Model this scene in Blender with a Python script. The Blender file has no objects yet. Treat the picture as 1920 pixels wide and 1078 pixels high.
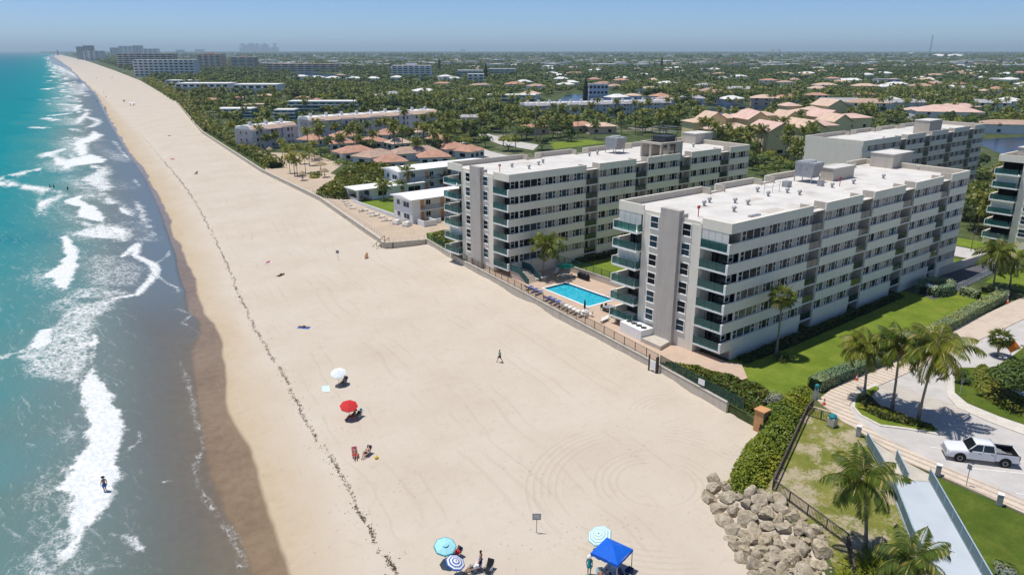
import bpy, bmesh, math, random
import numpy as np
from mathutils import Vector, Matrix
R = math.radians
random.seed(7); RNG = np.random.default_rng(7)
SC = bpy.context.scene
COL = SC.collection
# ------------------------------------------------------------------ camera frame
# world: X runs inland, Y runs along the coast away from the viewer, Z up, metres
FPX = 1370.0; PITCH = math.atan(444/FPX); HEAD = R(37.8); CH = 40.0
def at(x, y, z=0.0):
    "point of the place seen at photo pixel (x, y) at height z"
    a = x-960; b = y-539
    fy = FPX*math.cos(PITCH)-b*math.sin(PITCH); dz = -(FPX*math.sin(PITCH)+b*math.cos(PITCH))
    t = (z-CH)/dz; r = a*t; f = fy*t
    return (r*math.cos(HEAD)+f*math.sin(HEAD), -r*math.sin(HEAD)+f*math.cos(HEAD))
def at3(x, y, z=0.0):
    p = at(x, y, z); return (p[0], p[1], z)
def pr(X, Y, Z):
    r = X*math.cos(HEAD)-Y*math.sin(HEAD); f = X*math.sin(HEAD)+Y*math.cos(HEAD); d = Z-CH
    zc = f*math.cos(PITCH)-d*math.sin(PITCH); yc = -(f*math.sin(PITCH)+d*math.cos(PITCH))
    return (960+FPX*r/zc, 539+FPX*yc/zc) if zc > 1 else (-9999, -9999)
cam = bpy.data.cameras.new('camera'); camo = bpy.data.objects.new('camera', cam); COL.objects.link(camo)
camo.location = (0, 0, CH); camo.rotation_euler = (R(90)-PITCH, 0, -HEAD)
cam.sensor_width = 36; cam.lens = 36*FPX/1920; cam.clip_start = 0.5; cam.clip_end = 90000
SC.camera = camo
# ------------------------------------------------------------------ light
SUN_EL = R(74.0); SX, SY = -0.60, 0.80
W = bpy.data.worlds.new('World'); SC.world = W; W.use_nodes = True
nt = W.node_tree; bg = nt.nodes['Background']
sky = nt.nodes.new('ShaderNodeTexSky'); sky.sky_type = 'NISHITA'; sky.sun_disc = False
sky.sun_elevation = SUN_EL; sky.sun_rotation = math.atan2(SX, SY)
sky.altitude = 0; sky.air_density = 0.6; sky.dust_density = 0.4; sky.ozone_density = 10.0
nt.links.new(sky.outputs[0], bg.inputs[0]); bg.inputs[1].default_value = 0.122
sl = bpy.data.lights.new('sun', 'SUN'); sl.energy = 4.25; sl.angle = R(0.5); sl.color = (1.0, 0.955, 0.89)
so = bpy.data.objects.new('sun', sl); COL.objects.link(so)
sd = Vector((SX*math.cos(SUN_EL), SY*math.cos(SUN_EL), math.sin(SUN_EL)))
so.rotation_euler = sd.to_track_quat('Z', 'Y').to_euler(); so.location = (0, 0, 300)
SC.view_settings.view_transform = 'Standard'; SC.view_settings.look = 'None'
SC.view_settings.exposure = 0.07; SC.view_settings.gamma = 1.0
# ------------------------------------------------------------------ materials
def lin(r, g, b, k=1.0):
    f = lambda c: ((c/255+0.055)/1.055)**2.4 if c/255 > 0.04045 else c/255/12.92
    return (f(r)*k, f(g)*k, f(b)*k)
class NT:
    "tiny helper round a node tree"
    def __init__(s, name):
        s.m = bpy.data.materials.new(name); s.m.use_nodes = True
        s.t = s.m.node_tree; s.b = s.t.nodes['Principled BSDF']; s.out = s.t.nodes['Material Output']
    def n(s, typ, **kw):
        o = s.t.nodes.new(typ)
        for k, v in kw.items(): setattr(o, k, v)
        return o
    def l(s, a, b): s.t.links.new(a, b)
    def pos(s):
        return s.n('ShaderNodeNewGeometry').outputs['Position']
    def noise(s, scale, detail=4, rough=0.55, vec=None, dist=0.0):
        o = s.n('ShaderNodeTexNoise'); o.inputs['Scale'].default_value = scale
        o.inputs['Detail'].default_value = detail; o.inputs['Roughness'].default_value = rough
        o.inputs['Distortion'].default_value = dist
        s.l(vec if vec is not None else s.pos(), o.inputs['Vector']); return o.outputs['Fac']
    def scaled(s, vec, v):
        o = s.n('ShaderNodeVectorMath', operation='MULTIPLY'); o.inputs[1].default_value = v
        s.l(vec, o.inputs[0]); return o.outputs[0]
    def rot(s, vec, ang):
        o = s.n('ShaderNodeVectorRotate', rotation_type='Z_AXIS'); o.inputs['Angle'].default_value = ang
        s.l(vec, o.inputs['Vector']); return o.outputs[0]
    def math(s, op, a, b=None, c=None, clamp=False):
        o = s.n('ShaderNodeMath', operation=op, use_clamp=clamp)
        for i, v in enumerate((a, b, c)):
            if v is None: continue
            if isinstance(v, (int, float)): o.inputs[i].default_value = v
            else: s.l(v, o.inputs[i])
        return o.outputs[0]
    def rng(s, v, a, b, c=0.0, d=1.0, smooth=True):
        o = s.n('ShaderNodeMapRange', interpolation_type='SMOOTHSTEP' if smooth else 'LINEAR')
        s.l(v, o.inputs[0])
        for i, x in enumerate((a, b, c, d)): o.inputs[i+1].default_value = x
        return o.outputs[0]
    def mix(s, f, a, b, mode='MIX'):
        o = s.n('ShaderNodeMix', data_type='RGBA', blend_type=mode)
        for i, v in ((0, f), (6, a), (7, b)):
            if isinstance(v, (int, float)): o.inputs[i].default_value = v
            elif isinstance(v, tuple): o.inputs[i].default_value = (*v[:3], 1)
            else: s.l(v, o.inputs[i])
        return o.outputs[2]
    def ramp(s, f, stops):
        o = s.n('ShaderNodeValToRGB'); e = o.color_ramp.elements
        while len(e) < len(stops): e.new(0.5)
        for el, (p, c) in zip(e, stops): el.position = p; el.color = (*c[:3], 1)
        s.l(f, o.inputs[0]); return o.outputs[0]
    def attr(s, name):
        o = s.n('ShaderNodeAttribute'); o.attribute_name = name; return o.outputs['Fac']
    def bump(s, h, strength=0.3, dist=0.05):
        o = s.n('ShaderNodeBump'); o.inputs['Strength'].default_value = strength; o.inputs['Distance'].default_value = dist
        s.l(h, o.inputs['Height']); s.l(o.outputs[0], s.b.inputs['Normal']); return o
    def set(s, col=None, rough=0.7, spec=0.35, metal=0.0):
        if col is not None:
            if isinstance(col, tuple): s.b.inputs['Base Color'].default_value = (*col[:3], 1)
            else: s.l(col, s.b.inputs['Base Color'])
        if isinstance(rough, (int, float)): s.b.inputs['Roughness'].default_value = rough
        else: s.l(rough, s.b.inputs['Roughness'])
        s.b.inputs['Specular IOR Level'].default_value = spec; s.b.inputs['Metallic'].default_value = metal
        return s.m
M = {}
def paint(name, rgb, rough=0.6, var=0.12, scale=0.6, spec=0.3, metal=0.0, bump=0.0, grime=None, bscale=25, streak=False):
    "plain surface with soft uneven weathering"
    t = NT(name); p = t.pos()
    f = t.noise(scale, 5, 0.6, p)
    if streak:
        f2 = t.noise(1.0, 4, 0.6, t.scaled(p, (2.2, 2.2, 0.16))); f = t.math('MULTIPLY_ADD', f2, 0.6, t.math('MULTIPLY', f, 0.4))
    dark = tuple(c*(1-var*1.6) for c in rgb); lite = tuple(min(c*(1+var), 0.95) for c in rgb)
    c = t.ramp(f, [(0.3, dark), (0.52, rgb), (0.72, lite)])
    if grime:
        g = t.rng(t.noise(scale*0.35, 6, 0.65, p), 0.55, 0.75)
        c = t.mix(t.math('MULTIPLY', g, grime[1]), c, grime[0])
    m = t.set(c, rough, spec, metal)
    if bump: t.bump(t.noise(bscale, 4, 0.6, p), bump, 0.03)
    M[name] = m; return m
def leafmat(name, a, b, c, trans=0.25, rough=0.55, dry=None, spec=0.25):
    "leaves: colour differs leaf by leaf and plant by plant"
    t = NT(name); g = t.n('ShaderNodeNewGeometry'); oi = t.n('ShaderNodeObjectInfo')
    f = t.math('ADD', t.math('MULTIPLY', g.outputs['Random Per Island'], 0.6), t.math('MULTIPLY', oi.outputs['Random'], 0.4))
    stops = [(0.05, a), (0.5, b), (0.92, c)]
    col = t.ramp(f, stops)
    kind = t.noise(.085, 3, .6)                       # species and health change from plant to plant
    col = t.mix(t.rng(kind, .50, .64), t.mix(t.rng(kind, .36, .48), t.mix(1.0, col, (.66,.80,.95), 'MULTIPLY'), col), t.mix(1.0, col, (1.55,1.28,.95), 'MULTIPLY'))
    if dry: col = t.mix(t.rng(g.outputs['Random Per Island'], 1-dry[1], 1-dry[1]+0.02), col, dry[0])
    t.set(col, rough, spec)
    tr = t.n('ShaderNodeBsdfTranslucent'); t.l(t.mix(0.35, col, (0.25, 0.32, 0.03)), tr.inputs[0])
    mx = t.n('ShaderNodeMixShader'); mx.inputs[0].default_value = trans
    t.l(t.b.outputs[0], mx.inputs[1]); t.l(tr.outputs[0], mx.inputs[2]); t.l(mx.outputs[0], t.out.inputs[0])
    M[name] = t.m; return t.m
# ------------------------------------------------------------------ mesh builder
class MB:
    def __init__(s): s.v = []; s.f = []; s.mi = []; s.cur = 0
    def add(s, vs, fs, mi=None):
        o = len(s.v); s.v.extend(vs); s.f.extend([tuple(i+o for i in f) for f in fs]); s.mi.extend([s.cur if mi is None else mi]*len(fs)); return s
    def box(s, x0, y0, z0, x1, y1, z1, mi=None):
        return s.add([(x0,y0,z0),(x1,y0,z0),(x1,y1,z0),(x0,y1,z0),(x0,y0,z1),(x1,y0,z1),(x1,y1,z1),(x0,y1,z1)],
                     [(3,2,1,0),(4,5,6,7),(0,1,5,4),(1,2,6,5),(2,3,7,6),(3,0,4,7)], mi)
    def obox(s, c, ux, hx, hy, z0, z1, mi=None):
        "box turned about z: centre c, unit x axis ux, half sizes"
        ax = Vector((ux[0], ux[1])).normalized(); ay = Vector((-ax.y, ax.x)); c = Vector(c[:2]); q = []
        for z in (z0, z1):
            for a, b in ((-hx,-hy),(hx,-hy),(hx,hy),(-hx,hy)):
                p = c+ax*a+ay*b; q.append((p.x, p.y, z))
        return s.add(q, [(3,2,1,0),(4,5,6,7),(0,1,5,4),(1,2,6,5),(2,3,7,6),(3,0,4,7)], mi)
    def beam(s, p0, p1, w, h, mi=None):
        "square bar between two points"
        p0 = Vector(p0); p1 = Vector(p1); d = (p1-p0).normalized()
        up = Vector((0,0,1)) if abs(d.z) < 0.95 else Vector((1,0,0))
        a = d.cross(up).normalized()*w/2; b = a.cross(d).normalized()*h/2
        q = [tuple(p+u*a+v*b) for p in (p0, p1) for u, v in ((-1,-1),(1,-1),(1,1),(-1,1))]
        return s.add(q, [(0,1,2,3),(7,6,5,4),(4,5,1,0),(5,6,2,1),(6,7,3,2),(7,4,0,3)], mi)
    def tube(s, pts, rad, n=8, mi=None, cap=True):
        pts = [Vector(p) for p in pts]; rad = rad if isinstance(rad, (list, tuple)) else [rad]*len(pts)
        vs = []; fs = []
        for i, p in enumerate(pts):
            d = (pts[min(i+1, len(pts)-1)]-pts[max(i-1, 0)]).normalized()
            up = Vector((0,0,1)) if abs(d.z) < 0.9 else Vector((1,0,0))
            a = d.cross(up).normalized(); b = d.cross(a).normalized()
            for k in range(n):
                t = 2*math.pi*k/n; vs.append(tuple(p+(a*math.cos(t)+b*math.sin(t))*rad[i]))
        for i in range(len(pts)-1):
            for k in range(n):
                k2 = (k+1) % n; fs.append((i*n+k, i*n+k2, (i+1)*n+k2, (i+1)*n+k))
        if cap: fs.append(tuple(range(n))[::-1]); fs.append(tuple((len(pts)-1)*n+k for k in range(n)))
        return s.add(vs, fs, mi)
    def cyl(s, x, y, z0, z1, r0, r1=None, n=12, mi=None):
        return s.tube([(x,y,z0),(x,y,z1)], [r0, r0 if r1 is None else r1], n, mi)
    def lathe(s, prof, n=16, c=(0,0,0), mi=None):
        vs = []; fs = []
        for r, z in prof:
            for k in range(n):
                t = 2*math.pi*k/n; vs.append((c[0]+r*math.cos(t), c[1]+r*math.sin(t), c[2]+z))
        for i in range(len(prof)-1):
            for k in range(n):
                k2 = (k+1) % n; fs.append((i*n+k, i*n+k2, (i+1)*n+k2, (i+1)*n+k))
        return s.add(vs, fs, mi)
    def prism(s, pts, z0, z1, mi=None, bottom=False):
        n = len(pts)
        area = sum(pts[i][0]*pts[(i+1)%n][1]-pts[(i+1)%n][0]*pts[i][1] for i in range(n))
        if area < 0: pts = pts[::-1]
        vs = [(p[0],p[1],z0) for p in pts]+[(p[0],p[1],z1) for p in pts]
        fs = [tuple(range(n, 2*n))]+[(i,(i+1)%n,n+(i+1)%n,n+i) for i in range(n)]
        if bottom: fs.append(tuple(range(n))[::-1])
        return s.add(vs, fs, mi)
    def mesh(s, name, mats, smooth=False):
        me = bpy.data.meshes.new(name); me.from_pydata(s.v, [], s.f)
        for m in (mats if isinstance(mats, (list, tuple)) else [mats]): me.materials.append(M[m] if isinstance(m, str) else m)
        if any(s.mi): me.polygons.foreach_set('material_index', s.mi)
        if any(len(f) > 4 for f in s.f):
            bm = bmesh.new(); bm.from_mesh(me); bmesh.ops.triangulate(bm, faces=[f for f in bm.faces if len(f.verts) > 4]); bm.to_mesh(me); bm.free()
        if smooth: me.polygons.foreach_set('use_smooth', [True]*len(me.polygons))
        me.update(); return me
    def build(s, name, mats, parent=None, smooth=False, loc=None, rz=0.0):
        return link(name, s.mesh(name, mats, smooth), parent, loc, rz)
def link(name, me, parent=None, loc=None, rz=0.0, sc=None):
    o = bpy.data.objects.new(name, me); COL.objects.link(o)
    if parent is not None: o.parent = parent
    if loc is not None: o.location = loc
    if rz: o.rotation_euler = (0, 0, rz)
    if sc is not None: o.scale = (sc, sc, sc) if isinstance(sc, (int, float)) else sc
    return o
def tag(o, label=None, cat=None, group=None, kind=None):
    if label: o['label'] = label
    if cat: o['category'] = cat
    if group: o['group'] = group
    if kind: o['kind'] = kind
    return o
def thing(name, label, cat, loc=(0,0,0), rz=0.0, group=None, sc=None):
    o = link(name, None, None, loc, rz, sc); o.empty_display_size = 0.2; return tag(o, label, cat, group)
def copy_tree(o, parent=None):
    c = o.copy(); COL.objects.link(c); c.parent = parent
    for ch in CH_OF.get(o.name, [x for x in bpy.data.objects if x.parent == o]): copy_tree(ch, c)
    return c
CH_OF = {}
def sheet(name, pts, z, mat, th=0.3, kind='structure', label=None):
    m = MB().prism(list(pts), z-th, z); o = m.build(name, mat); tag(o, label, kind=kind); return o
ONES = ['zeroth','first','second','third','fourth','fifth','sixth','seventh','eighth','ninth','tenth','eleventh','twelfth','thirteenth','fourteenth','fifteenth','sixteenth','seventeenth','eighteenth','nineteenth']
TENS = {2:('twentieth','twenty'),3:('thirtieth','thirty'),4:('fortieth','forty'),5:('fiftieth','fifty'),6:('sixtieth','sixty'),7:('seventieth','seventy'),8:('eightieth','eighty'),9:('ninetieth','ninety')}
def ordn(n):
    if n < 20: return ONES[n]
    if n >= 100: return 'number %d' % n
    t, u = divmod(n, 10); return TENS[t][0] if u == 0 else TENS[t][1]+'-'+ONES[u]
def order_labels(objs, fmt, dz=0.0):
    "labels things of one cluster left to right as the photo shows them; fmt has {o}"
    objs = sorted(objs, key=lambda o: pr(o.location[0], o.location[1], o.location[2]+dz)[0])
    for i, o in enumerate(objs): o['label'] = fmt.format(o='leftmost' if i == 0 else ordn(i+1)+' from left', adj=o.get('adj', ''))
    for o in objs:
        if 'adj' in o: del o['adj']
G = 2.3            # level of the land behind the sea wall
# ================================================================== sea, beach, land
SEA = -1.0
WL_PX = [(515,1078),(430,800),(395,640),(360,560),(330,470),(300,390),(270,330),(240,290),(205,230),(180,180),(130,130),(100,107)]
wl = [at(x, y, SEA) for x, y in WL_PX]; wl = [(5.0, -40.0)]+wl+[(2500, 20000), (4800, 40000)]
WLY = np.array([p[1] for p in wl]); WLX = np.array([p[0] for p in wl])
FILM_PX = [(470,1078),(455,1030),(425,960),(392,890),(378,820),(372,760),(365,700),(352,655),(372,625),(368,600),(340,587),(334,547),(314,532),(294,517),(288,480),(283,440),(276,400),(262,350),(246,310),(232,288)]
fl = [at(x, y, SEA) for x, y in FILM_PX]
FLY = np.array([-40.0]+[p[1] for p in fl]+[500.0, 40000.0])
_fo = np.array([3.2]+[float(np.interp(p[1], WLY, WLX)-p[0]) for p in fl]+[1.0, 1.0]); _fo *= np.clip(1-(FLY-108)/50., .12, 1)*np.where(FLY > 100, .8, 1); _fo = np.maximum(_fo, 0.3)
o_ = np.argsort(FLY); FLY = FLY[o_]; FLO = _fo[o_]
def wlx(Y): return np.interp(Y, WLY, WLX)
def vnoise(x, y, seed=0):
    "smooth value noise on arrays"
    xi = np.floor(x).astype(np.int64); yi = np.floor(y).astype(np.int64); fx = x-xi; fy = y-yi
    fx = fx*fx*(3-2*fx); fy = fy*fy*(3-2*fy)
    def h(a, b):
        n = (a*374761393+b*668265263+seed*974634777) & 0xffffffff
        n = ((n ^ (n >> 13))*1274126177) & 0xffffffff
        return ((n ^ (n >> 16)) & 0xffff)/65535.0
    return (h(xi,yi)*(1-fx)+h(xi+1,yi)*fx)*(1-fy)+(h(xi,yi+1)*(1-fx)+h(xi+1,yi+1)*fx)*fy
def fbm(x, y, seed=0, o=4):
    s = 0; a = 0.5; t = 0
    for i in range(o): s = s+a*vnoise(x*2**i, y*2**i, seed+i*17); t += a; a *= 0.55
    return s/t
def seg_d(px, py, P, closed=True):
    "distance from points to a polyline"
    d = np.full(px.shape, 1e9); n = len(P)
    for i in range(n if closed else n-1):
        (x0, y0), (x1, y1) = P[i], P[(i+1) % n]; dx, dy = x1-x0, y1-y0; L = dx*dx+dy*dy+1e-12
        t = np.clip(((px-x0)*dx+(py-y0)*dy)/L, 0, 1); d = np.minimum(d, np.hypot(px-x0-t*dx, py-y0-t*dy))
    return d
def inside(px, py, P):
    c = np.zeros(px.shape, bool); n = len(P); j = n-1
    for i in range(n):
        (xi, yi), (xj, yj) = P[i], P[j]
        c ^= ((yi > py) != (yj > py)) & (px < (xj-xi)*(py-yi)/(yj-yi+1e-12)+xi); j = i
    return c
def grid_object(name, X, Y, Z, mat, attrs):
    nr, nc = X.shape; me = bpy.data.meshes.new(name)
    co = np.stack([X, Y, Z], -1).reshape(-1, 3).astype(np.float32)
    idx = np.arange(nr*nc).reshape(nr, nc)
    q = np.stack([idx[:-1,:-1], idx[:-1,1:], idx[1:,1:], idx[1:,:-1]], -1).reshape(-1, 4)
    me.vertices.add(len(co)); me.vertices.foreach_set('co', co.ravel())
    me.loops.add(q.size); me.loops.foreach_set('vertex_index', q.ravel().astype(np.int32))
    me.polygons.add(len(q)); me.polygons.foreach_set('loop_start', np.arange(0, q.size, 4, dtype=np.int32))
    me.polygons.foreach_set('use_smooth', np.ones(len(q), bool))
    me.update(calc_edges=True)
    for k, v in attrs.items():
        a = me.attributes.new(k, 'FLOAT', 'POINT'); a.data.foreach_set('value', v.reshape(-1).astype(np.float32))
    me.materials.append(M[mat]); o = bpy.data.objects.new(name, me); COL.objects.link(o); return o
def rows(y0, y1, d0, grow):
    ys = [y0]; 
    while ys[-1] < y1:
        d = d0 if ys[-1] < 130 else d0+(ys[-1]-130)*grow
        ys.append(ys[-1]+d)
    return np.array(ys)
# ---- sea -------------------------------------------------------------------
c7 = lambda L: [at(x/2.081, 560+y/2.081, SEA) for x, y in L]
c8 = lambda L: [at(x/2.994, 240+y/2.994, SEA) for x, y in L]
c1 = lambda L: [at(x/3.992, 60+y/3.992, SEA) for x, y in L]
FOAM = [ # polygon, strength, edge softness (m)
 (c7([(350,240),(385,320),(420,350),(460,430),(490,510),(485,590),(470,690),(440,760),(400,840),(350,900),(310,985),(240,1045),(170,1090),(195,1045),(262,950),(285,830),(262,770),(215,740),(270,680),(320,600),(350,500),(330,440),(325,360),(345,310)]), 1.0, 1.0),
 (c7([(340,420),(325,520),(280,610),(230,690),(110,760),(90,720),(200,650),(200,560),(300,400)]), .42, 3.),
 (c7([(60,215),(190,110),(240,40),(330,10),(500,-10),(440,40),(385,90),(378,180),(372,250),(300,330),(180,320),(90,290)]), .55, 2.0),
 (c7([(370,130),(385,150),(374,330),(350,300),(350,180)]), .85, .8),
 (c7([(122,185),(160,125),(205,118),(198,172),(150,197)]), 1.0, 1.0),
 (c7([(-20,230),(60,205),(130,180),(130,195),(70,218),(-20,245)]), .6, 1.0),
 (c7([(355,915),(430,903),(500,908),(560,955),(585,985),(540,995),(480,935),(430,925)]), .62, .6),
 (c7([(0,1030),(100,980),(250,930),(300,960),(200,1030),(100,1090),(0,1090)]), .34, 4.),
 (c7([(300,1030),(420,960),(560,990),(600,1090),(260,1090)]), .36, 3.),
 (c8([(345,595),(400,620),(438,690),(430,780),(400,870),(365,905),(320,890),(285,840),(225,830),(320,780),(368,720),(352,650)]), 1.0, .8),
 (c8([(410,600),(470,570),(590,535),(650,570),(697,620),(620,622),(500,618)]), .72, 1.0),
 (c8([(350,410),(470,372),(458,412),(530,440),(585,500),(592,532),(520,520),(440,500),(428,470),(452,442),(380,432)]), .95, .8),
 (c8([(440,290),(520,240),(600,205),(635,250),(610,275),(655,335),(600,352),(520,372),(480,392),(545,350),(470,315)]), .68, 1.5),
 (c8([(315,195),(420,168),(520,148),(600,178),(590,195),(470,207),(400,215),(385,237),(350,222)]), .95, 1.),
 (c8([(400,90),(470,60),(510,40),(580,38),(560,62),(480,90),(500,132),(470,162),(430,152),(418,120)]), .95, 1.),
 (c1([(560,690),(570,650),(660,600),(655,640),(600,680)]), .95, 1.2), (c1([(530,592),(600,588),(612,560),(560,540)]), .9, 1.2),
 (c1([(545,485),(600,500),(560,520)]), .9, 1.5), (c1([(590,392),(670,370),(705,398),(640,412),(600,440)]), .9, 2.),
 (c1([(355,178),(400,190),(440,245),(500,285),(612,338),(605,350),(540,330),(450,285)]), .95, 2.),
 (c1([(520,520),(560,500),(590,560),(540,570)]), .6, 3.), (c1([(560,430),(610,400),(640,440),(580,470)]), .6, 3.),
 (c1([(540,820),(640,790),(700,740),(775,770),(700,800),(640,830)]), .9, 1.),
 (c8([(735,398),(790,418),(822,480),(870,580),(878,620),(840,590),(790,525)]), .62, 1.2),
 (c8([(628,72),(665,90),(690,130),(742,178),(690,160),(660,110)]), .7, 1.0), (c8([(748,290),(790,315),(780,330)]), .7, 1.),
 (c8([(400,900),(620,880),(760,920),(700,985),(480,965),(300,1060),(250,1000)]), .5, 3.),
 (c8([(430,720),(560,690),(700,720),(770,650),(760,720),(870,800),(800,900),(560,900),(430,880)]), .42, 3.),
 (c8([(560,400),(700,380),(760,470),(720,560),(640,540)]), .3, 4.),
]
STRIP = [ # polyline, strength, half width
 (c8([(690,722),(772,650),(758,715),(862,770),(880,800),(842,862),(768,936),(640,958)]), .8, .9),
 (c8([(880,828),(940,872),(1000,900),(1003,922)]), .6, .4), (c8([(955,690),(940,720),(870,765)]), .5, .5),
 (c7([(700,240),(740,340),(758,450),(802,580),(758,650),(778,740),(832,820),(900,910),(940,1000),(930,1090)]), .46, .42),
 (c7([(690,40),(752,60),(710,92),(778,132),(760,162),(690,170)]), .42, .3), (c7([(1085,70),(1040,30),(985,10)]), .5, .3),
 (c7([(840,850),(960,960),(950,1040)]), .45, .5), (c7([(620,715),(665,712)]), .6, .3),
 (c7([(490,510),(548,520),(545,560),(500,590)]), .45, .3),
]
sy = rows(4, 1500, 0.45, 0.006); sy = np.concatenate([[-40, -20, -8, -2], sy, sy[-1]+np.cumsum(np.geomspace(12, 4000, 90))])
ts = np.concatenate([np.linspace(-2.0, 62, 150), 62+np.cumsum(np.geomspace(0.5, 6000, 80))])     # metres offshore of the wet edge
T, Y = np.meshgrid(ts, sy); X = wlx(Y)-T
film_o = np.interp(Y, FLY, FLO)+0.8*(fbm(Y/9., T*0+3, 3)-0.5)*np.clip(60/np.maximum(Y,60),0,1)
foam = np.zeros(T.shape)
near = (Y > 0) & (Y < 6500) & (T < 400)
nx, ny = X[near], Y[near]; fo = np.zeros(nx.shape)
wob = (fbm(nx/3.0, ny/3.0, 5)-0.5)*2.0; wob2 = (fbm(nx/0.9, ny/0.9, 9)-0.5)*0.8
for P, s, soft in FOAM:
    d = seg_d(nx, ny, P); d = np.where(inside(nx, ny, P), d, -d)
    k = np.clip(np.hypot(nx, ny)/120., 1, 8)
    fo = np.maximum(fo, s*np.clip((d+wob*min(soft, 1.2)*k**.5+wob2)/(1.3*soft*k)+0.5, 0, 1))
    seaward = np.clip(.35+(np.mean([q[0] for q in P])-nx)/9., .12, 1)           # thin lace trails behind each breaker
    fo = np.maximum(fo, .52*seaward*np.clip(1+(d+wob*1.4)/(6.0*k), 0, 1)*(s > .55))
for P, s, hw in STRIP:
    d = seg_d(nx, ny, P, False)+wob*0.35; fo = np.maximum(fo, s*np.clip(1.25-d/(hw*1.4), 0, 1))
# small swash lines further up the coast where the photo shows a thin broken white edge
far = (ny > 180)
edge = np.interp(ny, WLY, WLX)-nx
fo = np.maximum(fo, np.where(far, .85*np.clip(1-np.abs(edge-(26+10*np.sin(ny/37.)+6*np.sin(ny/11.)))/(5+ny/150.), 0, 1)*np.clip((fbm(ny/30., edge/8., 31)-0.36)*5, 0, 1), 0))
fo = np.maximum(fo, np.where(far, .75*np.clip(1-np.abs(edge-(13+5*np.sin(ny/53.+1)+3*np.sin(ny/17.)))/(3.5+ny/220.), 0, 1)*np.clip((fbm(ny/22.+40, edge/6., 37)-0.42)*5, 0, 1), 0))
foam[near] = fo
filmA = np.clip((T-film_o)/0.5+0.5, 0, 1)
Z = np.full(T.shape, SEA)+0.22*np.clip(foam-0.35, 0, 1)*np.clip(1-Y/600, 0, 1)
swell = np.clip((T-25)/60, 0, 1)*np.clip(1-Y/1500, 0, 1)
Z += swell*0.22*(fbm(X/9.+Y*0.03, Y/30., 41)-0.5)
Z = np.where(T < film_o+0.3, SEA+0.004, Z)
t = NT('sea water'); M['sea'] = t.m; p = t.pos()
off = t.attr('off'); fa = t.attr('foam'); fm = t.attr('film')
pc = t.rot(p, R(-6))
big = t.noise(0.02, 4, .55, t.scaled(pc, (2.2, 0.8, 1)))
mid = t.noise(0.12, 4, .6, t.scaled(pc, (1.6, 0.8, 1)))
lo = t.math('LOGARITHM', t.math('ADD', off, 3.0), 10.0)
lo = t.math('ADD', lo, t.math('MULTIPLY_ADD', big, 0.36, -0.18))
lo = t.math('ADD', lo, t.math('MULTIPLY_ADD', mid, 0.10, -0.05))
lo = t.math('DIVIDE', lo, 4.2)
st = lambda m: math.log10(m+3)/4.2
KS = 0.70
col = t.ramp(lo, [(st(0.5), lin(150,143,126,KS)), (st(7), lin(138,142,134,KS)), (st(15), lin(126,147,141,KS)), (st(22), lin(108,152,148,KS)), (st(32), lin(70,152,152,KS)), (st(48), lin(14,146,154,KS)), (st(85), lin(0,138,150,KS)), (st(260), lin(0,122,148,KS)), (st(1200), lin(0,104,142,KS)), (st(6000), lin(6,88,130,KS))])
# sand stirred up close to the viewer, darker current patches further out
col = t.mix(t.math('MULTIPLY', t.rng(big, .56, .74), .30), col, lin(0,96,128,KS))
yv = t.n('ShaderNodeSeparateXYZ'); t.l(p, yv.inputs[0])
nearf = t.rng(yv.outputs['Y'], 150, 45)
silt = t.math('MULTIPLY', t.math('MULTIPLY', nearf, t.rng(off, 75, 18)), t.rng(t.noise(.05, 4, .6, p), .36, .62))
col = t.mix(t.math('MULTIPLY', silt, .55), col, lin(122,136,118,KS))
col = t.mix(t.math('MULTIPLY', t.rng(yv.outputs['Y'], 75, 160), t.rng(off, 16, 3)), col, lin(120,136,146,KS))  # sky reflection on the far film painted in as blue grey
# foam: lacy network thinning out towards its edges
v = t.n('ShaderNodeTexVoronoi', feature='DISTANCE_TO_EDGE'); v.inputs['Scale'].default_value = 1.05
wv = t.n('ShaderNodeVectorMath', operation='ADD'); nn = t.n('ShaderNodeTexNoise'); nn.inputs['Scale'].default_value = .9; nn.inputs['Detail'].default_value = 4; t.l(p, nn.inputs['Vector'])
t.l(t.scaled(p, (1.0, 0.62, 0.0)), wv.inputs[0]); t.l(t.scaled(nn.outputs['Color'], (1.3, 1.3, 0)), wv.inputs[1]); t.l(wv.outputs[0], v.inputs['Vector'])
v2 = t.n('ShaderNodeTexVoronoi', feature='DISTANCE_TO_EDGE'); v2.inputs['Scale'].default_value = 3.4; t.l(wv.outputs[0], v2.inputs['Vector'])
lace = t.math('ADD', t.math('MULTIPLY', t.rng(v.outputs[0], .0, .42, 1, 0, False), .55), t.math('MULTIPLY', t.rng(v2.outputs[0], 0, .35, 1, 0, False), .45))
br = t.noise(.55, 6, .68, t.scaled(pc, (1.0, .55, 1)))
br2 = t.noise(2.6, 4, .7, t.scaled(pc, (1.0, .6, 1)))
th = t.math('ADD', t.math('MULTIPLY', lace, .50), t.math('ADD', t.math('MULTIPLY', br, .62), t.math('MULTIPLY', br2, .38)))
fmask = t.rng(t.math('ADD', t.math('MULTIPLY', fa, 1.02), t.math('SUBTRACT', th, 1.12)), 0.0, 0.52)
fmask = t.math('MULTIPLY', fmask, t.rng(fa, .03, .22))
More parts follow.
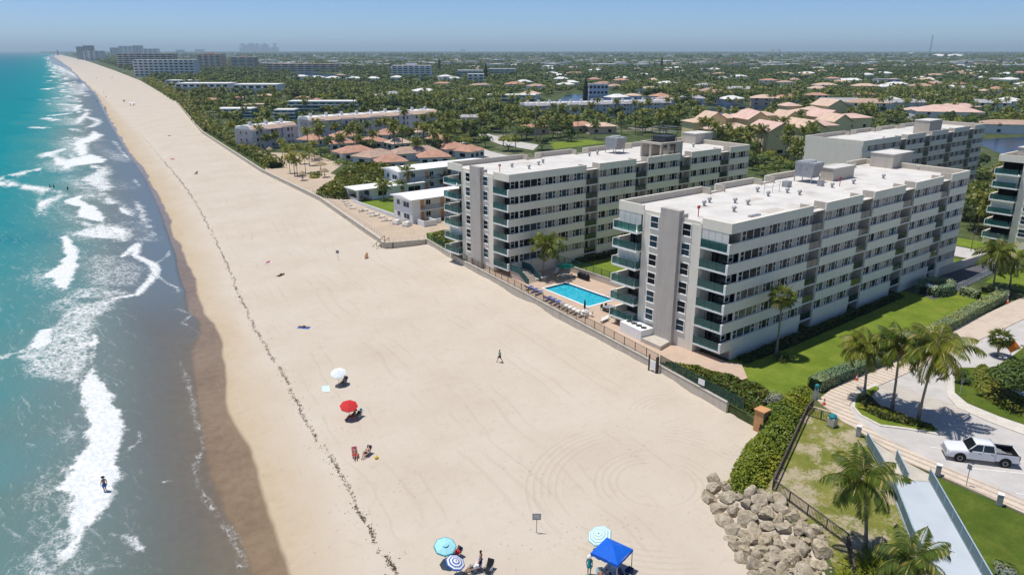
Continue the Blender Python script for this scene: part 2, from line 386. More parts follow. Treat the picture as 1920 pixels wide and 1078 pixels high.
# faint old foam streaks drifting behind the breakers
old = t.rng(t.math('ADD', t.noise(.35, 6, .7, t.scaled(pc, (2.4, .5, 1)), 1.0), t.math('MULTIPLY', lace, .16)), .66, .84)
old = t.math('MULTIPLY', old, t.math('MULTIPLY', t.rng(off, 55, 12), t.rng(off, 6, 14)))
fmask = t.math('MAXIMUM', fmask, t.math('MULTIPLY', old, .45))
col = t.mix(fmask, col, t.mix(t.rng(br2, .35, .65), (.56,.60,.60), (.74,.74,.72)))
rough = t.math('MULTIPLY_ADD', fmask, .6, .12)
t.set(col, rough, 0.0); t.b.inputs['IOR'].default_value = 1.33
w1 = t.noise(1.1, 5, .6, t.scaled(t.rot(p, R(18)), (1.5, .38, 1)), .6); w2 = t.noise(.22, 4, .55, t.scaled(t.rot(p, R(10)), (1.3, .45, 1)))
hgt = t.math('ADD', t.math('MULTIPLY', w1, .5), w2); hgt = t.math('ADD', hgt, t.math('MULTIPLY', fmask, .25))
bp = t.bump(hgt, .55, .45); t.l(t.rng(off, 3, 22, .10, .62), bp.inputs['Strength'])
tr = t.n('ShaderNodeBsdfTransparent'); mx = t.n('ShaderNodeMixShader')
gl = t.n('ShaderNodeBsdfGlossy'); gl.inputs['Roughness'].default_value = .16; t.l(bp.outputs[0], gl.inputs['Normal'])
fr = t.n('ShaderNodeFresnel'); fr.inputs['IOR'].default_value = 1.33; t.l(bp.outputs[0], fr.inputs['Normal'])
wm = t.n('ShaderNodeMixShader'); t.l(t.math('MULTIPLY', t.math('MULTIPLY', t.math('MINIMUM', fr.outputs[0], .40), t.rng(off, 5, 55, .42, .10)), t.math('SUBTRACT', 1.0, fmask)), wm.inputs[0]); t.l(t.b.outputs[0], wm.inputs[1]); t.l(gl.outputs[0], wm.inputs[2])
alpha = t.math('MAXIMUM', t.math('MULTIPLY', fm, t.math('MAXIMUM', t.rng(off, 1.0, 15, .32, 1.0), t.rng(yv.outputs['Y'], 75, 145, 0, .92))), t.math('MULTIPLY', fmask, fm))
t.l(alpha, mx.inputs[0]); t.l(tr.outputs[0], mx.inputs[1]); t.l(wm.outputs[0], mx.inputs[2]); t.l(mx.outputs[0], t.out.inputs[0])
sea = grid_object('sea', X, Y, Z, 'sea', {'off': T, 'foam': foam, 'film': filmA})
tag(sea, 'turquoise sea with white breakers running onto the beach', kind='structure')
# ---- beach -----------------------------------------------------------------
SW = [(63.6,39.0),(64.2,43.4),(66.1,55.4),(71.1,91.0),(73.3,108.0),(76.9,128.0),(68.8,130.8),(69.7,135.0),(78.5,185.6),(83.3,243.1),(103.0,380.0),(156.0,640.0)]
FARB = [at(x, y, G) for x, y in [(262,150),(215,132),(165,115),(108,101.5)]]
NEARB = [(47.0,-30)]+[at(x, y, 2.0) for x, y in ((1562,1140),(1548,1085),(1528,1040),(1497,1002),(1462,968),(1422,950),(1388,936),(1378,900),(1388,860),(1408,830),(1430,806))]
WRACK_PX = [(740,1078),(690,985),(640,890),(600,830),(560,760),(520,685),(480,620),(450,560),(430,505),(410,460),(370,385),(340,340),(305,300),(280,270),(255,240),(225,210),(195,180)]
WR = [at(x, y, .1) for x, y in WRACK_PX]; WRY = np.array([-40]+[p[1] for p in WR]+[2000]); WRX = np.array([12.]+[p[0] for p in WR]+[270.])
by = rows(-30, 900, 0.45, 0.008); by = np.concatenate([by, by[-1]+np.cumsum(np.geomspace(10, 700, 46))])
u = np.concatenate([np.linspace(-46, -2, 12), np.linspace(-1, 66, 150)])
U, Y = np.meshgrid(u, by)
wid = np.clip(1+(Y-130)/900., 1, 3.2)
X = wlx(Y)+U*np.where(U > 0, wid, 1)
wrx = np.interp(Y, WRY, WRX); s_in = X-wrx            # + = landward of the wrack line
Z = np.where(U < 0, SEA+U*0.05-0.02, np.interp(np.clip(U/np.maximum(wrx-wlx(Y), 1), 0, 3), [0, 1, 1.03, 3], [SEA-.02, .02, .10, .5]))
Z += 0.10*(fbm(X/4., Y/7., 61)-.5)*np.clip(U/6., 0, 1)+0.05*(fbm(X/1.2, Y/1.2, 71)-.5)*np.clip(s_in/3., 0, 1)
cus = np.exp(-((s_in+2.2)/1.6)**2)*(0.5+0.5*np.sin(Y/2.6+2*fbm(Y/9., Y*0, 5)))*np.clip(1-Y/300, 0, 1)
Z += 0.10*cus
# the dry sand climbs gently to the foot of the wall
_wl = sorted([(p[1], p[0]) for p in NEARB+SW[1:5]+SW[7:]]); WAY = np.array([-60.]+[p[0] for p in _wl]+[2000.]); WAX = np.array([44.]+[p[1] for p in _wl]+[330.])
def dryz(X, Y, wr): return 1.3*np.clip((X-wr)/np.maximum(np.interp(Y, WAY, WAX)-wr, 1), 0, 1.15)**.85
Z += np.where(s_in > 0, dryz(X, Y, wrx)-np.clip((np.clip(U/np.maximum(wrx-wlx(Y), 1), 0, 3)-1.03)/1.97*.4, 0, .4), 0)
sb = seg_d(X, Y, SW[1:8], False); bank = np.clip(1-sb/6., 0, 1)
Z += np.where(Y > 42, bank*(0.1+0.9*(fbm(Y/7., Y*0+2, 91)-.5)), 0)
t = NT('beach sand'); M['sand'] = t.m; p = t.pos()
wet = t.attr('wet'); pack = t.attr('pack'); hal = t.attr('halo')
n1 = t.noise(.10, 6, .6, p); n2 = t.noise(.9, 6, .65, p); n3 = t.noise(9, 3, .6, p)
KB = 0.645
dry = t.ramp(n1, [(.28, lin(226,211,190,KB)), (.5, lin(233,219,199,KB)), (.72, lin(238,225,207,KB))])
dry = t.mix(t.math('MULTIPLY', t.rng(n2, .52, .72), .22), dry, lin(202,184,160,KB))
foot = t.rng(t.noise(2.3, 4, .7, p), .60, .74); dry = t.mix(t.math('MULTIPLY', foot, .20), dry, lin(188,170,146,KB))
packc = t.ramp(n2, [(.3, lin(214,192,158,KB)), (.7, lin(226,206,174,KB))])
col = t.mix(pack, dry, packc)
wetc = t.ramp(t.math('MULTIPLY_ADD', n2, .5, t.math('MULTIPLY', n1, .5)), [(.35, lin(142,120,94,KB)), (.5, lin(160,137,108,KB)), (.66, lin(172,150,121,KB))])
wf = t.rng(t.math('ADD', wet, t.math('MULTIPLY_ADD', n2, .12, -.06)), .40, .60)
col = t.mix(wf, col, wetc)
# broken weed along the wrack line
wk = t.math('MULTIPLY', t.math('MULTIPLY', hal, .8), t.rng(t.math('ADD', t.math('MULTIPLY', t.noise(1.6, 6, .75, p), .7), t.math('MULTIPLY', hal, .3)), .56, .70))
col = t.mix(t.math('MULTIPLY', wk, .85), col, (.085, .062, .038))

# rake and tyre arcs: sums of ring ridges round three turning centres
bh = t.math('MULTIPLY', n3, .12)
bh = t.math('ADD', bh, t.math('MULTIPLY', t.noise(2.6, 5, .7, p), .55))
trk = None
for (cx, cy, r0, r1) in ((47.6,39.2,3.2,6.2),(47.0,38.8,8.6,12.5),(59.0,47.5,2.0,4.6)):
    d = t.n('ShaderNodeVectorMath', operation='DISTANCE'); sp = t.n('ShaderNodeSeparateXYZ'); t.l(p, sp.inputs[0]); cb = t.n('ShaderNodeCombineXYZ')
    t.l(sp.outputs['X'], cb.inputs['X']); t.l(sp.outputs['Y'], cb.inputs['Y']); t.l(cb.outputs[0], d.inputs[0]); d.inputs[1].default_value = (cx, cy, 0)
    dd = t.math('ADD', d.outputs['Value'], t.math('MULTIPLY_ADD', n2, .4, -.2))
    ring = t.math('MULTIPLY', t.rng(dd, r0-.4, r0+.3), t.rng(dd, r1+.5, r1-.4))
    wv_ = t.math('MULTIPLY', t.math('SINE', t.math('MULTIPLY', dd, 9.0)), ring)
    ang = t.rng(t.noise(.12, 2, .5, p), .40, .52)
    wv_ = t.math('MULTIPLY', wv_, ang); trk = wv_ if trk is None else t.math('ADD', trk, wv_)
col = t.mix(t.math('MULTIPLY', t.rng(trk, .15, .9), .16), col, lin(186,168,146,KB))
spk = t.rng(t.noise(7.0, 2, .5, p), .735, .76); col = t.mix(t.math('MULTIPLY', spk, t.rng(n2, .45, .6, 0, .55)), col, (.20,.155,.11))
stk = t.rng(t.noise(.8, 5, .7, t.scaled(t.rot(p, R(12)), (3.0, .10, 1))), .56, .70); col = t.mix(t.math('MULTIPLY', stk, .12), col, lin(196,178,154,KB))
lat = t.math('ADD', t.attr('lat'), t.math('MULTIPLY_ADD', t.noise(.05, 3, .5, p), 6.0, -3.0))
tyre = None
for c_, w_ in ((5.2,.16),(7.0,.16),(12.6,.2),(14.5,.2),(19.4,.16),(21.1,.16),(27.0,.2),(28.8,.2),(2.4,.12),(16.4,.14),(33.2,.16),(35.0,.16)):
    q_ = t.rng(t.math('ABSOLUTE', t.math('SUBTRACT', lat, c_)), w_*1.6, w_*.5); tyre = q_ if tyre is None else t.math('MAXIMUM', tyre, q_)
tyre = t.math('MULTIPLY', tyre, t.rng(t.noise(.09, 3, .6, p), .44, .58)); tread = t.math('MULTIPLY', tyre, t.rng(t.noise(6, 2, .5, p), .3, .6, .4, 1))
col = t.mix(t.math('MULTIPLY', tread, .13), col, lin(180,162,140,KB))
vf = t.n('ShaderNodeTexVoronoi'); vf.inputs['Scale'].default_value = 1.5; t.l(p, vf.inputs['Vector'])
ft = t.math('MULTIPLY', t.rng(vf.outputs['Distance'], .20, .11), t.rng(t.noise(.14, 4, .65, p), .50, .60))
ft = t.math('MULTIPLY', ft, t.rng(wf, .5, .1)); col = t.mix(t.math('MULTIPLY', ft, .30), col, lin(172,152,128,KB))
t.set(col, t.rng(wf, 0, 1, .95, .16, False), t.rng(wf, 0, 1, .2, .5, False) if False else .3)
bh = t.math('SUBTRACT', t.math('ADD', bh, t.math('MULTIPLY', trk, .10)), t.math('ADD', t.math('MULTIPLY', tread, .25), t.math('MULTIPLY', ft, .35)))
b_ = t.bump(bh, .5, .16); t.l(t.rng(wf, 0, 1, .55, .05, False), b_.inputs['Strength'])
wetA = np.clip(1.0-(U+0.6+.9*(fbm(Y/14., Y*0, 15)-.5)*2)/3.2, 0, 1)
packA = np.clip(1-(U-1)/np.maximum((wrx-wlx(Y))*.75, 1)+0.8*(fbm(X/5., Y/12., 22)-.5), 0, 1)*np.clip(-s_in/2., 0, 1)
hw = 0.22+.25*fbm(Y/5., Y*0+9, 33)+np.clip(Y-150, 0, 500)*.0028
halo = np.clip(1.15-np.abs(s_in+0.9*(fbm(Y/3., Y*0, 44)-.5))/hw, 0, 1)
spl = np.clip(1-np.abs(s_in+1.6)/2.4, 0, 1)*np.clip((fbm(X/2.2, Y/2.2, 55)-.58)*7, 0, 1)*.8
halo = np.maximum(halo, spl)*np.clip(1.3-Y/900, 0, 1)
beach = grid_object('beach', X, Y, Z, 'sand', {'wet': wetA, 'pack': packA, 'halo': halo, 'lat': s_in/np.clip(1+(Y-130)/500., 1, 2.5)})
tag(beach, 'wide pale sand beach between the sea and the sea wall', kind='structure')
def sandz(x, y):
    "height of the beach under a point"
    w = float(wlx(np.array(y))); wr = float(np.interp(y, WRY, WRX)); u0 = x-w
    if u0 <= 0: return SEA
    return float(np.interp(u0/max(wr-w, 1), [0, 1, 1.03, 3], [SEA, .02, .1, .1]))+(float(dryz(np.array(x), np.array(y), np.array(wr))) if x > wr else 0.)
def sand_at(px, py):
    "place on the beach seen at a photo pixel"
    z = .5
    for _ in range(6): p = at(px, py, z); z = sandz(*p)
    return (p[0], p[1], z)
# ---- land ------------------------------------------------------------------
t = NT('ground'); M['ground'] = t.m; p = t.pos()
n1 = t.noise(.02, 6, .6, p); n2 = t.noise(.35, 6, .65, p)
col = t.ramp(n2, [(.3, (.030,.050,.016)), (.5, (.060,.085,.025)), (.66, (.11,.12,.045)), (.8, (.22,.19,.12))])
col = t.mix(t.rng(n1, .58, .66), col, t.ramp(n2, [(.3, (.20,.18,.14)), (.7, (.33,.30,.25))]))
t.set(col, .9, .2); t.bump(n2, .4, .2)
lb = NEARB+SW+FARB
inset = [(x+.12, y) if i >= len(NEARB) else (x, y) for i, (x, y) in enumerate(lb)]
poly = inset+[(1500, 12000), (8000, 60000), (60000, 60000), (60000, -300), (48, -300)]
m = MB(); m.prism(poly, -1.4, G)
# bank falling from the land edge to the sand near the viewer
k = len(NEARB)
bk = MB(); bt = [(x-3.2, y+1.0, 0.85) for x, y in NEARB[:-1]]+[(NEARB[-1][0]-.6, NEARB[-1][1]+.6, .9)]
for i in range(k-1):
    a, b = NEARB[i], NEARB[i+1]
    bk.add([(*a, G-.012), (*b, G-.012), bt[i+1], bt[i]], [(0, 1, 2, 3)])
bk.add([(p[0], p[1], p[2]) for p in bt]+[(p[0]-2.5, p[1]+.8, .2) for p in bt], [(i, i+1, k+i+1, k+i) for i in range(k-1)])
tag(bk.build('sand_bank', 'sand'), kind='structure')
land = m.build('ground', 'ground'); tag(land, 'flat wooded land behind the beach out to the horizon', kind='structure')
# scrub patch by the rocks and the boardwalk
def grassmat(name, a, b, c, soil, amt, sc=.5):
    t = NT(name); M[name] = t.m; p = t.pos()
    f = t.noise(sc, 6, .62, p); g = t.noise(sc*9, 4, .7, p); h = t.noise(sc*45, 3, .7, p)
    col = t.ramp(t.math('ADD', t.math('MULTIPLY', f, .45), t.math('ADD', t.math('MULTIPLY', g, .3), t.math('MULTIPLY', h, .25))), [(.34, a), (.5, b), (.64, c)])
    if amt: col = t.mix(t.rng(t.math('ADD', t.math('MULTIPLY', t.noise(sc*.55, 5, .65, p), .75), t.math('MULTIPLY', g, .25)), .60-amt*.2, .70-amt*.2), col, soil)
    mow = t.n('ShaderNodeSeparateXYZ'); t.l(p, mow.inputs[0]); ms = t.math('SINE', t.math('MULTIPLY', mow.outputs['Y'], 2.9)); col = t.mix(t.math('MULTIPLY', t.rng(ms, -.3, .3), .12), col, b)
    col = t.mix(t.math('MULTIPLY', t.rng(t.noise(sc*.8, 5, .7, p), .55, .68), .35), col, (c[0]*1.25, c[1]*1.0, c[2]*1.4))
    t.set(col, .85, .2); t.bump(t.math('ADD', g, h), .7, .12); return t.m
grassmat('lawn', (.085,.140,.010), (.145,.205,.018), (.225,.275,.034), (.25,.2,.1), 0, .35)
grassmat('scrub grass', (.100,.135,.016), (.19,.205,.035), (.32,.29,.095), (.47,.39,.27), .62, .5)
grassmat('dark lawn', (.050,.090,.008), (.085,.130,.012), (.150,.195,.024), (.2,.17,.1), 0, .5)
grassmat('sandy yard', (.42,.33,.235), (.50,.40,.29), (.56,.46,.34), (.3,.25,.16), 0, .3)
def pave(name, a, b, gap, sx, rot=0.0, rough=.8, sc=3.0):
    t = NT(name); M[name] = t.m; p = t.rot(t.pos(), rot)
    br = t.n('ShaderNodeTexBrick'); br.inputs['Scale'].default_value = sc; t.l(p, br.inputs['Vector'])
    br.inputs['Color1'].default_value = (*a, 1); br.inputs['Color2'].default_value = (*b, 1); br.inputs['Mortar'].default_value = (*gap, 1)
    br.inputs['Mortar Size'].default_value = .025
    n = t.noise(.6, 6, .65); c = t.mix(t.math('MULTIPLY', t.rng(n, .42, .7), .35), br.outputs['Color'], tuple(x*.72 for x in a))
    t.set(c, rough, .25); return t
pave('deck pavers', (.50,.37,.27), (.58,.44,.33), (.42,.32,.25), 1)
# promenade: pale blocks with brown bands every 0.7 m
def prom(name, rot, base, band, per):
    t = NT(name); M[name] = t.m; p = t.rot(t.pos(), rot); s = t.n('ShaderNodeSeparateXYZ'); t.l(p, s.inputs[0])
    w = t.math('FRACT', t.math('MULTIPLY', s.outputs['X'], 1/per)); ww = t.math('MULTIPLY', t.rng(w, .60, .66), t.rng(w, .98, .92))
    w2 = t.math('FRACT', t.math('MULTIPLY', s.outputs['Y'], 1/(per*.8))); ww = t.math('MULTIPLY', ww, t.rng(w2, .02, .2, .45, 1))
    n = t.noise(.7, 6, .65); b = t.mix(t.rng(n, .4, .7), base, tuple(x*.84 for x in base))
    t.set(t.mix(t.math('MULTIPLY', ww, .75), b, band), .8, .25); return t.m
prom('promenade blocks', R(0), (.62,.53,.425), (.36,.265,.20), .85)
prom('walkway blocks', R(72), (.62,.53,.425), (.36,.265,.20), .85)
prom('crossing blocks', R(-28), (.52,.48,.42), (.42,.36,.30), .7)
paint('asphalt pale', (.50,.475,.445), .85, .08, .5, .2, grime=((.38,.36,.34), .45), bump=.15)
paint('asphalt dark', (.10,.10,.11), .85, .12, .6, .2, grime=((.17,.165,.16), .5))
paint('concrete', (.52,.475,.40), .8, .10, .8, .2, grime=((.34,.30,.24), .5))
paint('kerb concrete', (.60,.56,.49), .8, .10, 1.2, .2, grime=((.4,.36,.3), .4))
paint('road paint', (.75,.74,.70), .7, .12, 2., .2, grime=((.45,.44,.42), .5))
paint('boardwalk grey', (.47,.52,.565), .55, .05, .5, .3, grime=((.36,.41,.46), .4))
Pz = lambda L, z=G: [at(x, y, z) for x, y in L]
sheet('beach_yard', [(77.2,128.6),(69.2,131.3),(70.1,135.0),(74.0,161.9),(78.9,185.6),(83.6,241),(92,262),(100,285),(112,270),(110,238),(98,222),(98,200),(90,190),(88,178),(82.5,172),(82,152),(82,143),(94,140),(94,133.5),(80,133.5)], G+.012, 'sandy yard', .2, label='sandy yard above the sea wall')
sheet('scrub', [(44,-20)]+[(p[0]+.9, p[1]-.3) for p in NEARB[1:]]+[(63.9,38.0),(71.4,38.2),(72.4,34.4),(69.5,31.0),(66.2,26),(60,20),(54,12.5),(49,5),(49,-20)], G+.010, 'scrub grass', .2, label='patchy grass between boulders and boardwalk')
sheet('lawn', [(68.5,44),(70,41.8),(75,39.8),(129,39.8),(134,42),(128,45.5),(122,46),(121,51),(73,51),(70.4,47)], G+.014, 'lawn', .2, label='bright green lawn in front of the nearest block')
sheet('inner_lawn', [(85.6,71),(139,71),(139,96.3),(85.6,96.3)], G+.5, 'lawn', .6, label='green lawn between the two blocks')
PZ = G+.30
POOL = [at(x, y, PZ) for x, y in ((1014.7,540.4),(1103,576.8),(1155.6,561.8),(1061.4,529))]
pc_ = (sum(p[0] for p in POOL)/4, sum(p[1] for p in POOL)/4)
def shrink(P, k): return [(pc_[0]+(p[0]-pc_[0])*(1-k/3.2), pc_[1]+(p[1]-pc_[1])*(1-k/6.5)) for p in P]
HOLE = shrink(POOL, .35)
_d = [(73.5,50.5),(74.5,49),(71.5,46.0),(68.0,46.5),(66.0,52.0),(66.6,56.4),(71.5,91.2),(73.6,108.0),(74.6,114.0),(76.5,114.8),(82,114.0),(82,96.2),(84.6,96.2),(84.6,71.2),(73.5,71.2)]
_h = sorted(range(4), key=lambda i: abs(HOLE[i][0]-73.5)+abs(HOLE[i][1]-71.2))[0]
_hole = [HOLE[(_h+k) % 4] for k in range(5)]
_ar = sum(_hole[i][0]*_hole[i+1][1]-_hole[i+1][0]*_hole[i][1] for i in range(4))
_da = sum(_d[i][0]*_d[(i+1)%len(_d)][1]-_d[(i+1)%len(_d)][0]*_d[i][1] for i in range(len(_d)))
if _ar*_da > 0: _hole = _hole[::-1]
DECK = _d+[(a+.0005, b+.0005) for a, b in _hole]+[(73.501,71.199)]
sheet('pool_deck', DECK, G+.30, 'deck pavers', .45, label='tan paved terrace along the sea wall')
sheet('green_strip', [(75.6,116),(77.6,128),(80.2,133.2),(93,133.2),(93,115.2),(76,115.2)], G+.03, 'lawn', .2)
sheet('promenade', Pz([(1532,752),(1560,730),(1620,700),(1700,660),(1800,612),(1900,566),(1990,530),(2000,560),(1922,598),(1812,650),(1730,688),(1652,722),(1604,742),(1592,762),(1604,786),(1650,818),(1712,848),(1770,876),(1850,908),(1925,942),(2040,1000),(2040,1040),(1925,966),(1846,930),(1760,893),(1700,868),(1636,826),(1606,806),(1578,790)]), G+.12, 'promenade blocks', .3, label='banded paver promenade beside the hedge')
sheet('road', Pz([(1604,742),(1652,722),(1730,688),(1812,650),(1922,598),(2000,560),(2500,420),(3000,600),(2600,1300),(2100,1040),(1925,944),(1850,910),(1770,878),(1712,850),(1650,820),(1604,788),(1592,764)]), G+.03, 'asphalt pale', .2, label='pale asphalt road and parking area')
sheet('crossing', Pz([(1640,728),(1668,716),(1800,764),(1812,784),(1796,784),(1720,758)]), G+.036, 'crossing blocks', .1)
sheet('pavement', Pz([(1776,712),(1784,712),(1790,738),(1812,758),(1870,782),(1990,822),(1990,842),(1860,794),(1796,766),(1776,744)]), G+.13, 'kerb concrete', .3)
sheet('pavement', Pz([(1790,708),(1790,736),(1814,756),(1872,780),(1990,820),(2100,760),(2100,640),(1960,620),(1870,690),(1800,690)]), G+.10, 'dark lawn', .3)
sheet('lawn', Pz([(1712,872),(1760,897),(1846,934),(1925,970),(2040,1044),(2300,1300),(1900,1300),(1848,1086),(1800,1000),(1750,905)]), G+.05, 'dark lawn', .2, label='deep green lawn right of the boardwalk')
isl = [(1600,748),(1606,736),(1640,720),(1647,724),(1630,740),(1648,762),(1700,786),(1750,800),(1766,811),(1757,816),(1700,806),(1650,800),(1612,780),(1598,764)]
sheet('kerb', Pz(isl), G+.13, 'kerb concrete', .3)
ci = np.mean(np.array(isl), 0)
sheet('traffic_island', Pz([(x+(ci[0]-x)*.07, y+(ci[1]-y)*.10) for x, y in isl]), G+.16, 'lawn', .3, label='planted traffic island with palms')
def stripe(a, b, w=.12):
    a = Vector(at(*a, G)); b = Vector(at(*b, G)); d = (b-a); n = Vector((-d.y, d.x)).normalized()*w/2
    return [tuple(a+n), tuple(b+n), tuple(b-n), tuple(a-n)]
m = MB()
for a, b in (((1745,838),(1800,845)),((1820,878),(1925,888)),((1905,925),(1990,935))): m.prism(stripe(a, b), G+.034, G+.040)
o = m.build('road_markings', 'road paint'); tag(o, 'white parking bay lines', kind='structure')
# sunken drive and main road behind the blocks
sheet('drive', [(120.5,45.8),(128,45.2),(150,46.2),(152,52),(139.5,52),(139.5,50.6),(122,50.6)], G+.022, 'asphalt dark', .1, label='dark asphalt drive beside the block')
sheet('coast_road', [(151,20),(159,20),(159,140),(170,230),(196,330),(188,332),(162,231),(151,141)], G+.02, 'asphalt pale', .1, label='coast road behind the apartment blocks')
sheet('verge', [(139.8,52.2),(149,52.2),(149,75),(139.8,75)], G+.016, 'lawn', .1)
sheet('verge', [(160,40),(166,40),(168,84),(160,90)], G+.016, 'lawn', .1)
sheet('verge', [(136,36),(150,36),(150,45.4),(137,44.6)], G+.016, 'lawn', .1)
sheet('clearing', Pz([(1030,268),(1100,262),(1140,268),(1040,280)]), G+.016, 'lawn', .1)
sheet('side_street', Pz([(880,250),(905,248),(950,262),(1010,272),(1000,282),(940,272)]), G+.03, 'asphalt pale', .1)
# inland waters
t = NT('canal water'); M['canal'] = t.m
t.set(t.ramp(t.noise(.05, 4, .6), [(.3, lin(10,38,62,.6)), (.7, lin(26,66,96,.6))]), .12, .5); t.bump(t.noise(1.2, 4, .6), .25, .2)
for i, L in enumerate(([(1318,207),(1345,202),(1400,202),(1432,208),(1425,222),(1395,240),(1335,240),(1318,226)], [(975,196),(1050,188),(1060,178),(1135,176),(1180,182),(1260,192),(1262,200),(1180,199),(1050,206)], [(1842,262),(1990,252),(1990,290),(1880,290),(1838,272)], [(540,138),(575,136),(660,142),(690,148),(560,150),(545,145)], [(1155,178),(1260,186),(1330,196),(1420,198),(1500,206),(1500,210),(1400,206),(1260,193)])):
    sheet('canal', Pz(L), G+.05, 'canal', .1, label='dark blue canal between houses and palms')
# ---- haze ------------------------------------------------------------------
hz = NT('haze air'); M['haze'] = hz.m
hz.t.nodes.remove(hz.b)
pv = hz.n('ShaderNodeVolumePrincipled'); pv.inputs['Color'].default_value = (.70,.90,1.0,1); pv.inputs['Density'].default_value = 9.0e-5; pv.inputs['Anisotropy'].default_value = .15
hz.l(pv.outputs[0], hz.out.inputs['Volume'])
ho = MB().box(-33000, -2500, -6, 52000, 52000, 190).build('haze', 'haze'); tag(ho, kind='stuff')
# ================================================================== apartment blocks
paint('cream wall', (.80,.745,.63), .7, .06, .5, .25, streak=True, grime=((.48,.44,.37), .22))
paint('band wall', (.83,.775,.64), .7, .05, .4, .25, streak=True, grime=((.58,.53,.44), .22))
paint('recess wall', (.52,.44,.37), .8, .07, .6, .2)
paint('grey stone', (.50,.455,.405), .85, .10, .8, .2, bump=.3, streak=True)
paint('white trim', (.83,.82,.79), .6, .04, 1.0, .3)
paint('white paint', (.76,.76,.75), .65, .05, .5, .3, streak=True, grime=((.55,.54,.52), .2))
paint('roof membrane', (.62,.595,.55), .8, .09, .30, .2, grime=((.36,.31,.25), .75))
paint('tan parapet', (.53,.475,.40), .8, .08, .5, .2, streak=True)
paint('metal grey', (.36,.37,.38), .45, .15, 1.5, .4, .4)
paint('dark metal', (.05,.055,.06), .5, .2, 2, .4)
paint('galvanised', (.42,.43,.43), .55, .15, 2, .4, .3)
paint('red paint', (.50,.045,.03), .5, .1, 2, .4)
paint('door dark', (.02,.025,.028), .15, .2, 2, .6)
paint('shutter', (.66,.655,.60), .6, .05, 1.5, .3)
paint('teal frame', (.012,.085,.085), .45, .15, 2, .4)
paint('salmon door', (.72,.36,.20), .6, .06, 2, .3)
def glass(name, rgb, rough=.06, var=.35, sc=.8, spec=.9):
    t = NT(name); M[name] = t.m
    f = t.noise(sc, 3, .5); t.set(t.ramp(f, [(.35, tuple(c*(1-var) for c in rgb)), (.65, tuple(c*(1+var) for c in rgb))]), rough, spec)
glass('pane dark', (.008,.010,.013), .12, .35, .8, .10); glass('pane blue', (.02,.05,.07), .10, .35, .8, .18); glass('pane curtain', (.16,.14,.115), .2, .3, 1.5, .4)
def teal_glass(name, rgb, alpha):
    t = NT(name); M[name] = t.m; t.set(rgb, .08, .8)
    tr = t.n('ShaderNodeBsdfTransparent'); tr.inputs[0].default_value = (.45,.78,.76,1); mx = t.n('ShaderNodeMixShader'); mx.inputs[0].default_value = alpha
    t.l(tr.outputs[0], mx.inputs[1]); t.l(t.b.outputs[0], mx.inputs[2]); t.l(mx.outputs[0], t.out.inputs[0])
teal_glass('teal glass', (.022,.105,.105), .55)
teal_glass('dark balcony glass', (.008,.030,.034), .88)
BAYS = [(0,17.7),(20.9,30.7),(34.0,43.5),(47.0,56.6),(59.8,66.7)]
LV = [1.4+2.57*i for i in range(6)]        # slab undersides above the ground
TOP = 18.1; WID = 18.6; REC = 0.32
_wm = {}
def win_mesh(kind, pane):
    "window group on the shaded long front: local x along the wall, y=0 the wall face, looks to -y"
    k = (kind, pane)
    if k in _wm: return _wm[k]
    W_, spl = {'four': (4.7,(.0,.85,2.35,3.85,4.7)), 'three': (2.35,(0,.62,1.73,2.35)), 'two': (1.75,(0,.62,1.75)), 'end': (.9,(0,.9)),
               'sash': (1.35,(0,1.35))}[kind]
    h = 1.22 if kind != 'sash' else 1.5
    a = MB(); b = MB(); a.box(0, -.03, 0, W_, 0.02, h)
    t = .07
    b.box(-t, -.08, -t, W_+t, .0, 0); b.box(-t, -.08, h, W_+t, .0, h+t)
    for x in spl: b.box(x-t*.6, -.085, 0, x+t*.6, -.0, h)
    for i in range(len(spl)-1):
        if spl[i+1]-spl[i] < 1.0 or kind == 'sash': b.box(spl[i]+t*.6, -.07, h*.5-.03, spl[i+1]-t*.6, -.0, h*.5+.03)
    if kind == 'sash': b.box(-.12, -.14, -.14, W_+.12, 0, -t-.002)
    _wm[k] = (a.mesh('window', pane), b.mesh('window_frame', 'white trim')); return _wm[k]
def add_window(par, kind, pane, x, y, z, rz=0.0):
    a, b = win_mesh(kind, pane); w = link('window', a, par, (x, y, z), rz); link('frame', b, w); return w
_rail = {}
def rail_mesh(L, mat):
    k = (round(L, 2), mat)
    if k not in _rail:
        a = MB(); a.box(0, -.02, .06, L, .02, 1.0)
        b = MB(); b.box(-.03, -.035, 1.0, L+.03, .035, 1.06); n = max(2, int(L/1.1))
        for i in range(n+1): x = L*i/n; b.box(x-.025, -.034, 0.0, x+.025, .034, 1.0)
        _rail[k] = (a.mesh('railing', mat), b.mesh('rail_frame', 'teal frame'))
    return _rail[k]
def add_rail(par, L, x, y, z, rz, mat='teal glass'):
    a, b = rail_mesh(L, mat); r = link('railing', a, par, (x, y, z), rz); link('rail_frame', b, r); return r
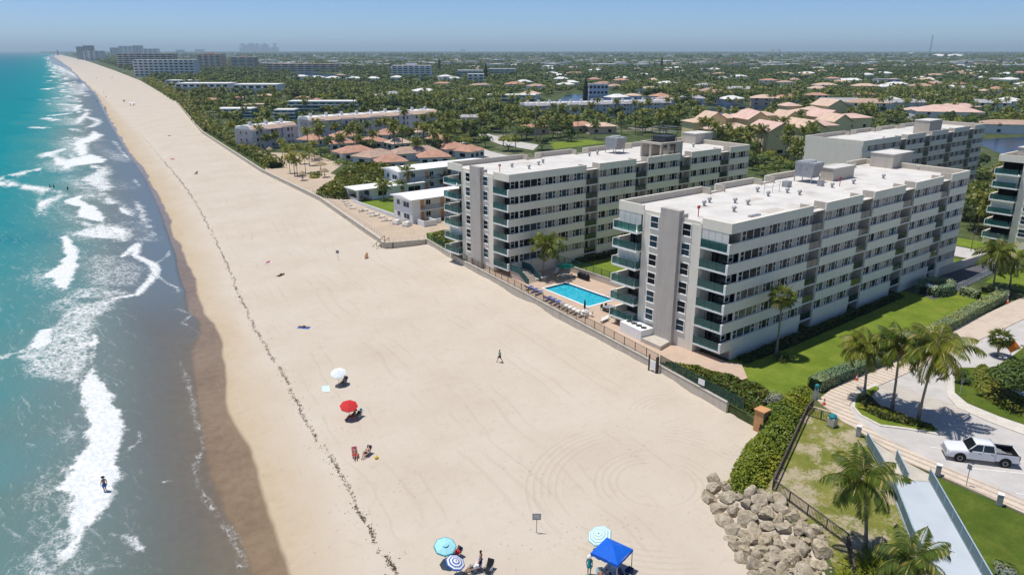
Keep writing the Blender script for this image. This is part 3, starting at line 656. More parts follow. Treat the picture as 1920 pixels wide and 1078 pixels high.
def condo(name, label, ox, oy, rng, beach='full', detail=True, floors=range(6), closed=((0,5),(1,5),(1,3)), base=True, zg=G, doors=True):
    T = thing(name, label, 'apartment block', (ox, oy, zg))
    pick = lambda: rng.choice(['pane dark','pane dark','pane dark','pane dark','pane blue','pane blue','pane curtain'])
    L = BAYS[-1][1]; top = TOP; deck = TOP-1.0
    core = MB(); band = MB(); wall = MB(); par = MB()
    BX = 2.3                                            # depth of the corner balconies
    for i, (x0, x1) in enumerate(BAYS):
        xs = x0+(BX if i == 0 else 0)
        core.box(xs, REC, -.3, x1, WID-REC, deck)
        if i < 4: MB().box(x1+.002, 1.7, -.3, BAYS[i+1][0]-.002, WID-1.7, deck-.01).build('recess_wall', 'cream wall', T)
        for f in range(6):
            z = LV[f]
            for ya, yb in ((0, REC+.01), (WID-REC-.01, WID)): band.box(x0, ya, z, x1, yb, z+1.30)
        for ya, yb in ((0, .25), (WID-.25, WID)):
            band.box(x0, ya, LV[5]+2.57, x1, yb, top)
            s = 1 if ya == 0 else -1
            for xx in (x0+.003, x1-.253):               # parapet returns
                if (i == 0 and xx < 1) or (i == 4 and xx > 60): continue
                y_ = sorted((ya+(.25 if s > 0 else 0), ya+s*(1.9)+(0 if s > 0 else .25))); par.box(xx, y_[0], deck, xx+.25, y_[1], top-.004)
            par.box(x0+.02, yb if s > 0 else ya-.1, deck, x1-.02, yb+.1 if s > 0 else ya, top-.12)
        for ya, yb in ((0.03, REC+.02), (WID-REC-.02, WID-.03)): wall.box(x0+(BX if i == 0 and ya < 1 else 0.02), ya, -.3, x1-.02, yb, LV[0]-.002)
        # side walls of the projecting bays where a slot opens
        for xx in ((x1-.2,) if i == 0 else (x0,) if i == 4 else (x0, x1-.2)):
            wall.box(xx+.01, REC+.02, -.3, xx+.19, 1.8, deck); wall.box(xx+.01, WID-1.8, -.3, xx+.19, WID-REC-.02, deck)
    for i in range(4):
        xa, xb = BAYS[i][1], BAYS[i+1][0]
        for ya, yb in ((1.3, 1.52), (WID-1.52, WID-1.3)): par.box(xa-.02, ya, deck-.9, xb+.02, yb, top-.75)
    # beach end wall
    if beach == 'full':
        wall.box(.0, 4.6, -.3, BX+.5, WID-4.8, deck)
        wall.box(.06, 4.62, deck, .32, WID-4.82, top-.55)
        wall.box(-.06, 4.35, -.3, .7, 4.6-.002, deck+.3); wall.box(-.06, WID-4.8+.002, -.3, .7, WID-4.55, deck+.3)
        for ya, yb in ((0, 4.35), (WID-4.55, WID)):
            band.box(.0, ya+(.26 if ya == 0 else 0), LV[5]+2.57, .25, yb-(0.26 if yb > 15 else 0), top-.002); core.box(.26, ya+.27, LV[5]+2.57, BX-.01, yb-.27, deck-.005)
            par.box(.25, ya+.27, deck, .36, yb-.27, top-.1)
    else:
        wall.box(.0, .26, -.3, BX+.4, WID-.26, deck); band.box(.0, .26, deck, .25, WID-.26, top-.004); par.box(.25, .3, deck, .36, WID-.3, top-.1)
    band.box(L-.25, .26, deck, L, WID-.26, top-.004); par.box(L-.36, .3, deck, L-.25, WID-.3, top-.1)
    wall.box(L-.02, .02, -.3, L+.015, WID-.02, deck)
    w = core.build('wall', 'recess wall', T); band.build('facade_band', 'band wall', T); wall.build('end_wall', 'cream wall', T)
    par.build('parapet', 'tan parapet', T)
    MB().box(.2, .2, deck-.02, L-.2, WID-.2, deck+.03).build('roof', 'roof membrane', T)
    if beach == 'full':
        MB().box(-.55, 7.55, -.4, .35, 10.65, top+.35).box(-.08, 7.3, deck+.2, .9, 7.54, top-.1).build('pillar', 'grey stone', T)
        for f in floors:
            zc = LV[f]+.28+1.2
            for y0 in (5.95, 11.3): add_window(T, 'sash', rng.choice(['pane dark','pane blue']), .0, y0+1.35, LV[f]+1.15, R(-90))
        # corner balconies
        for f in floors:
            for side, (ya, yb) in enumerate(((0.0, 4.35), (WID-4.55, WID-.1))):
                b = MB(); b.box(-.12 if side == 0 else -1.0, ya+(.33 if side == 0 else 0), LV[f], BX+.1, yb, LV[f]+.2)
                if side == 0: b.box(-.12, ya-.0, LV[f]-.004, .02, ya+.33, LV[f]+1.3)
                else: b.box(-1.0, yb-.001, LV[f], -.86, yb+.12, LV[f]+1.25); b.box(-.86, yb+.0, LV[f]+1.05, BX, yb+.12, LV[f]+1.25); b.box(-1.02, ya-.01, LV[f]-.02, -.95, yb+.1, LV[f]+.22)
                bal = b.build('balcony', 'white trim', T)
                xr = -.06 if side == 0 else -.93
                add_rail(bal, yb-ya-.45, xr, yb-.05, LV[f]+.2, R(-90))
                if side == 1: add_rail(bal, .85, xr+.05, ya+.06, LV[f]+.2, 0)
                if (side, f) in closed:
                    s = MB(); s.box(.03, ya+.35, LV[f]+.2, .10, yb-.02, LV[f]+2.57-.01)
                    for k in range(1, 4): s.box(.0, ya+.35+k*(yb-ya-.4)/4-.02, LV[f]+.2, .029, ya+.35+k*(yb-ya-.4)/4+.02, LV[f]+2.55)
                    s.build('shutter', 'shutter', bal)
                else:
                    d = MB(); c0 = (ya+yb)/2
                    d.box(BX-.06, c0-1.3, LV[f]+.22, BX-.002, c0-.1, LV[f]+2.2); d.box(BX-.06, c0-.04, LV[f]+.22, BX-.002, c0+1.1, LV[f]+2.2)
                    d.box(BX-.05, c0+1.4, LV[f]+.25, BX-.002, c0+1.8, LV[f]+2.1)
                    if doors: d.build('balcony_door', 'door dark', bal)
                    # back wall of the balcony in white
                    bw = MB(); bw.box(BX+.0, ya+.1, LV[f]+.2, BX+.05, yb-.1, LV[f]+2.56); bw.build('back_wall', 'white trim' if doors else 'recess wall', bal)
    # facade windows
    for f in floors:
        z = LV[f]+1.30+.02
        for i, (x0, x1) in enumerate(BAYS):
            if i == 0: lay = [(2.55,'four'),(8.2,'three'),(11.45,'three'),(14.9,'three')]
            elif i == 4: lay = [(.5,'two'),(3.4,'three')] if beach == 'full' else [(.4,'three'),(3.5,'three')]
            else: lay = [(.45,'two'),(3.15,'three'),(6.75,'three')]
            if beach != 'full' and i == 0: lay = [(1.5,'three'),(5.2,'three'),(9.0,'three'),(13.6,'three')]
            for dx, k in lay: add_window(T, k, pick(), x0+dx, REC-.0, z, 0)
            if i == 0 and beach == 'full' and (0,f) not in closed:
                add_window(T, 'end', 'pane dark', .95, REC+.55, z, 0)
        for i in range(4):
            xa, xb = BAYS[i][1], BAYS[i+1][0]
            b = MB(); b.box(xa+.03, .14, LV[f], xb-.03, 1.69, LV[f]+.18); bal = b.build('slot_balcony', 'white trim', T)
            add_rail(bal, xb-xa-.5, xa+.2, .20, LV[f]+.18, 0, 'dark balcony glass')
            d = MB(); d.box(xa+.25, 1.64, LV[f]+.2, xa+.85, 1.698, LV[f]+2.25); d.box(xb-1.35, 1.64, LV[f]+.2, xb-.75, 1.698, LV[f]+2.2); d.build('balcony_door', 'door dark', bal)
    return T
def roofpt(T, x, y, z=None):
    "local point of a block's roof under photo pixel"
    zz = T.location.z+TOP-.97; p = at(x, y, zz); return (p[0]-T.location.x, p[1]-T.location.y, TOP-.97)
def vent(T, x, y):
    px, py, pz = roofpt(T, x, y); m = MB(); m.cyl(px, py, pz, pz+.38, .17, .17, 10); m.lathe([(.17,0),(.31,.08),(.33,.24),(.22,.40),(.04,.46)], 12, (px, py, pz+.36)); m.build('roof_vent', 'galvanised', T, True)
def cooling(T, x, y, s=1.0):
    px, py, pz = roofpt(T, x, y)
    m = MB()
    for dx in (-1.2,1.2):
        for dy in (-1.5,1.5): m.box(px+dx-.06, py+dy-.06, pz, px+dx+.06, py+dy+.06, pz+1.0)
    m.box(px-1.3, py-1.6, pz+.9, px+1.3, py+1.6, pz+1.05)
    u = m.build('cooling_unit', 'galvanised', T)
    b = MB(); z = pz+1.05                                   # flared box with sloping louvred flank
    b.add([(px-1.2,py-1.5,z),(px+1.0,py-1.5,z),(px+1.0,py+1.5,z),(px-1.2,py+1.5,z),(px-1.2,py-1.7,z+2.0),(px+1.9,py-1.7,z+2.0),(px+1.9,py+1.7,z+2.0),(px-1.2,py+1.7,z+2.0)],
          [(3,2,1,0),(4,5,6,7),(0,1,5,4),(1,2,6,5),(2,3,7,6),(3,0,4,7)])
    b.build('casing', 'metal grey', u)
    t = MB(); t.box(px-1.0, py-1.75, z+2.003, px+1.7, py+1.75, z+2.25); t.cyl(px+.3, py, z+2.25, z+2.5, 1.1, 1.0, 20); t.build('fan_hood', 'galvanised', u)
    lv = MB()
    for k in range(9): a = .15+k*.2; lv.box(px-1.0+.02*k, py-1.5-.1*a-.09, z+a, px+1.0+.42*a-.05, py-1.5-.1*a-.01, z+a+.05)
    lv.build('louvre', 'tan parapet', u)
def hutbox(T, x, y, w, d, h, name='roof_cabin', mat='tan parapet'):
    px, py, pz = roofpt(T, x, y); m = MB(); m.box(px, py-d, pz, px+w, py, pz+h); o = m.build(name, mat, T)
    MB().box(px-.1, py-d-.1, pz+h, px+w+.1, py+.1, pz+h+.12).build('cap', 'roof membrane', o)
    MB().box(px+w+.002, py-d*.7, pz+.1, px+w+.06, py-d*.35, pz+h*.8).build('door', 'dark metal', o); return o
rngb = random.Random(5)
B2 = condo('apartment_block', 'nearest cream six storey block, right of pool, with grey stone pillar facing beach', 72.7, 51.0, rngb)
B1 = condo('apartment_block', 'cream six storey block behind the pool, between motel and nearest block', 73.7, 95.9, rngb, closed=((1,1),))
B3 = condo('apartment_block', 'distant cream block with roof cabin, behind palms at right, beside canal', 166.5, 84.0, rngb, 'plain', zg=G)
B4 = condo('apartment_block', 'cream block cut off by the right photo edge, behind palms', 166.0, 37.5, rngb, 'full', floors=range(6), closed=((1,2),(1,4)), doors=False)
B3.scale = (1.01, .78, 1)
for T, vs in ((B2, [(1320,386),(1378,381),(1402,384),(1376,397),(1476,362),(1499,366),(1560,352),(1600,345),(1656,335),(1722,319),(1420,360),(1440,368),(1330,380)]), (B1, [(960,314),(992,317),(1010,310),(1018,306),(1105,293),(1120,290),(1240,288),(1300,276)]), (B3, [(1650,262),(1700,258),(1760,248),(1800,245)])):
    for x, y in vs: vent(T, x, y)
cooling(B2, 1512, 341); cooling(B1, 1152, 287); 
hutbox(B2, 1537, 337, 6.6, 2.3, 2.0); hutbox(B2, 1630, 312, 7.6, 4.2, 2.5); hutbox(B1, 1278, 268, 6.0, 4.0, 2.3); hutbox(B3, 1700, 250, 7, 5, 3.4); hutbox(B4, 1905, 300, 9, 5, 2.4)
for T, x, y in ((B2, 1309, 407), (B2, 1574, 350), (B1, 937, 324)):
    px, py, pz = roofpt(T, x, y); m = MB(); m.cyl(px, py, pz, pz+1.5, .06, .06, 8); m.box(px-.22, py-.05, pz+1.1, px+.22, py+.05, pz+1.2); m.cyl(px-.2, py, pz+1.2, pz+1.5, .07, .07, 8); m.cyl(px+.2, py, pz+1.2, pz+1.5, .07, .07, 8); m.build('standpipe', 'red paint', T)
# open machine room with block wall and cage tower on the second block
px, py, pz = roofpt(B1, 1200, 294); m = MB()
m.box(px+6.0, py-5.5, pz, px+6.3, py, pz+2.8); m.box(px, py-.3, pz, px+6.0, py, pz+2.8)
for a, b in ((0,-5.5),(0,-2.8),(2.2,-5.5),(4.2,-5.5)): m.box(px+a, py+b, pz, px+a+.4, py+b+.4, pz+2.8)
m.box(px-.1, py-5.6, pz+2.8, px+6.4, py-4.9, pz+3.2); m.box(px-.1, py-4.9, pz+2.8, px+.6, py-.3, pz+3.2); m.box(px+5.7, py-4.9, pz+2.8, px+6.4, py-.3, pz+3.2); m.box(px-.1, py-.3, pz+2.801, px+6.4, py+.1, pz+3.2)
mr = m.build('machine_room', 'tan parapet', B1)
MB().box(px+4.2, py-5.51, pz, px+5.99, py-5.2, pz+2.79).box(px+6.301, py-5.5, pz, px+6.42, py-.02, pz+2.78).build('block_wall', 'grey stone', mr)
c = MB(); c.box(px+2.2, py-4.4, pz+2.2, px+5.4, py-1.2, pz+4.2); 
for a in (2.0, 5.5):
    for b in (-4.6, -1.1): c.box(px+a, py+b, pz+2.2, px+a+.1, py+b+.1, pz+6.0)
c.build('cooling_tower', 'dark metal', mr)
c = MB()
for z in (5.0, 5.95):
    for b in (-4.56, -1.02): c.box(px+2.0, py+b-.04, pz+z, px+5.6, py+b+.04, pz+z+.08)
    for a in (2.04, 5.56): c.box(px+a-.04, py-4.52, pz+z, px+a+.04, py-1.06, pz+z+.08)
c.build('cage', 'galvanised', mr)
for (x, y, w, d) in ((1476,352,1.2,1.0),(1540,350,.8,.8)):
    px, py, pz = roofpt(B2, x, y); MB().box(px, py, pz, px+w, py+d, pz+.9).build('condenser', 'metal grey', B2)
# stains / patched squares
px, py, pz = roofpt(B2, 1408, 408); MB().box(px, py, pz, px+2.2, py+.5, pz+.18).build('skylight', 'metal grey', B2)
for (x, y, w, d) in ((1408,378,3.2,1.3),(1440,400,4.0,1.5),(1590,357,3,.9)):
    px, py, pz = roofpt(B2, x, y); MB().box(px, py, pz, px+w, py+d, pz+.02).build('roof_patch', 'tan parapet', B2)
# antenna mast frame on the nearest roof
px, py, pz = roofpt(B2, 1432, 365); m = MB()
for dx in (0, 2.2, 4.0): m.beam((px+dx, py, pz), (px+dx, py, pz+1.6), .05, .05)
m.beam((px, py, pz+1.0), (px+4.0, py, pz+1.0), .05, .05); m.beam((px, py-.6, pz+1.4), (px, py+.6, pz+1.4), .04, .04); m.beam((px+4, py-.7, pz+1.5), (px+4, py+.7, pz+1.5), .04, .04)
m.build('aerial', 'galvanised', B2)
# entrance base of block one: stair towards the pool, with teal side panels
st = thing('outdoor_stair', 'concrete stair with teal side panels leading up from pool terrace', 'stairs', (73.9, 95.0, G))
m = MB(); 
for k in range(9): m.box(0.1, -4.2+k*.3, 0, 2.5, -4.2+(k+1)*.3, .18*(k+1))
m.box(.1, -1.5, 0, 2.5, .85, 1.62); m.build('steps', 'recess wall', st)
for x in (0.0, 2.6):
    p = MB(); p.add([(x,-4.3,0.02),(x,-1.5,1.6),(x,.8,1.6),(x,.8,2.7),(x,-1.5,2.7),(x,-4.3,1.1)], [(0,1,4,5),(1,2,3,4)]); p.add([(x+.06,-4.3,0.02),(x+.06,-1.5,1.6),(x+.06,.8,1.6),(x+.06,.8,2.7),(x+.06,-1.5,2.7),(x+.06,-4.3,1.1)], [(5,4,1,0),(4,3,2,1)])
    p.beam((x+.03,-4.3,1.12),(x+.03,-1.5,2.72),.1,.08); p.beam((x+.03,-1.5,2.72),(x+.03,.8,2.72),.1,.08); p.build('side_panel', 'teal frame', st)
# ------------------------------------------------------------------ motel
def flat_window(par, x0, z0, x1, z1, y, face, pane='pane dark', name='window'):
    "window in a wall: face '-y' or '-x' at plane y"
    m = MB(); f = MB(); t = .06
    if face == '-y':
        m.box(x0, y-.03, z0, x1, y+.02, z1); f.box(x0-t, y-.06, z0-t, x1+t, y+.01, z0); f.box(x0-t, y-.06, z1, x1+t, y+.01, z1+t); f.box(x0-t, y-.06, z0, x0, y+.01, z1); f.box(x1, y-.06, z0, x1+t, y+.01, z1); f.box((x0+x1)/2-.03, y-.055, z0, (x0+x1)/2+.03, y, z1)
    else:
        m.box(y-.03, x0, z0, y+.02, x1, z1); f.box(y-.06, x0-t, z0-t, y+.01, x1+t, z0); f.box(y-.06, x0-t, z1, y+.01, x1+t, z1+t); f.box(y-.06, x0-t, z0, y+.01, x0, z1); f.box(y-.06, x1, z0, y+.01, x1+t, z1); f.box(y-.055, (x0+x1)/2-.03, z0, y, (x0+x1)/2+.03, z1)
    w = m.build(name, pane, par); f.build('frame', 'white trim', w); return w
def motel(label, ox, oy, L, D, H, nd, roofmat='white trim', gable=.7):
    T = thing('motel_building', label, 'motel', (ox, oy, G))
    m = MB(); m.box(0, 1.7, -.2, L, D, H); m.box(0, .0, -.2, 2.2, 1.69, H); m.box(L-2.0, .0, -.2, L, 1.69, H); m.build('wall', 'white paint', T)
    r = MB(); e = .6; r.add([(-e,-e,H),(L+e,-e,H),(L+e,D+e,H),(-e,D+e,H),(-e,-e,H+.18),(L+e,-e,H+.18),(L+e,D/2,H+gable),(-e,D/2,H+gable),(L+e,D+e,H+.18),(-e,D+e,H+.18)],
        [(3,2,1,0),(4,5,6,7),(7,6,8,9),(0,1,5,4),(2,3,9,8),(0,4,7,9,3),(1,2,8,6,5)]); r.build('roof', roofmat, T)
    fl_ = [0, H/2]
    g = MB(); g.box(2.2, .05, H/2-.12, L-2, 1.69, H/2+.06); gal = g.build('gallery', 'white trim', T)
    rl = MB(); rl.beam((2.2,.1,H/2+1.0),(L-2,.1,H/2+1.0),.06,.06)
    for k in range(int((L-4)/.5)): rl.beam((2.3+k*.5,.1,H/2+.06),(2.3+k*.5,.1,H/2+1.0),.03,.03)
    rl.build('railing', 'teal frame', gal)
    for z in fl_:
        for k in range(nd):
            x = 3.2+k*(L-6)/max(nd-1, 1)
            MB().box(x, 1.64, z+.08, x+1.0, 1.70, z+2.1).build('door', 'salmon door', T)
            flat_window(T, x+1.5, z+.9, x+2.7, z+2.0, 1.69, '-y')
        flat_window(T, D*.15, z+.8, D*.45, z+2.0, 0.0, '-x', 'pane blue'); flat_window(T, D*.65, z+.9, D*.8, z+2.0, 0.0, '-x')
    return T
motel('white two storey motel wing with plain white roof and salmon doors, nearest the lounge chairs', 82.2, 143.0, 17.0, 8.5, 5.4, 3)
motel('larger white two storey motel wing behind the turquoise parasol and palms', 97.6, 176.0, 30.0, 8.5, 6.2, 5)
T = thing('beach_pavilion', 'low white motel pavilion with open porch facing the beach', 'pavilion', (83.9, 174.0, G))
m = MB(); m.box(4.2, 0, -.2, 20, 6.2, 2.9); m.box(0, 0, -.2, .5, .5, 2.9); m.box(0, 5.7, -.2, .5, 6.2, 2.9); m.box(0, .5, -.2, .25, 5.7, .8); m.box(.5, 5.9, -.2, 4.2, 6.2, 2.9); m.build('wall', 'white paint', T)
MB().box(-.5, -.5, 2.9, 20.5, 6.7, 3.15).build('roof', 'white trim', T)
flat_window(T, 6, .9, 8.4, 2.2, 0, '-y'); MB().box(13, -.05, .02, 14, .03, 2.1).build('door', 'salmon door', T); flat_window(T, 15.2, .8, 19, 2.3, 0, '-y'); flat_window(T, 1.6, .9, 4.2, 2.2, 4.2, '-x')
m = MB(); m.box(82.4, 151.5, G-.1, 82.65, 174.0, G+.75); o = m.build('garden_wall', 'white paint'); tag(o, 'low white wall between motel garden and sandy yard', 'wall')
m = MB(); m.box(82.6, 138.6, G, 85.6, 138.85, G+1.3); m.box(82.6, 138.85, G, 82.85, 141.6, G+1.3); m.box(85.6, 138.6, G, 85.85, 141.6, G+1.3); m.box(85.85, 140, G, 88, 140.25, G+1.1)
o = m.build('screen_wall', 'white paint'); tag(o, 'white block enclosure beside the near motel wing', 'wall')
sheet('motel_garden', [(82.7,152),(82.7,173.8),(97,173.8),(99,153),(99,152)], G+.03, 'lawn', .1)
# ------------------------------------------------------------------ town houses left of centre
paint('lilac white', (.66,.65,.68), .7, .05, .4, .25, streak=True)
paint('terracotta', (.47,.265,.185), .8, .16, .5, .2, grime=((.34,.17,.11), .4), bump=.4, bscale=4)
paint('pale terracotta', (.60,.44,.33), .8, .14, .5, .2, grime=((.40,.25,.17), .4), bump=.4, bscale=4)
paint('brown roof', (.44,.31,.235), .8, .14, .5, .2, grime=((.28,.19,.15), .4))
paint('grey roof', (.38,.37,.37), .8, .12, .5, .2, grime=((.25,.25,.25), .4))
paint('white roof', (.72,.71,.68), .8, .08, .3, .2, grime=((.5,.48,.44), .4))
paint('pink roof', (.62,.43,.36), .8, .10, .3, .2, grime=((.45,.33,.28), .4))
paint('yellow wall', (.80,.67,.36), .7, .07, .4, .2)
paint('peach wall', (.66,.50,.38), .7, .06, .4, .2)
paint('teal wall', (.10,.24,.26), .6, .12, .4, .3)
paint('thatch', (.36,.28,.17), .95, .25, 2.5, .1, bump=.9, bscale=14)
paint('wood', (.20,.145,.10), .8, .2, 2.0, .2)
def rowhouse(label, a, b, D, H, n, roof='pale terracotta', notch=True):
    "row of white town houses from ground point a to b (front edge), stepped roofline with chimneys"
    a = Vector(a); b = Vector(b); d = (b-a); L = d.length; rz = math.atan2(d.y, d.x)
    T = thing('town_house_row', label, 'town houses', (a.x, a.y, G), rz); w = L/n
    m = MB(); rf = MB(); sl = MB()
    for i in range(n):
        x0 = i*w; m.box(x0, .0 if i % 2 == 0 else .5, -.2, x0+w-.01, D, H-1.25)
        # upstand gable with curved shoulder facing along the row
        for xx in (x0, ):
            m.add([(xx,-.12,-.2),(xx+.35,-.12,-.2),(xx+.35,-.12,H-1.6),(xx,-.12,H-1.6),(xx,1.6,H+.2),(xx+.35,1.6,H+.2),(xx,D*.55,H+.2),(xx+.35,D*.55,H+.2),(xx,D+.1,H-1.2),(xx+.35,D+.1,H-1.2),(xx,D+.1,-.2),(xx+.35,D+.1,-.2)],
                  [(0,1,2,3),(3,2,5,4),(4,5,7,6),(6,7,9,8),(8,9,11,10),(0,3,4,6,8,10),(1,11,9,7,5,2)])
        sl.add([(x0+.36,-.3,H-1.75),(x0+w,-.3,H-1.75),(x0+w,1.7,H-.2),(x0+.36,1.7,H-.2)], [(0,1,2,3)]); sl.add([(x0+.36,-.3,H-1.85),(x0+w,-.3,H-1.85),(x0+w,-.3,H-1.75),(x0+.36,-.3,H-1.75)], [(0,1,2,3)])
        rf.box(x0+.36, 1.71, H-1.2, x0+w-.02, D, H-.25)
    wl_ = m.build('wall', 'lilac white', T); sl.build('roof_slope', roof, T); rf.build('roof', 'white roof', T)
    for i in range(n):
        x0 = i*w+w*.3; y_ = .0 if i % 2 == 0 else .5
        c = MB(); c.box(i*w+w*.4, D*.45, H-.3, i*w+w*.4+1.2, D*.45+.9, H+1.3); c.build('chimney', 'lilac white', T)
        for z in (.7, 3.4, 6.0):
            if z+1.4 < H-1.5: flat_window(T, x0, z, x0+1.1, z+1.4, y_, '-y'); flat_window(T, x0+2.2, z, x0+3.0, z+1.4, y_, '-y')
    for y_ in (D*.25, D*.6):
        for z in (.8, 3.6, 6.2): flat_window(T, y_, z, y_+.9, z+1.2, -.0, '-x')
    return T
# ------------------------------------------------------------------ houses
def house(label, x, y, w, d, h, roof, wall='white paint', kind='hip', rz=0.0, rh=None, group=None, nwin=3, name='house'):
    T = thing(name, label, 'house', (x, y, G), rz, group)
    MB().box(-w/2, -d/2, -.2, w/2, d/2, h).build('wall', wall, T)
    e = .7; rh = rh if rh is not None else min(w, d)*.17; r = MB(); W2, D2 = w/2+e, d/2+e
    if kind == 'flat':
        r.box(-W2+.4, -D2+.4, h, W2-.4, D2-.4, h+.35)
    elif kind == 'gable':
        r.add([(-W2,-D2,h-.1),(W2,-D2,h-.1),(W2,D2,h-.1),(-W2,D2,h-.1),(-W2,0,h+rh+.12),(W2,0,h+rh+.12),(-W2,-D2,h-.3),(W2,-D2,h-.3),(W2,D2,h-.3),(-W2,D2,h-.3),(-W2,0,h+rh-.1),(W2,0,h+rh-.1)], [(0,1,5,4),(2,3,4,5),(11,7,6,10),(10,9,8,11),(0,4,10,6),(4,3,9,10),(5,1,7,11),(2,5,11,8),(1,0,6,7),(3,2,8,9)])
        MB().add([(-w/2,-d/2,h-.01),(-w/2,d/2,h-.01),(-w/2,0,h+rh-.15),(w/2,-d/2,h-.01),(w/2,d/2,h-.01),(w/2,0,h+rh-.15)], [(0,2,1),(3,4,5),(0,3,5,2),(1,2,5,4)]).build('gable_wall', wall, T)
    else:
        k = min(W2, D2)
        if W2 >= D2: r.add([(-W2,-D2,h),(W2,-D2,h),(W2,D2,h),(-W2,D2,h),(-W2+k,0,h+rh),(W2-k,0,h+rh)], [(3,2,1,0),(0,1,5,4),(1,2,5),(2,3,4,5),(3,0,4)])
        else: r.add([(-W2,-D2,h),(W2,-D2,h),(W2,D2,h),(-W2,D2,h),(0,-D2+k,h+rh),(0,D2-k,h+rh)], [(3,2,1,0),(0,1,4),(1,2,5,4),(2,3,5),(3,0,4,5)])
    r.build('roof', roof, T)
    if nwin:
        fl_ = [0] if h < 4.4 else [0, 2.9]
        for z in fl_:
            for k in range(nwin):
                xx = -w/2+w*(k+.5)/nwin; m = MB(); m.box(xx-.8, -d/2-.05, z+.8, xx+.8, -d/2+.02, z+2.1); m.build('window', 'pane dark', T)
        m = MB(); m.box(-w/2-.05, -1.2, .8, -w/2+.02, 1.2, 2.1); m.build('window', 'pane dark', T)
    return T
# ================================================================== plants
leafmat('palm leaf', (0.044,0.079,0.009), (0.099,0.138,0.015), (0.220,0.226,0.039), .25, .45, dry=((.36,.29,.08), .12))
leafmat('palm leaf far', (0.047,0.081,0.012), (0.098,0.138,0.021), (0.205,0.222,0.045), .2, .5)
leafmat('palm young', (.12,.14,.02), (.20,.21,.03), (.30,.29,.055), .25, .5)
leafmat('palm dry', (.16,.15,.05), (.26,.21,.085), (.36,.27,.13), .2, .7)
leafmat('tree leaf', (0.038,0.072,0.013), (0.083,0.129,0.022), (0.177,0.217,0.042), .18, .5)
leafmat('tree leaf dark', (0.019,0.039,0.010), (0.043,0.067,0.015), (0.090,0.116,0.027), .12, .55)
leafmat('tree leaf light', (0.090,0.125,0.018), (0.155,0.192,0.027), (0.260,0.266,0.050), .2, .5)
leafmat('sea grape', (0.065,0.094,0.009), (0.143,0.165,0.016), (0.286,0.248,0.040), .18, .45, dry=((.26,.13,.05), .05))
leafmat('hedge leaf', (0.091,0.136,0.010), (0.176,0.218,0.018), (0.299,0.313,0.035), .18, .45)
leafmat('clipped hedge', (.17,.23,.09), (.26,.32,.15), (.36,.40,.23), .04, .6)
leafmat('grey shrub', (.16,.17,.12), (.25,.26,.19), (.36,.36,.27), .12, .6)
leafmat('croton', (.13,.14,.015), (.24,.24,.03), (.36,.32,.05), .2, .45)
leafmat('forest', (0.039,0.073,0.012), (0.083,0.124,0.020), (0.169,0.195,0.036), .10, .6)
paint('palm trunk', (.27,.225,.175), .9, .2, 3, .1, bump=.5, bscale=8)
paint('bark', (.16,.125,.09), .9, .2, 3, .1)
paint('leaf core', (.012,.022,.006), .9, .2, 2, .1)  # near black: shade inside the foliage put into the colour
class LeafBuf:
    "fast buffer of loose quads"
    def __init__(s): s.q = []
    def quads(s, a): s.q.append(np.asarray(a, np.float32).reshape(-1, 4, 3))
    def mesh(s, name, mat, extra=None):
        q = np.concatenate(s.q) if s.q else np.zeros((0,4,3), np.float32); n = len(q)
        me = bpy.data.meshes.new(name); me.vertices.add(n*4); me.vertices.foreach_set('co', q.ravel())
        me.loops.add(n*4); me.loops.foreach_set('vertex_index', np.arange(n*4, dtype=np.int32)); me.polygons.add(n)
        me.polygons.foreach_set('loop_start', np.arange(0, n*4, 4, dtype=np.int32)); me.update(calc_edges=True)
        me.materials.append(M[mat]); return me
def unit(v): return v/np.maximum(np.linalg.norm(v, axis=-1, keepdims=True), 1e-6)
def leaf_quads(C, N, size, rng, aspect=1.5, fold=.0):
    "one pointed leaf quad per centre, turned to normal N"
    n = len(C); N = unit(N); r = unit(rng.normal(size=(n,3))); a = unit(np.cross(N, r)); b = np.cross(N, a)
    s = (size*(.65+.7*rng.random((n,1)))); l = a*s*aspect*.5; w = b*s*.5
    return np.stack([C-l, C+w-l*.1, C+l, C-w-l*.1], 1)
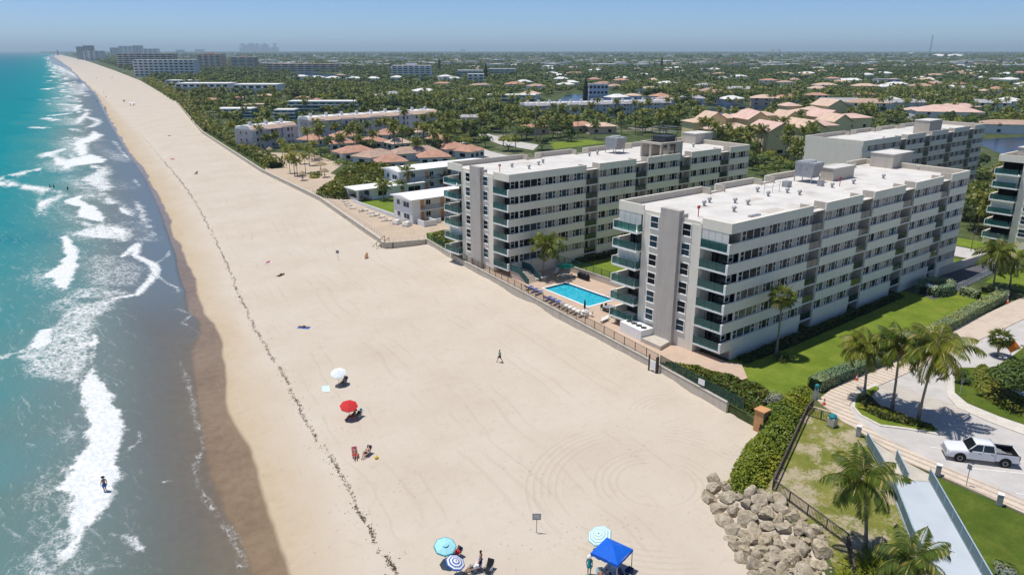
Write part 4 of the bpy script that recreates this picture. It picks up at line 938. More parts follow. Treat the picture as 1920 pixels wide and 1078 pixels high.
def palm_crown(seed, nf=18, L=3.2, nl=16, mat='palm leaf', lw=.11, droop=1.0, ll=.95, dead=3, up=1.25):
    rng = np.random.default_rng(seed); buf = LeafBuf(); Z3 = np.array([0,0,1.])
    for i in range(nf):
        az = i*2.39996+rng.uniform(-.3,.3); fr = (i+.5)/nf
        el = up*(1-fr)**.8-0.55*fr+rng.uniform(-.12,.12); Lf = L*(.78+.22*math.sin(fr*math.pi)+rng.uniform(-.06,.10)); sag = droop*(.9+.5*fr+rng.uniform(-.15,.2))
        ns = max(5, nl//2); p = np.array([0,0,0.]); pts = [p.copy()]; dirs = []
        for k in range(ns):
            e = el-sag*((k+.5)/ns)**1.4; d = np.array([math.cos(az)*math.cos(e), math.sin(az)*math.cos(e), math.sin(e)]); dirs.append(d); p = p+d*Lf/ns; pts.append(p.copy())
        dirs.append(dirs[-1]); pts = np.array(pts); dirs = np.array(dirs)
        tt = np.linspace(.10, 1.0, nl); idx = tt*ns; i0 = np.minimum(idx.astype(int), ns-1); f = (idx-i0)[:,None]
        P = pts[i0]*(1-f)+pts[i0+1]*f; D = unit(dirs[i0]*(1-f)+dirs[i0+1]*f)
        side = unit(np.cross(D, Z3)+1e-6); upv = np.cross(side, D)
        prof = (np.sin(np.clip(tt*1.02+.06,0,1)*math.pi)**.55)[:,None]
        for sg in (-1,1):
            l = ll*prof*(.85+.3*rng.random((nl,1))); dr = unit(side*sg*1.0+D*.75-upv*(.25+.25*rng.random((nl,1)))-Z3*.28)
            tip = P+dr*l-Z3*l*.22; mid = P+dr*l*.5
            w = D*lw*(L/3.2)
            buf.quads(np.stack([P-w*.55, mid-w, tip, mid+w], 1))
        # rachis
        W_ = side*.035*(L/3.2); buf.quads(np.stack([P[:-1]-W_[:-1], P[1:]-W_[1:], P[1:]+W_[1:], P[:-1]+W_[:-1]], 1))
    return buf.mesh('crown', mat)
def skirt_mesh(seed, L, n=5):
    rng = np.random.default_rng(seed); buf = LeafBuf()
    for i in range(n*6):
        az = rng.uniform(0, 6.28); d = np.array([math.cos(az), math.sin(az), 0])*L*rng.uniform(.06,.16); P = np.array([[0,0,0.]]); T_ = P+d*2-np.array([0,0,L*rng.uniform(.25,.5)]); w = np.cross(d, [0,0,1])*.35
        buf.quads(np.stack([P-w*.3, P+d-w, T_, P+d+w], 1))
    return buf.mesh('dead_fronds', 'palm dry')
def fan_crown(seed, n=34, r=1.35, mat='palm leaf', dry=.3):
    "cabbage palm: round head of fan leaves"
    rng = np.random.default_rng(seed); buf = LeafBuf(); Z3 = np.array([0,0,1.])
    for i in range(n):
        z = 1-1.75*(i+.5)/n; az = i*2.39996; d = np.array([math.cos(az)*math.sqrt(max(0,1-min(1,abs(z))**2)), math.sin(az)*math.sqrt(max(0,1-min(1,abs(z))**2)), z]); d = d/np.linalg.norm(d)
        c = d*r*rng.uniform(.5,.75); s = unit(np.cross(d, Z3)+1e-3*rng.normal(size=3)); u = np.cross(s, d)
        for a in np.linspace(-1.25, 1.25, 9):
            t = d*math.cos(a)+s*math.sin(a); t = unit(t-Z3*.35); tip = c+t*r*.72-Z3*.12; mid = c+t*r*.38; w = np.cross(t, u); w = w/max(np.linalg.norm(w),1e-6)*.075
            buf.quads(np.stack([c, mid-w, tip, mid+w])[None])
    return buf.mesh('crown', mat)
def trunk_mesh(h, r, lean=(0,0), seed=0, mat='palm trunk', n=7):
    pts = []; rad = []; k = 7
    for i in range(k+1):
        t = i/k; pts.append((lean[0]*t**1.6, lean[1]*t**1.6, h*t)); rad.append(r*(1.45-.6*min(t*4,1)-.2*t) if t < .25 else r*(.85-.2*t))
    return MB().tube(pts, rad, n).mesh('trunk', mat, True)
def crown_points(rng, n, rx, ry, rz, lumps=9, fill=.35):
    "leaf positions gathered in clumps on an uneven crown, with normals pointing out"
    L = unit(rng.normal(size=(lumps,3))); L[:,2] = L[:,2]*.75+.15; C0 = L*np.array([rx,ry,rz])*(.40+.30*rng.random((lumps,1))); R0 = .42+.28*rng.random(lumps)
    k = rng.integers(0, lumps, n); d = unit(rng.normal(size=(n,3))); d[:,2] = np.abs(d[:,2])*.9+d[:,2]*.1-.15
    rr = (R0[k]*(.55+.45*rng.random(n)**fill))[:,None]
    P = C0[k]+d*rr*np.array([rx,ry,rz]); N = d+unit(P/np.array([rx,ry,rz]))*.5+np.array([0,0,.45])
    return P, N
def broad_crown(seed, r, h, n=420, leaf=.55, mat='tree leaf', lumps=10):
    rng = np.random.default_rng(seed); P, N = crown_points(rng, n, r, r, h/2, lumps); P[:,2] += h/2
    b = LeafBuf(); b.quads(leaf_quads(P, N+rng.normal(size=P.shape)*.45, leaf, rng, 1.35)); return b.mesh('crown', mat)
def limb_mesh(h, r, seed, spread):
    rng = random.Random(seed); m = MB(); m.tube([(0,0,-.1),(0.05*spread,0,h*.5),(0,.05*spread,h)], [r*1.3, r, r*.75], 7)
    for k in range(5):
        a = k*1.256+rng.uniform(-.3,.3); m.tube([(0,0,h*.8),(math.cos(a)*spread*.35, math.sin(a)*spread*.35, h*1.15),(math.cos(a)*spread*.65, math.sin(a)*spread*.65, h*1.45)], [r*.6, r*.4, r*.15], 5)
    return m.mesh('trunk', 'bark', True)
# --- shared meshes
HERO = [palm_crown(s, 22, 3.6, 34, 'palm leaf', .055, 1.55, .95, up=1.35) for s in (1,2,3)]
MIDP = [palm_crown(s, 17, 3.0, 11, 'palm leaf', .17, 1.1+.15*(s%2), 1.0, up=1.2) for s in (11,12,13,14)]
FARP = [palm_crown(s, 13, 2.9, 6, 'palm leaf far', .30, 1.1, 1.05) for s in (21,22,23)]
YOUNG = [palm_crown(s, 15, 2.3, 9, 'palm young', .19, .9, .85) for s in (31,32)]
DEAD = [skirt_mesh(s, 3.0) for s in (1,2)]
TR_MID = [trunk_mesh(1.0, .16, l, 0) for l in ((.04,.02),(-.03,.05),(.06,-.03),(0,0))]
def palm(x, y, h, kind='mid', rz=None, z=G, label='', lean=None, sc=1.0, cat='palm tree', name='palm_tree', group=None):
    rnd = random.Random(int(x*37+y*91)); rz = rnd.uniform(0, 6.28) if rz is None else rz
    T = thing(name, label, cat, (x, y, z), 0, group)
    if kind == 'hero':
        lean = lean or (0,0); link('trunk', trunk_mesh(h, .17, lean, 0, n=10), T); cx, cy = lean
        link('crown', rnd.choice(HERO), T, (cx, cy, h-.1), rz, sc); link('dead_fronds', rnd.choice(DEAD), T, (cx, cy, h-.1), rz, sc*.8)
    elif kind == 'fan':
        link('trunk', trunk_mesh(h, .17, lean or (0,0), 0), T); l = lean or (0,0); link('crown', FAN[0], T, (l[0], l[1], h), rz, sc); link('dead_fronds', DEAD[0], T, (l[0], l[1], h), rz, sc*.7)
    else:
        pool = {'mid':MIDP,'far':FARP,'young':YOUNG}[kind]; tm = rnd.choice(TR_MID); tr = link('trunk', tm, T, (0,0,0), rz, (h, h, h)); tr.scale = (max(h*.12, .7), max(h*.12, .7), h)
        link('crown', rnd.choice(pool), T, (0, 0, h-.05), rz, sc)
    return T
FAN = [fan_crown(3, 40, 1.35, 'palm leaf')]; FAN.append(fan_crown(5, 36, 1.3, 'palm dry'))
BROAD = [broad_crown(s, 1.0, 1.5, 430, .20, 'tree leaf', 11) for s in (41,42,43)]+[broad_crown(s, 1.0, 1.4, 430, .20, 'tree leaf light', 11) for s in (44,45)]+[broad_crown(s, 1.0, 1.7, 430, .20, 'tree leaf dark', 11) for s in (46,47)]
BROAD.append(broad_crown(48, 1.0, 1.5, 2600, .085, 'tree leaf', 16)); BROAD.append(broad_crown(49, 1.0, 1.5, 2600, .085, 'tree leaf light', 16))
LIMB = [limb_mesh(1.0, .06, s, 1.0) for s in (1,2,3)]
def tree(x, y, r, h, v=None, label='', group=None, z=G, name='broadleaf_tree', cat='tree'):
    rnd = random.Random(int(x*53+y*17)); T = thing(name, label, cat, (x, y, z), 0, group); v = rnd.randrange(7) if v is None else v
    th = max(h*.32, .8); link('trunk', rnd.choice(LIMB), T, (0,0,0), rnd.uniform(0,6), (r*.75, r*.75, th)); link('crown', BROAD[v], T, (0,0,h*.22), rnd.uniform(0,6.28), (r, r, h*.52)); return T
def hedge(name, label, pts, w, h, mat, leaf=.22, dens=26, z=G, cat='hedge', wob=.15, seed=3, core=.78):
    "clipped or loose hedge along a polyline: dark core under a coat of leaves"
    rng = np.random.default_rng(seed); b = LeafBuf(); c = MB()
    for (x0, y0), (x1, y1) in zip(pts[:-1], pts[1:]):
        d = np.array([x1-x0, y1-y0]); L = np.hypot(*d); d = d/L; nrm = np.array([-d[1], d[0]])
        n = int(L*(w+2*h)*dens); s = rng.random(n)*L; per = rng.random(n)*(w+2*h)
        side = np.where(per < h, -1, np.where(per > h+w, 1, 0)); lat = np.where(side == 0, per-h-w/2, side*w/2); zz = np.where(side == -1, per, np.where(side == 1, 2*h+w-per, h))
        zz = zz*(1+0); jit = rng.normal(size=(n,3))*wob
        hv = 1+.0*s
        P = np.stack([x0+d[0]*s+nrm[0]*lat, y0+d[1]*s+nrm[1]*lat, zz], 1)
        hum = (fbm(P[:,0]/1.3, P[:,1]/1.3, seed)-.5)*wob*5; P[:,2] = np.clip(P[:,2]+np.where(P[:,2] > h*.6, hum, 0), .05, None)
        P += jit; P[:,2] = np.clip(P[:,2], .05, None)
        N = np.stack([nrm[0]*side, nrm[1]*side, np.where(side == 0, 1, .3)], 1)+rng.normal(size=(n,3))*.45
        P[:,2] += z; b.quads(leaf_quads(P, N, leaf, rng, 1.3))
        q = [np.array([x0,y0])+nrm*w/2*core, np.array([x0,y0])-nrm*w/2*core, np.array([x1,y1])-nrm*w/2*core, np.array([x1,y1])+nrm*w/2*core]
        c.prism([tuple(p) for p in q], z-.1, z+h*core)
    o = link(name, b.mesh(name, mat)); tag(o, label, cat); k = c.build('shade_core', 'leaf core', o); return o  # solid fill coloured as the shade among the leaves
def mound(name, label, outline, h, mat, leaf=.35, dens=7, z=G, seed=5, cat='shrub', lump=2.5, core=True):
    "shrub mass filling an outline; domed towards the middle with uneven lumps"
    rng = np.random.default_rng(seed); P = np.array(outline); x0, y0 = P.min(0); x1, y1 = P.max(0)
    area = (x1-x0)*(y1-y0); n = int(area*dens*1.6); px = rng.uniform(x0, x1, n); py = rng.uniform(y0, y1, n); ok = inside(px, py, [tuple(p) for p in outline]); px, py = px[ok], py[ok]
    d = seg_d(px, py, [tuple(p) for p in outline]); dome = np.clip(d/(h*.8), 0, 1)**.5
    zz = h*dome*(.62+.75*(fbm(px/lump, py/lump, seed)-.25)); dz = rng.random(len(px))**2.2*h*.35
    C = np.stack([px, py, np.maximum(zz-dz, .08)+z], 1); N = np.stack([rng.normal(size=len(px))*.6, rng.normal(size=len(px))*.6, np.full(len(px), .8)], 1)
    b = LeafBuf(); b.quads(leaf_quads(C, N, leaf, rng, 1.3)); o = link(name, b.mesh(name, mat)); tag(o, label, cat)
    if core:
        ctr = P.mean(0); q = [tuple(ctr+(p-ctr)*.86) for p in P]; MB().prism(q, z-.1, z+h*.30).build('shade_core', 'leaf core', o)  # dark fill, inner shade of the shrubs given as colour
    return o
def bush(x, y, r, h, mat, label, z=G, seed=1, leaf=.2, n=260, cat='shrub', name='shrub', group=None):
    rng = np.random.default_rng(seed); P, N = crown_points(rng, n, r, r, h*.55, 8); P[:,2] = np.maximum(P[:,2]+h*.45, .05); b = LeafBuf(); b.quads(leaf_quads(P, N, leaf, rng, 1.3)); o = link(name, b.mesh(name, mat), None, (x, y, z)); tag(o, label, cat, group); return o
def spiky(x, y, r, n, mat, label, z=G, seed=2, name='spiky_shrub'):
    rng = np.random.default_rng(seed); b = LeafBuf()
    for i in range(n):
        az = rng.uniform(0, 6.28); e = rng.uniform(.25, 1.4); d = np.array([math.cos(az)*math.cos(e), math.sin(az)*math.cos(e), math.sin(e)]); o = np.array([rng.normal()*r*.35, rng.normal()*r*.35, .1]); l = r*rng.uniform(.7,1.2); s = np.cross(d, [0,0,1]); s = s/max(np.linalg.norm(s),1e-5)*.05
        b.quads(np.stack([o-s*.5, o+d*l*.5-s, o+d*l-np.array([0,0,l*.25]), o+d*l*.5+s])[None])
    ob = link(name, b.mesh(name, mat), None, (x, y, z)); return tag(ob, label, 'shrub')
# ---- hero palms ------------------------------------------------------------------
def hp(bx, by_, tx, ty, label, kind='hero', sc=1.0, rz=0.3, z=G):
    "palm from its foot pixel and crown pixel"
    x, y = at(bx, by_, z); best = None
    f = x*math.sin(HEAD)+y*math.cos(HEAD)
    for i in range(400):                      # crown stands at about the foot's distance
        h = 2+i*.04; cx, cy = at(tx, ty, z+h)
        e = abs(cx*math.sin(HEAD)+cy*math.cos(HEAD)-f)
        if best is None or e < best[0]: best = (e, h, cx-x, cy-y)
    return palm(x, y, best[1], kind, rz, z, label, (best[2], best[3]), sc)
hp(1721, 788, 1757, 652, 'tallest coconut palm, at the near tip of the traffic island, shadow on road', sc=1.42, rz=.2)
hp(1672, 768, 1688, 645, 'coconut palm in the middle of the three on the traffic island', sc=1.12, rz=1.1)
hp(1619, 748, 1627, 648, 'coconut palm at the grassy far end of the traffic island, above the hedge', sc=1.12, rz=2.2)
hp(1621, 1034, 1617, 896, 'solitary coconut palm on the scrub between dark railing and boardwalk', sc=1.08, rz=.9)
hp(1455, 668, 1467, 556, 'slim cabbage palm on the lawn against the nearest block', 'fan', 1.15, z=G)
hp(1017, 524, 1026, 456, 'coconut palm rising from the pool terrace in front of the second block', sc=1.2, rz=1.9)
hp(1703, 600, 1706, 596, 'low fan palm half hidden behind the road at right', 'fan', .01) if False else None
hp(1722, 1110, 1716, 1046, 'low coconut palm leaning over the boardwalk railing at the bottom edge', sc=1.0, rz=.4)
hp(1860, 548, 1872, 474, 'coconut palm beside the dark drive, leftmost of a pair near right edge', sc=1.3, rz=.5)
hp(1893, 540, 1897, 486, 'coconut palm beside the dark drive, second of a pair near right edge', sc=1.25, rz=2.5)
hp(1870, 668, 1876, 634, 'stumpy fan palm between the road and the orange diamond sign', 'fan', .95)
hp(1788, 360, 1853, 330, 'palm in front of the cream block at the right edge', 'mid') if False else None
# ---- hedges and shrub masses ---------------------------------------------------------
hedge('clipped_hedge', 'long clipped pale green hedge between bright lawn and promenade', [(75.2,39.6),(92,38.6),(110,38.8),(129,39.2),(133.5,41.2)], 1.7, 1.45, 'clipped hedge', .13, 110, wob=.03)
mound('sea_grape_hedge', 'broad sea grape thicket on the corner between beach and dark railing', [(75.3,39.8),(73.5,41.4),(68,40.6),(64.4,40.2)]+[at(x, y, 1.6) for x, y in ((1428,815),(1395,845),(1374,880),(1362,915),(1368,935),(1405,948),(1436,938))]+[at(x, y, G) for x, y in ((1450,905),(1475,852),(1508,780),(1524,762))], 2.1, 'hedge leaf', .20, 85, G-.5, 7, 'hedge', 2.0)
mound('sea_grape_hedge', 'sea grape bank behind green mesh fence on the sea wall, below the lawn', [(66.6,55.6),(68.2,53.0),(69.4,49.5),(70.0,45.5),(70.4,42.6),(69.4,40.9),(64.5,40.2),(65.0,46)], 1.5, 'sea grape', .28, 70, G, 8, 'hedge', 1.6)
bush(*at(1452, 762, G), 1.25, 1.7, 'grey shrub', 'silvery grey shrub at the corner behind the orange pillar', seed=4, leaf=.16, n=700)
mound('sea_grape_thicket', 'large dark sea grape thicket between thatched huts and the low motel pavilion', [(82.4,178.5),(79.2,184),(79.2,190.3),(82.4,194.5),(88,199),(94,210),(102,222),(110,226),(117,214),(112,205),(103,192),(96,184),(89,180.2)], 3.4, 'sea grape', .62, 7, G, 9, 'thicket', 4.0)
mound('sea_grape_hedge', 'reddish sea grape patch beside the corner of the second block', [(76.0,117),(77.6,126.6),(79.6,131),(84,131),(83,124),(80.2,117)], 1.3, 'sea grape', .35, 18, G, 10, 'hedge', 1.6)
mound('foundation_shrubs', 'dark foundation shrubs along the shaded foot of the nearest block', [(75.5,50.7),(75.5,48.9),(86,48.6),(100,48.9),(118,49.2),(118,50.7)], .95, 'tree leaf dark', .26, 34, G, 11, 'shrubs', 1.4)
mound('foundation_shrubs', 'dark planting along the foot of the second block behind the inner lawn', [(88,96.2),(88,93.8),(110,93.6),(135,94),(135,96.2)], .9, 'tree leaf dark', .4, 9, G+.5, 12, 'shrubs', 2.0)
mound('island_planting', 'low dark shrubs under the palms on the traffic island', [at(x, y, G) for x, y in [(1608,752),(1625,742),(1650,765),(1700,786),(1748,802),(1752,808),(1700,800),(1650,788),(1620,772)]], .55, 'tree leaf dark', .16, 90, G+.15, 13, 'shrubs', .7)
for i, (x, y, r, h) in enumerate([(1628,778,.5,.45),(1648,776,.55,.5),(1668,787,.5,.45),(1640,790,.4,.35),(1690,796,.45,.4)]): pass
b_ = [bush(*at(x, y, G), r, h, 'hedge leaf', '', G+.16, 20+i, .11, 260, 'shrub', 'bright_shrub', 'bright shrubs on the traffic island') for i, (x, y, r, h) in enumerate([(1634,772,.6,.6),(1656,776,.65,.65),(1676,786,.6,.55),(1616,768,.45,.4)])]
order_labels(b_, 'rounded bright green shrub on the traffic island, {o}')
mound('croton_hedge', 'yellow green croton hedge curving beside the pavement at right', [at(x, y, G) for x, y in [(1822,700),(1826,728),(1848,752),(1890,772),(1960,800),(1990,790),(1925,755),(1880,735),(1862,705),(1850,690),(1832,690)]], 1.0, 'croton', .19, 75, G+.1, 14, 'hedge', .8)
bush(*at(1806, 718, G), 1.15, 1.6, 'tree leaf', 'rounded dark green clipped bush at the pavement corner, right', G+.1, 31, .15, 900)
bush(*at(1836, 742, G), .7, .7, 'tree leaf light', 'small pale green bush below the croton hedge', G+.1, 32, .12, 300)
# clipped ring hedge round a white cabinet by the drive
rc = at(1748, 545, G); ring = [(rc[0]+3.4*math.cos(a), rc[1]-.4+2.0*math.sin(a)) for a in np.linspace(math.pi*1.08, math.pi*2.92, 13)]
hedge('ring_hedge', 'clipped oval hedge wrapped round a white cabinet beside the drive', ring, 1.3, 1.5, 'clipped hedge', .18, 60, wob=.06)
o = MB().box(rc[0]-2.6, rc[1]-1.2, G, rc[0]-1.4, rc[1]+.2, G+1.3).box(rc[0]-2.7, rc[1]-1.3, G+1.3, rc[0]-1.3, rc[1]+.3, G+1.4).build('utility_cabinet', 'white trim'); tag(o, 'white utility cabinet inside the oval clipped hedge', 'cabinet')
hedge('clipped_hedge', 'short clipped hedge beside the drive, right of the oval hedge', [at(1800,552,G), at(1835,560,G)], 1.2, 1.3, 'clipped hedge', .18, 60, wob=.06, seed=9)
spiky(*at(1468, 676, G), 1.1, 150, 'tree leaf dark', 'dark spiky shrub on the lawn at the foot of the cabbage palm', seed=5)
spiky(*at(1640, 1075, G), 1.9, 420, 'hedge leaf', 'big grassy spiky shrub at the bottom edge, left of the boardwalk', seed=6)
spiky(*at(1590, 1098, G), 1.4, 220, 'hedge leaf', 'smaller grassy spiky shrub at the bottom edge beside the railing', seed=7)
bush(*at(1885, 1075, G), 1.0, .8, 'grey shrub', 'pale grey green shrub at the bottom edge right of the boardwalk', G, 35, .14, 400)
# big frangipani like tree at the right edge
tr_ = tree(*at(1886, 752, G), 3.3, 5.2, 7, 'broad leaved tree with dark trunk over the croton hedge at the right edge'); 
tree(*at(1948, 700, G), 2.6, 4.0, 8, 'dense broadleaf tree cut by the right edge below the orange sign')
spiky(*at(1845, 545, G), .8, 120, 'tree leaf', 'spiky plant by the palms near the drive', seed=8)
# ================================================================== sea wall and fences
paint('sea wall concrete', (.52,.47,.39), .85, .12, .8, .2, streak=True, grime=((.33,.27,.19), .5))
paint('bronze metal', (.10,.075,.05), .5, .2, 2, .4)
paint('green metal', (.015,.07,.055), .5, .2, 2, .4)
paint('dark timber', (.085,.07,.062), .8, .2, 2, .2)
paint('orange stucco', (.55,.29,.13), .8, .12, 1, .2)
paint('teal panel', (.10,.17,.19), .45, .12, 1, .4)
paint('steel blue', (.34,.44,.50), .5, .1, 1, .4)
def runs(pts): return list(zip(pts[:-1], pts[1:]))
def wallrun(name, label, pts, z0, z1, w, mat, cap=True):
    m = MB(); c = MB()
    for a, b in runs(pts):
        d = (Vector(b)-Vector(a)); n = Vector((-d.y, d.x)).normalized()*w/2; u = d.normalized()*.0
        m.prism([tuple(Vector(a)+n), tuple(Vector(b)+n), tuple(Vector(b)-n), tuple(Vector(a)-n)], z0, z1)
        n2 = n*1.25; c.prism([tuple(Vector(a)+n2), tuple(Vector(b)+n2), tuple(Vector(b)-n2), tuple(Vector(a)-n2)], z1, z1+.12, bottom=True)
    o = m.build(name, mat); tag(o, label, 'wall')
    if cap: c.build('cap', 'concrete', o)
    return o
wallrun('sea_wall', 'long cream concrete sea wall holding the pool terrace above the beach', SW[1:5], -.6, PZ+.05, .38, 'sea wall concrete')
wallrun('sea_wall', 'concrete sea wall below the reddish sea grapes, between terrace and timber stair', [SW[4],SW[5]], -.6, G+.25, .38, 'sea wall concrete')
wallrun('sea_wall', 'low sand coloured retaining edge of the motel yard, right of the timber stair', [(76.6,128.3),(70.2,130.4)], -.6, G+.10, .38, 'sea wall concrete')
wallrun('sea_wall', 'old sea wall running along the sandy yard and palms up the coast', [(69.5,134.4),SW[8],SW[9],SW[10],SW[11]], -.6, G+.12, .45, 'sea wall concrete')
wallrun('sea_wall', 'short concrete return wall beside the timber stair', [(70.0,130.5),(68.5,131.2),(69.3,134.2)], -.6, G+.11, .45, 'sea wall concrete')
def fence(name, label, pts, zs, h, mat, pitch=.14, post=2.4, panel=None, rails=(.1,1.0), bar=.022, cat='fence', toprail=.05):
    "fence along ground points; zs = ground heights at the points"
    T = thing(name, label, cat, (pts[0][0], pts[0][1], zs[0])); o = Vector((pts[0][0], pts[0][1], zs[0])); rl = MB(); pk = MB(); pn = MB(); seen = 0
    for (a, za), (b, zb) in runs(list(zip(pts, zs))):
        A = Vector((*a, za))-o; B = Vector((*b, zb))-o; d = B-A; L = d.length
        for r in rails: rl.beam(A+Vector((0,0,h*r)), B+Vector((0,0,h*r)), toprail if r > .9 else .04, .04)
        if panel:
            q = Vector((-d.y, d.x, 0)).normalized()*.012; zz0, zz1 = Vector((0,0,h*.06)), Vector((0,0,h*.97))
            pn.add([tuple(A+zz0-q), tuple(B+zz0-q), tuple(B+zz1-q), tuple(A+zz1-q), tuple(A+zz0+q), tuple(B+zz0+q), tuple(B+zz1+q), tuple(A+zz1+q)], [(0,1,2,3),(7,6,5,4)])
        elif pitch:
            for k in range(int(L/pitch)): p = A+d*((k+.5)*pitch/L); pk.beam(p+Vector((0,0,h*rails[0])), p+Vector((0,0,h*.98)), bar, bar)
        n = max(1, round(L/post))
        for k in range(n+(1 if b == pts[-1] else 0)):
            p = A+d*(k/n); MB().beam(p-Vector((0,0,.1)), p+Vector((0,0,h*1.04)), .07, .07).build('post', mat, T)
    rl.build('rail', mat, T)
    if panel: pn.build('mesh_panel', panel, T)
    elif pitch: pk.build('pickets', mat, T)
    return T
def mesh_mat(name, rgb, a):
    t = NT(name); M[name] = t.m; t.set(rgb, .6, .3); tr = t.n('ShaderNodeBsdfTransparent'); mx = t.n('ShaderNodeMixShader'); mx.inputs[0].default_value = a
    t.l(tr.outputs[0], mx.inputs[1]); t.l(t.b.outputs[0], mx.inputs[2]); t.l(mx.outputs[0], t.out.inputs[0])
mesh_mat('green mesh', (.02,.06,.045), .50); mesh_mat('grey mesh', (.13,.20,.22), .86)
zc = PZ+.17
fence('terrace_fence', 'bronze picket fence on the sea wall along the pool terrace', [SW[2],SW[3],SW[4]], [zc]*3, 1.15, 'bronze metal', .16, 2.2)
fence('mesh_fence', 'green mesh fence above the sea wall in front of the sea grape bank', [(63.9,41.2),SW[1],(66.0,54.9)], [zc]*3, 1.2, 'green metal', panel='green mesh')
fence('mesh_fence', 'dark green fence on the wall below the second block, left of the terrace', [(73.4,108.4),(76.8,127.6)], [G+.37]*2, 1.2, 'green metal', .18, 2.0)
fence('mesh_fence', 'teal picket fence on the planter wall between pool terrace and inner lawn', [(84.6,95.6),(84.6,75.0)], [PZ+1.1]*2, 1.15, 'teal frame', .15, 1.8)
wallrun('planter_wall', 'tan planter wall between pool terrace and inner lawn', [(84.6,96),(84.6,74.6)], G-.2, PZ+1.0, .3, 'tan parapet')
wallrun('planter_wall', 'low tan block wall with steps at the right end of the pool', [(84.3,74.5),(81.6,72.2)], G-.2, PZ+1.2, .3, 'tan parapet')
DR = [at(x, y, G) for x, y in ((1524,764),(1512,778),(1448,918),(1587,1022),(1599,1085))]
fence('dark_railing', 'dark brown picket railing bending round the scrub beside the sea grape thicket', DR, [G]*5, 1.1, 'dark timber', .15, 2.0, bar=.03, toprail=.14, cat='railing')
fence('dark_railing', 'short dark picket railing by the promenade bin', [at(1512,778,G), at(1566,796,G)], [G]*2, 1.1, 'dark timber', .17, 1.6, bar=.03, toprail=.12, cat='railing')
o = MB().box(63.1,38.2,0,64.2,39.3,G+1.5).box(63.0,38.1,G+1.5,64.3,39.4,G+1.62).build('gate_pillar', 'orange stucco'); tag(o, 'orange stucco pillar ending the sea wall at the thicket', 'pillar')
m = MB(); gx, gy = SW[2]; m.box(gx-.9, gy-.6, .2, gx-.75, gy-.45, G+1.6); m.box(gx-.9, gy+.6, .2, gx-.75, gy+.75, G+1.6); m.box(gx-.6, gy-.6, .2, gx-.45, gy-.45, G+1.6)
T = tag(m.build('gate_posts', 'dark timber'), 'dark posts of the beach gate at the corner of the terrace fence', 'gate')
MB().box(gx-.86, gy-.4, G-.2, gx-.8, gy+.5, G+.9).build('notice', 'white trim', T)
o = MB(); q = (64.75, 47.5); o.box(q[0]-.14, q[1]-.45, G+.85, q[0]-.10, q[1]+.45, G+1.55); tag(o.build('notice_board', 'white trim'), 'white notice hung on the green mesh fence', 'sign')
# timber beach stair at the jog of the wall
T = thing('timber_stair', 'weathered timber stair going down to the beach beside the motel yard', 'stairs', (69.9, 132.6, G))
m = MB()
for k in range(9): m.box(-1.8+.0*k, -.9, -.2-.2*k, -1.8+1.3, .9, -.14-.2*k) if k > 8 else m.box(.0-.32*(k+1), -.9, -.2*k-.12, -.32*k, .9, -.2*k-.04)
m.build('tread', 'wood', T)
for y in (-.95, .95):
    m = MB(); m.beam((0,y,.95),(-2.9,y,-.9),.08,.08)
    for k in range(4): x = -k*.95; m.beam((x,y,.95-k*.61),(x,y,-.3-k*.55),.09,.09)
    m.build('handrail', 'wood', T)
m = MB()
for k in range(26):
    t_ = k/25; x = 76.4+(70.3-76.4)*t_; y = 128.3+(130.35-128.3)*t_
    if k % 5 == 0: m.beam((x,y,G+.2),(x,y,G+1.2),.05,.05)
m.beam((76.4,128.3,G+1.15),(70.3,130.35,G+1.15),.03,.03); tag(m.build('rope_rail', 'white trim'), 'thin white post and rail barrier on the low retaining edge', 'railing')
# rope posts along the old wall
rope = []
proto = MB().cyl(0,0,0,.95,.05,.045,6).lathe([(.0,1.0),(.07,.97),(.05,.93)],6).mesh('rope_post', 'white trim')
for k in range(34):
    y = 136.5+k*1.75; x = float(np.interp(y, [135.0,185.6,243.1], [69.7,78.5,83.3]))+.9; o = link('rope_post', proto, None, (x, y, G+.02)); rope.append(tag(o, '', 'post', 'white rope posts along the old sea wall'))
order_labels(rope[::-1], 'slim white rope post on the old sea wall, {o}')
# ================================================================== boulders
t = NT('limestone'); M['limestone'] = t.m; p = t.n('ShaderNodeTexCoord').outputs['Object']; oi = t.n('ShaderNodeObjectInfo')
f = t.noise(2.2, 6, .65, p); pit = t.rng(t.noise(5.5, 3, .6, p), .60, .70)
c = t.ramp(f, [(.3, (.23,.185,.115)), (.5, (.42,.355,.245)), (.7, (.60,.53,.405))]); c = t.mix(t.math('MULTIPLY', pit, .8), c, (.13,.085,.05)); c = t.mix(t.math('MULTIPLY', oi.outputs['Random'], .4), c, (.36,.31,.26))
t.set(c, .9, .15); t.bump(t.math('SUBTRACT', f, t.math('MULTIPLY', pit, .5)), .9, .15)
def boulder(seed):
    bm = bmesh.new(); bmesh.ops.create_icosphere(bm, subdivisions=3, radius=1); rr = random.Random(seed)
    pl = [(Vector((rr.gauss(0,1), rr.gauss(0,1), rr.gauss(0,.8))).normalized(), rr.uniform(.45,.85)) for _ in range(15)]
    for v in bm.verts:
        for n, d in pl:
            e = v.co.dot(n)-d
            if e > 0: v.co -= n*e*.95
        k = np.array([v.co.x*2.2+seed*7.1, v.co.y*2.2+v.co.z*1.7]); v.co *= 1+.34*(float(fbm(k[0:1], k[1:2], seed))-.5)
    me = bpy.data.meshes.new('boulder'); bm.to_mesh(me); bm.free(); me.materials.append(M['limestone']); return me
BO = [boulder(s) for s in range(8)]
rk = random.Random(12); PILE = [at(x, y, 1.5) for x, y in [(1336,892),(1352,905),(1385,938),(1430,942),(1462,948),(1500,985),(1535,1022),(1545,1048),(1530,1100),(1425,1100),(1392,1045),(1362,1008),(1352,975),(1340,948),(1324,942),(1330,925)]]
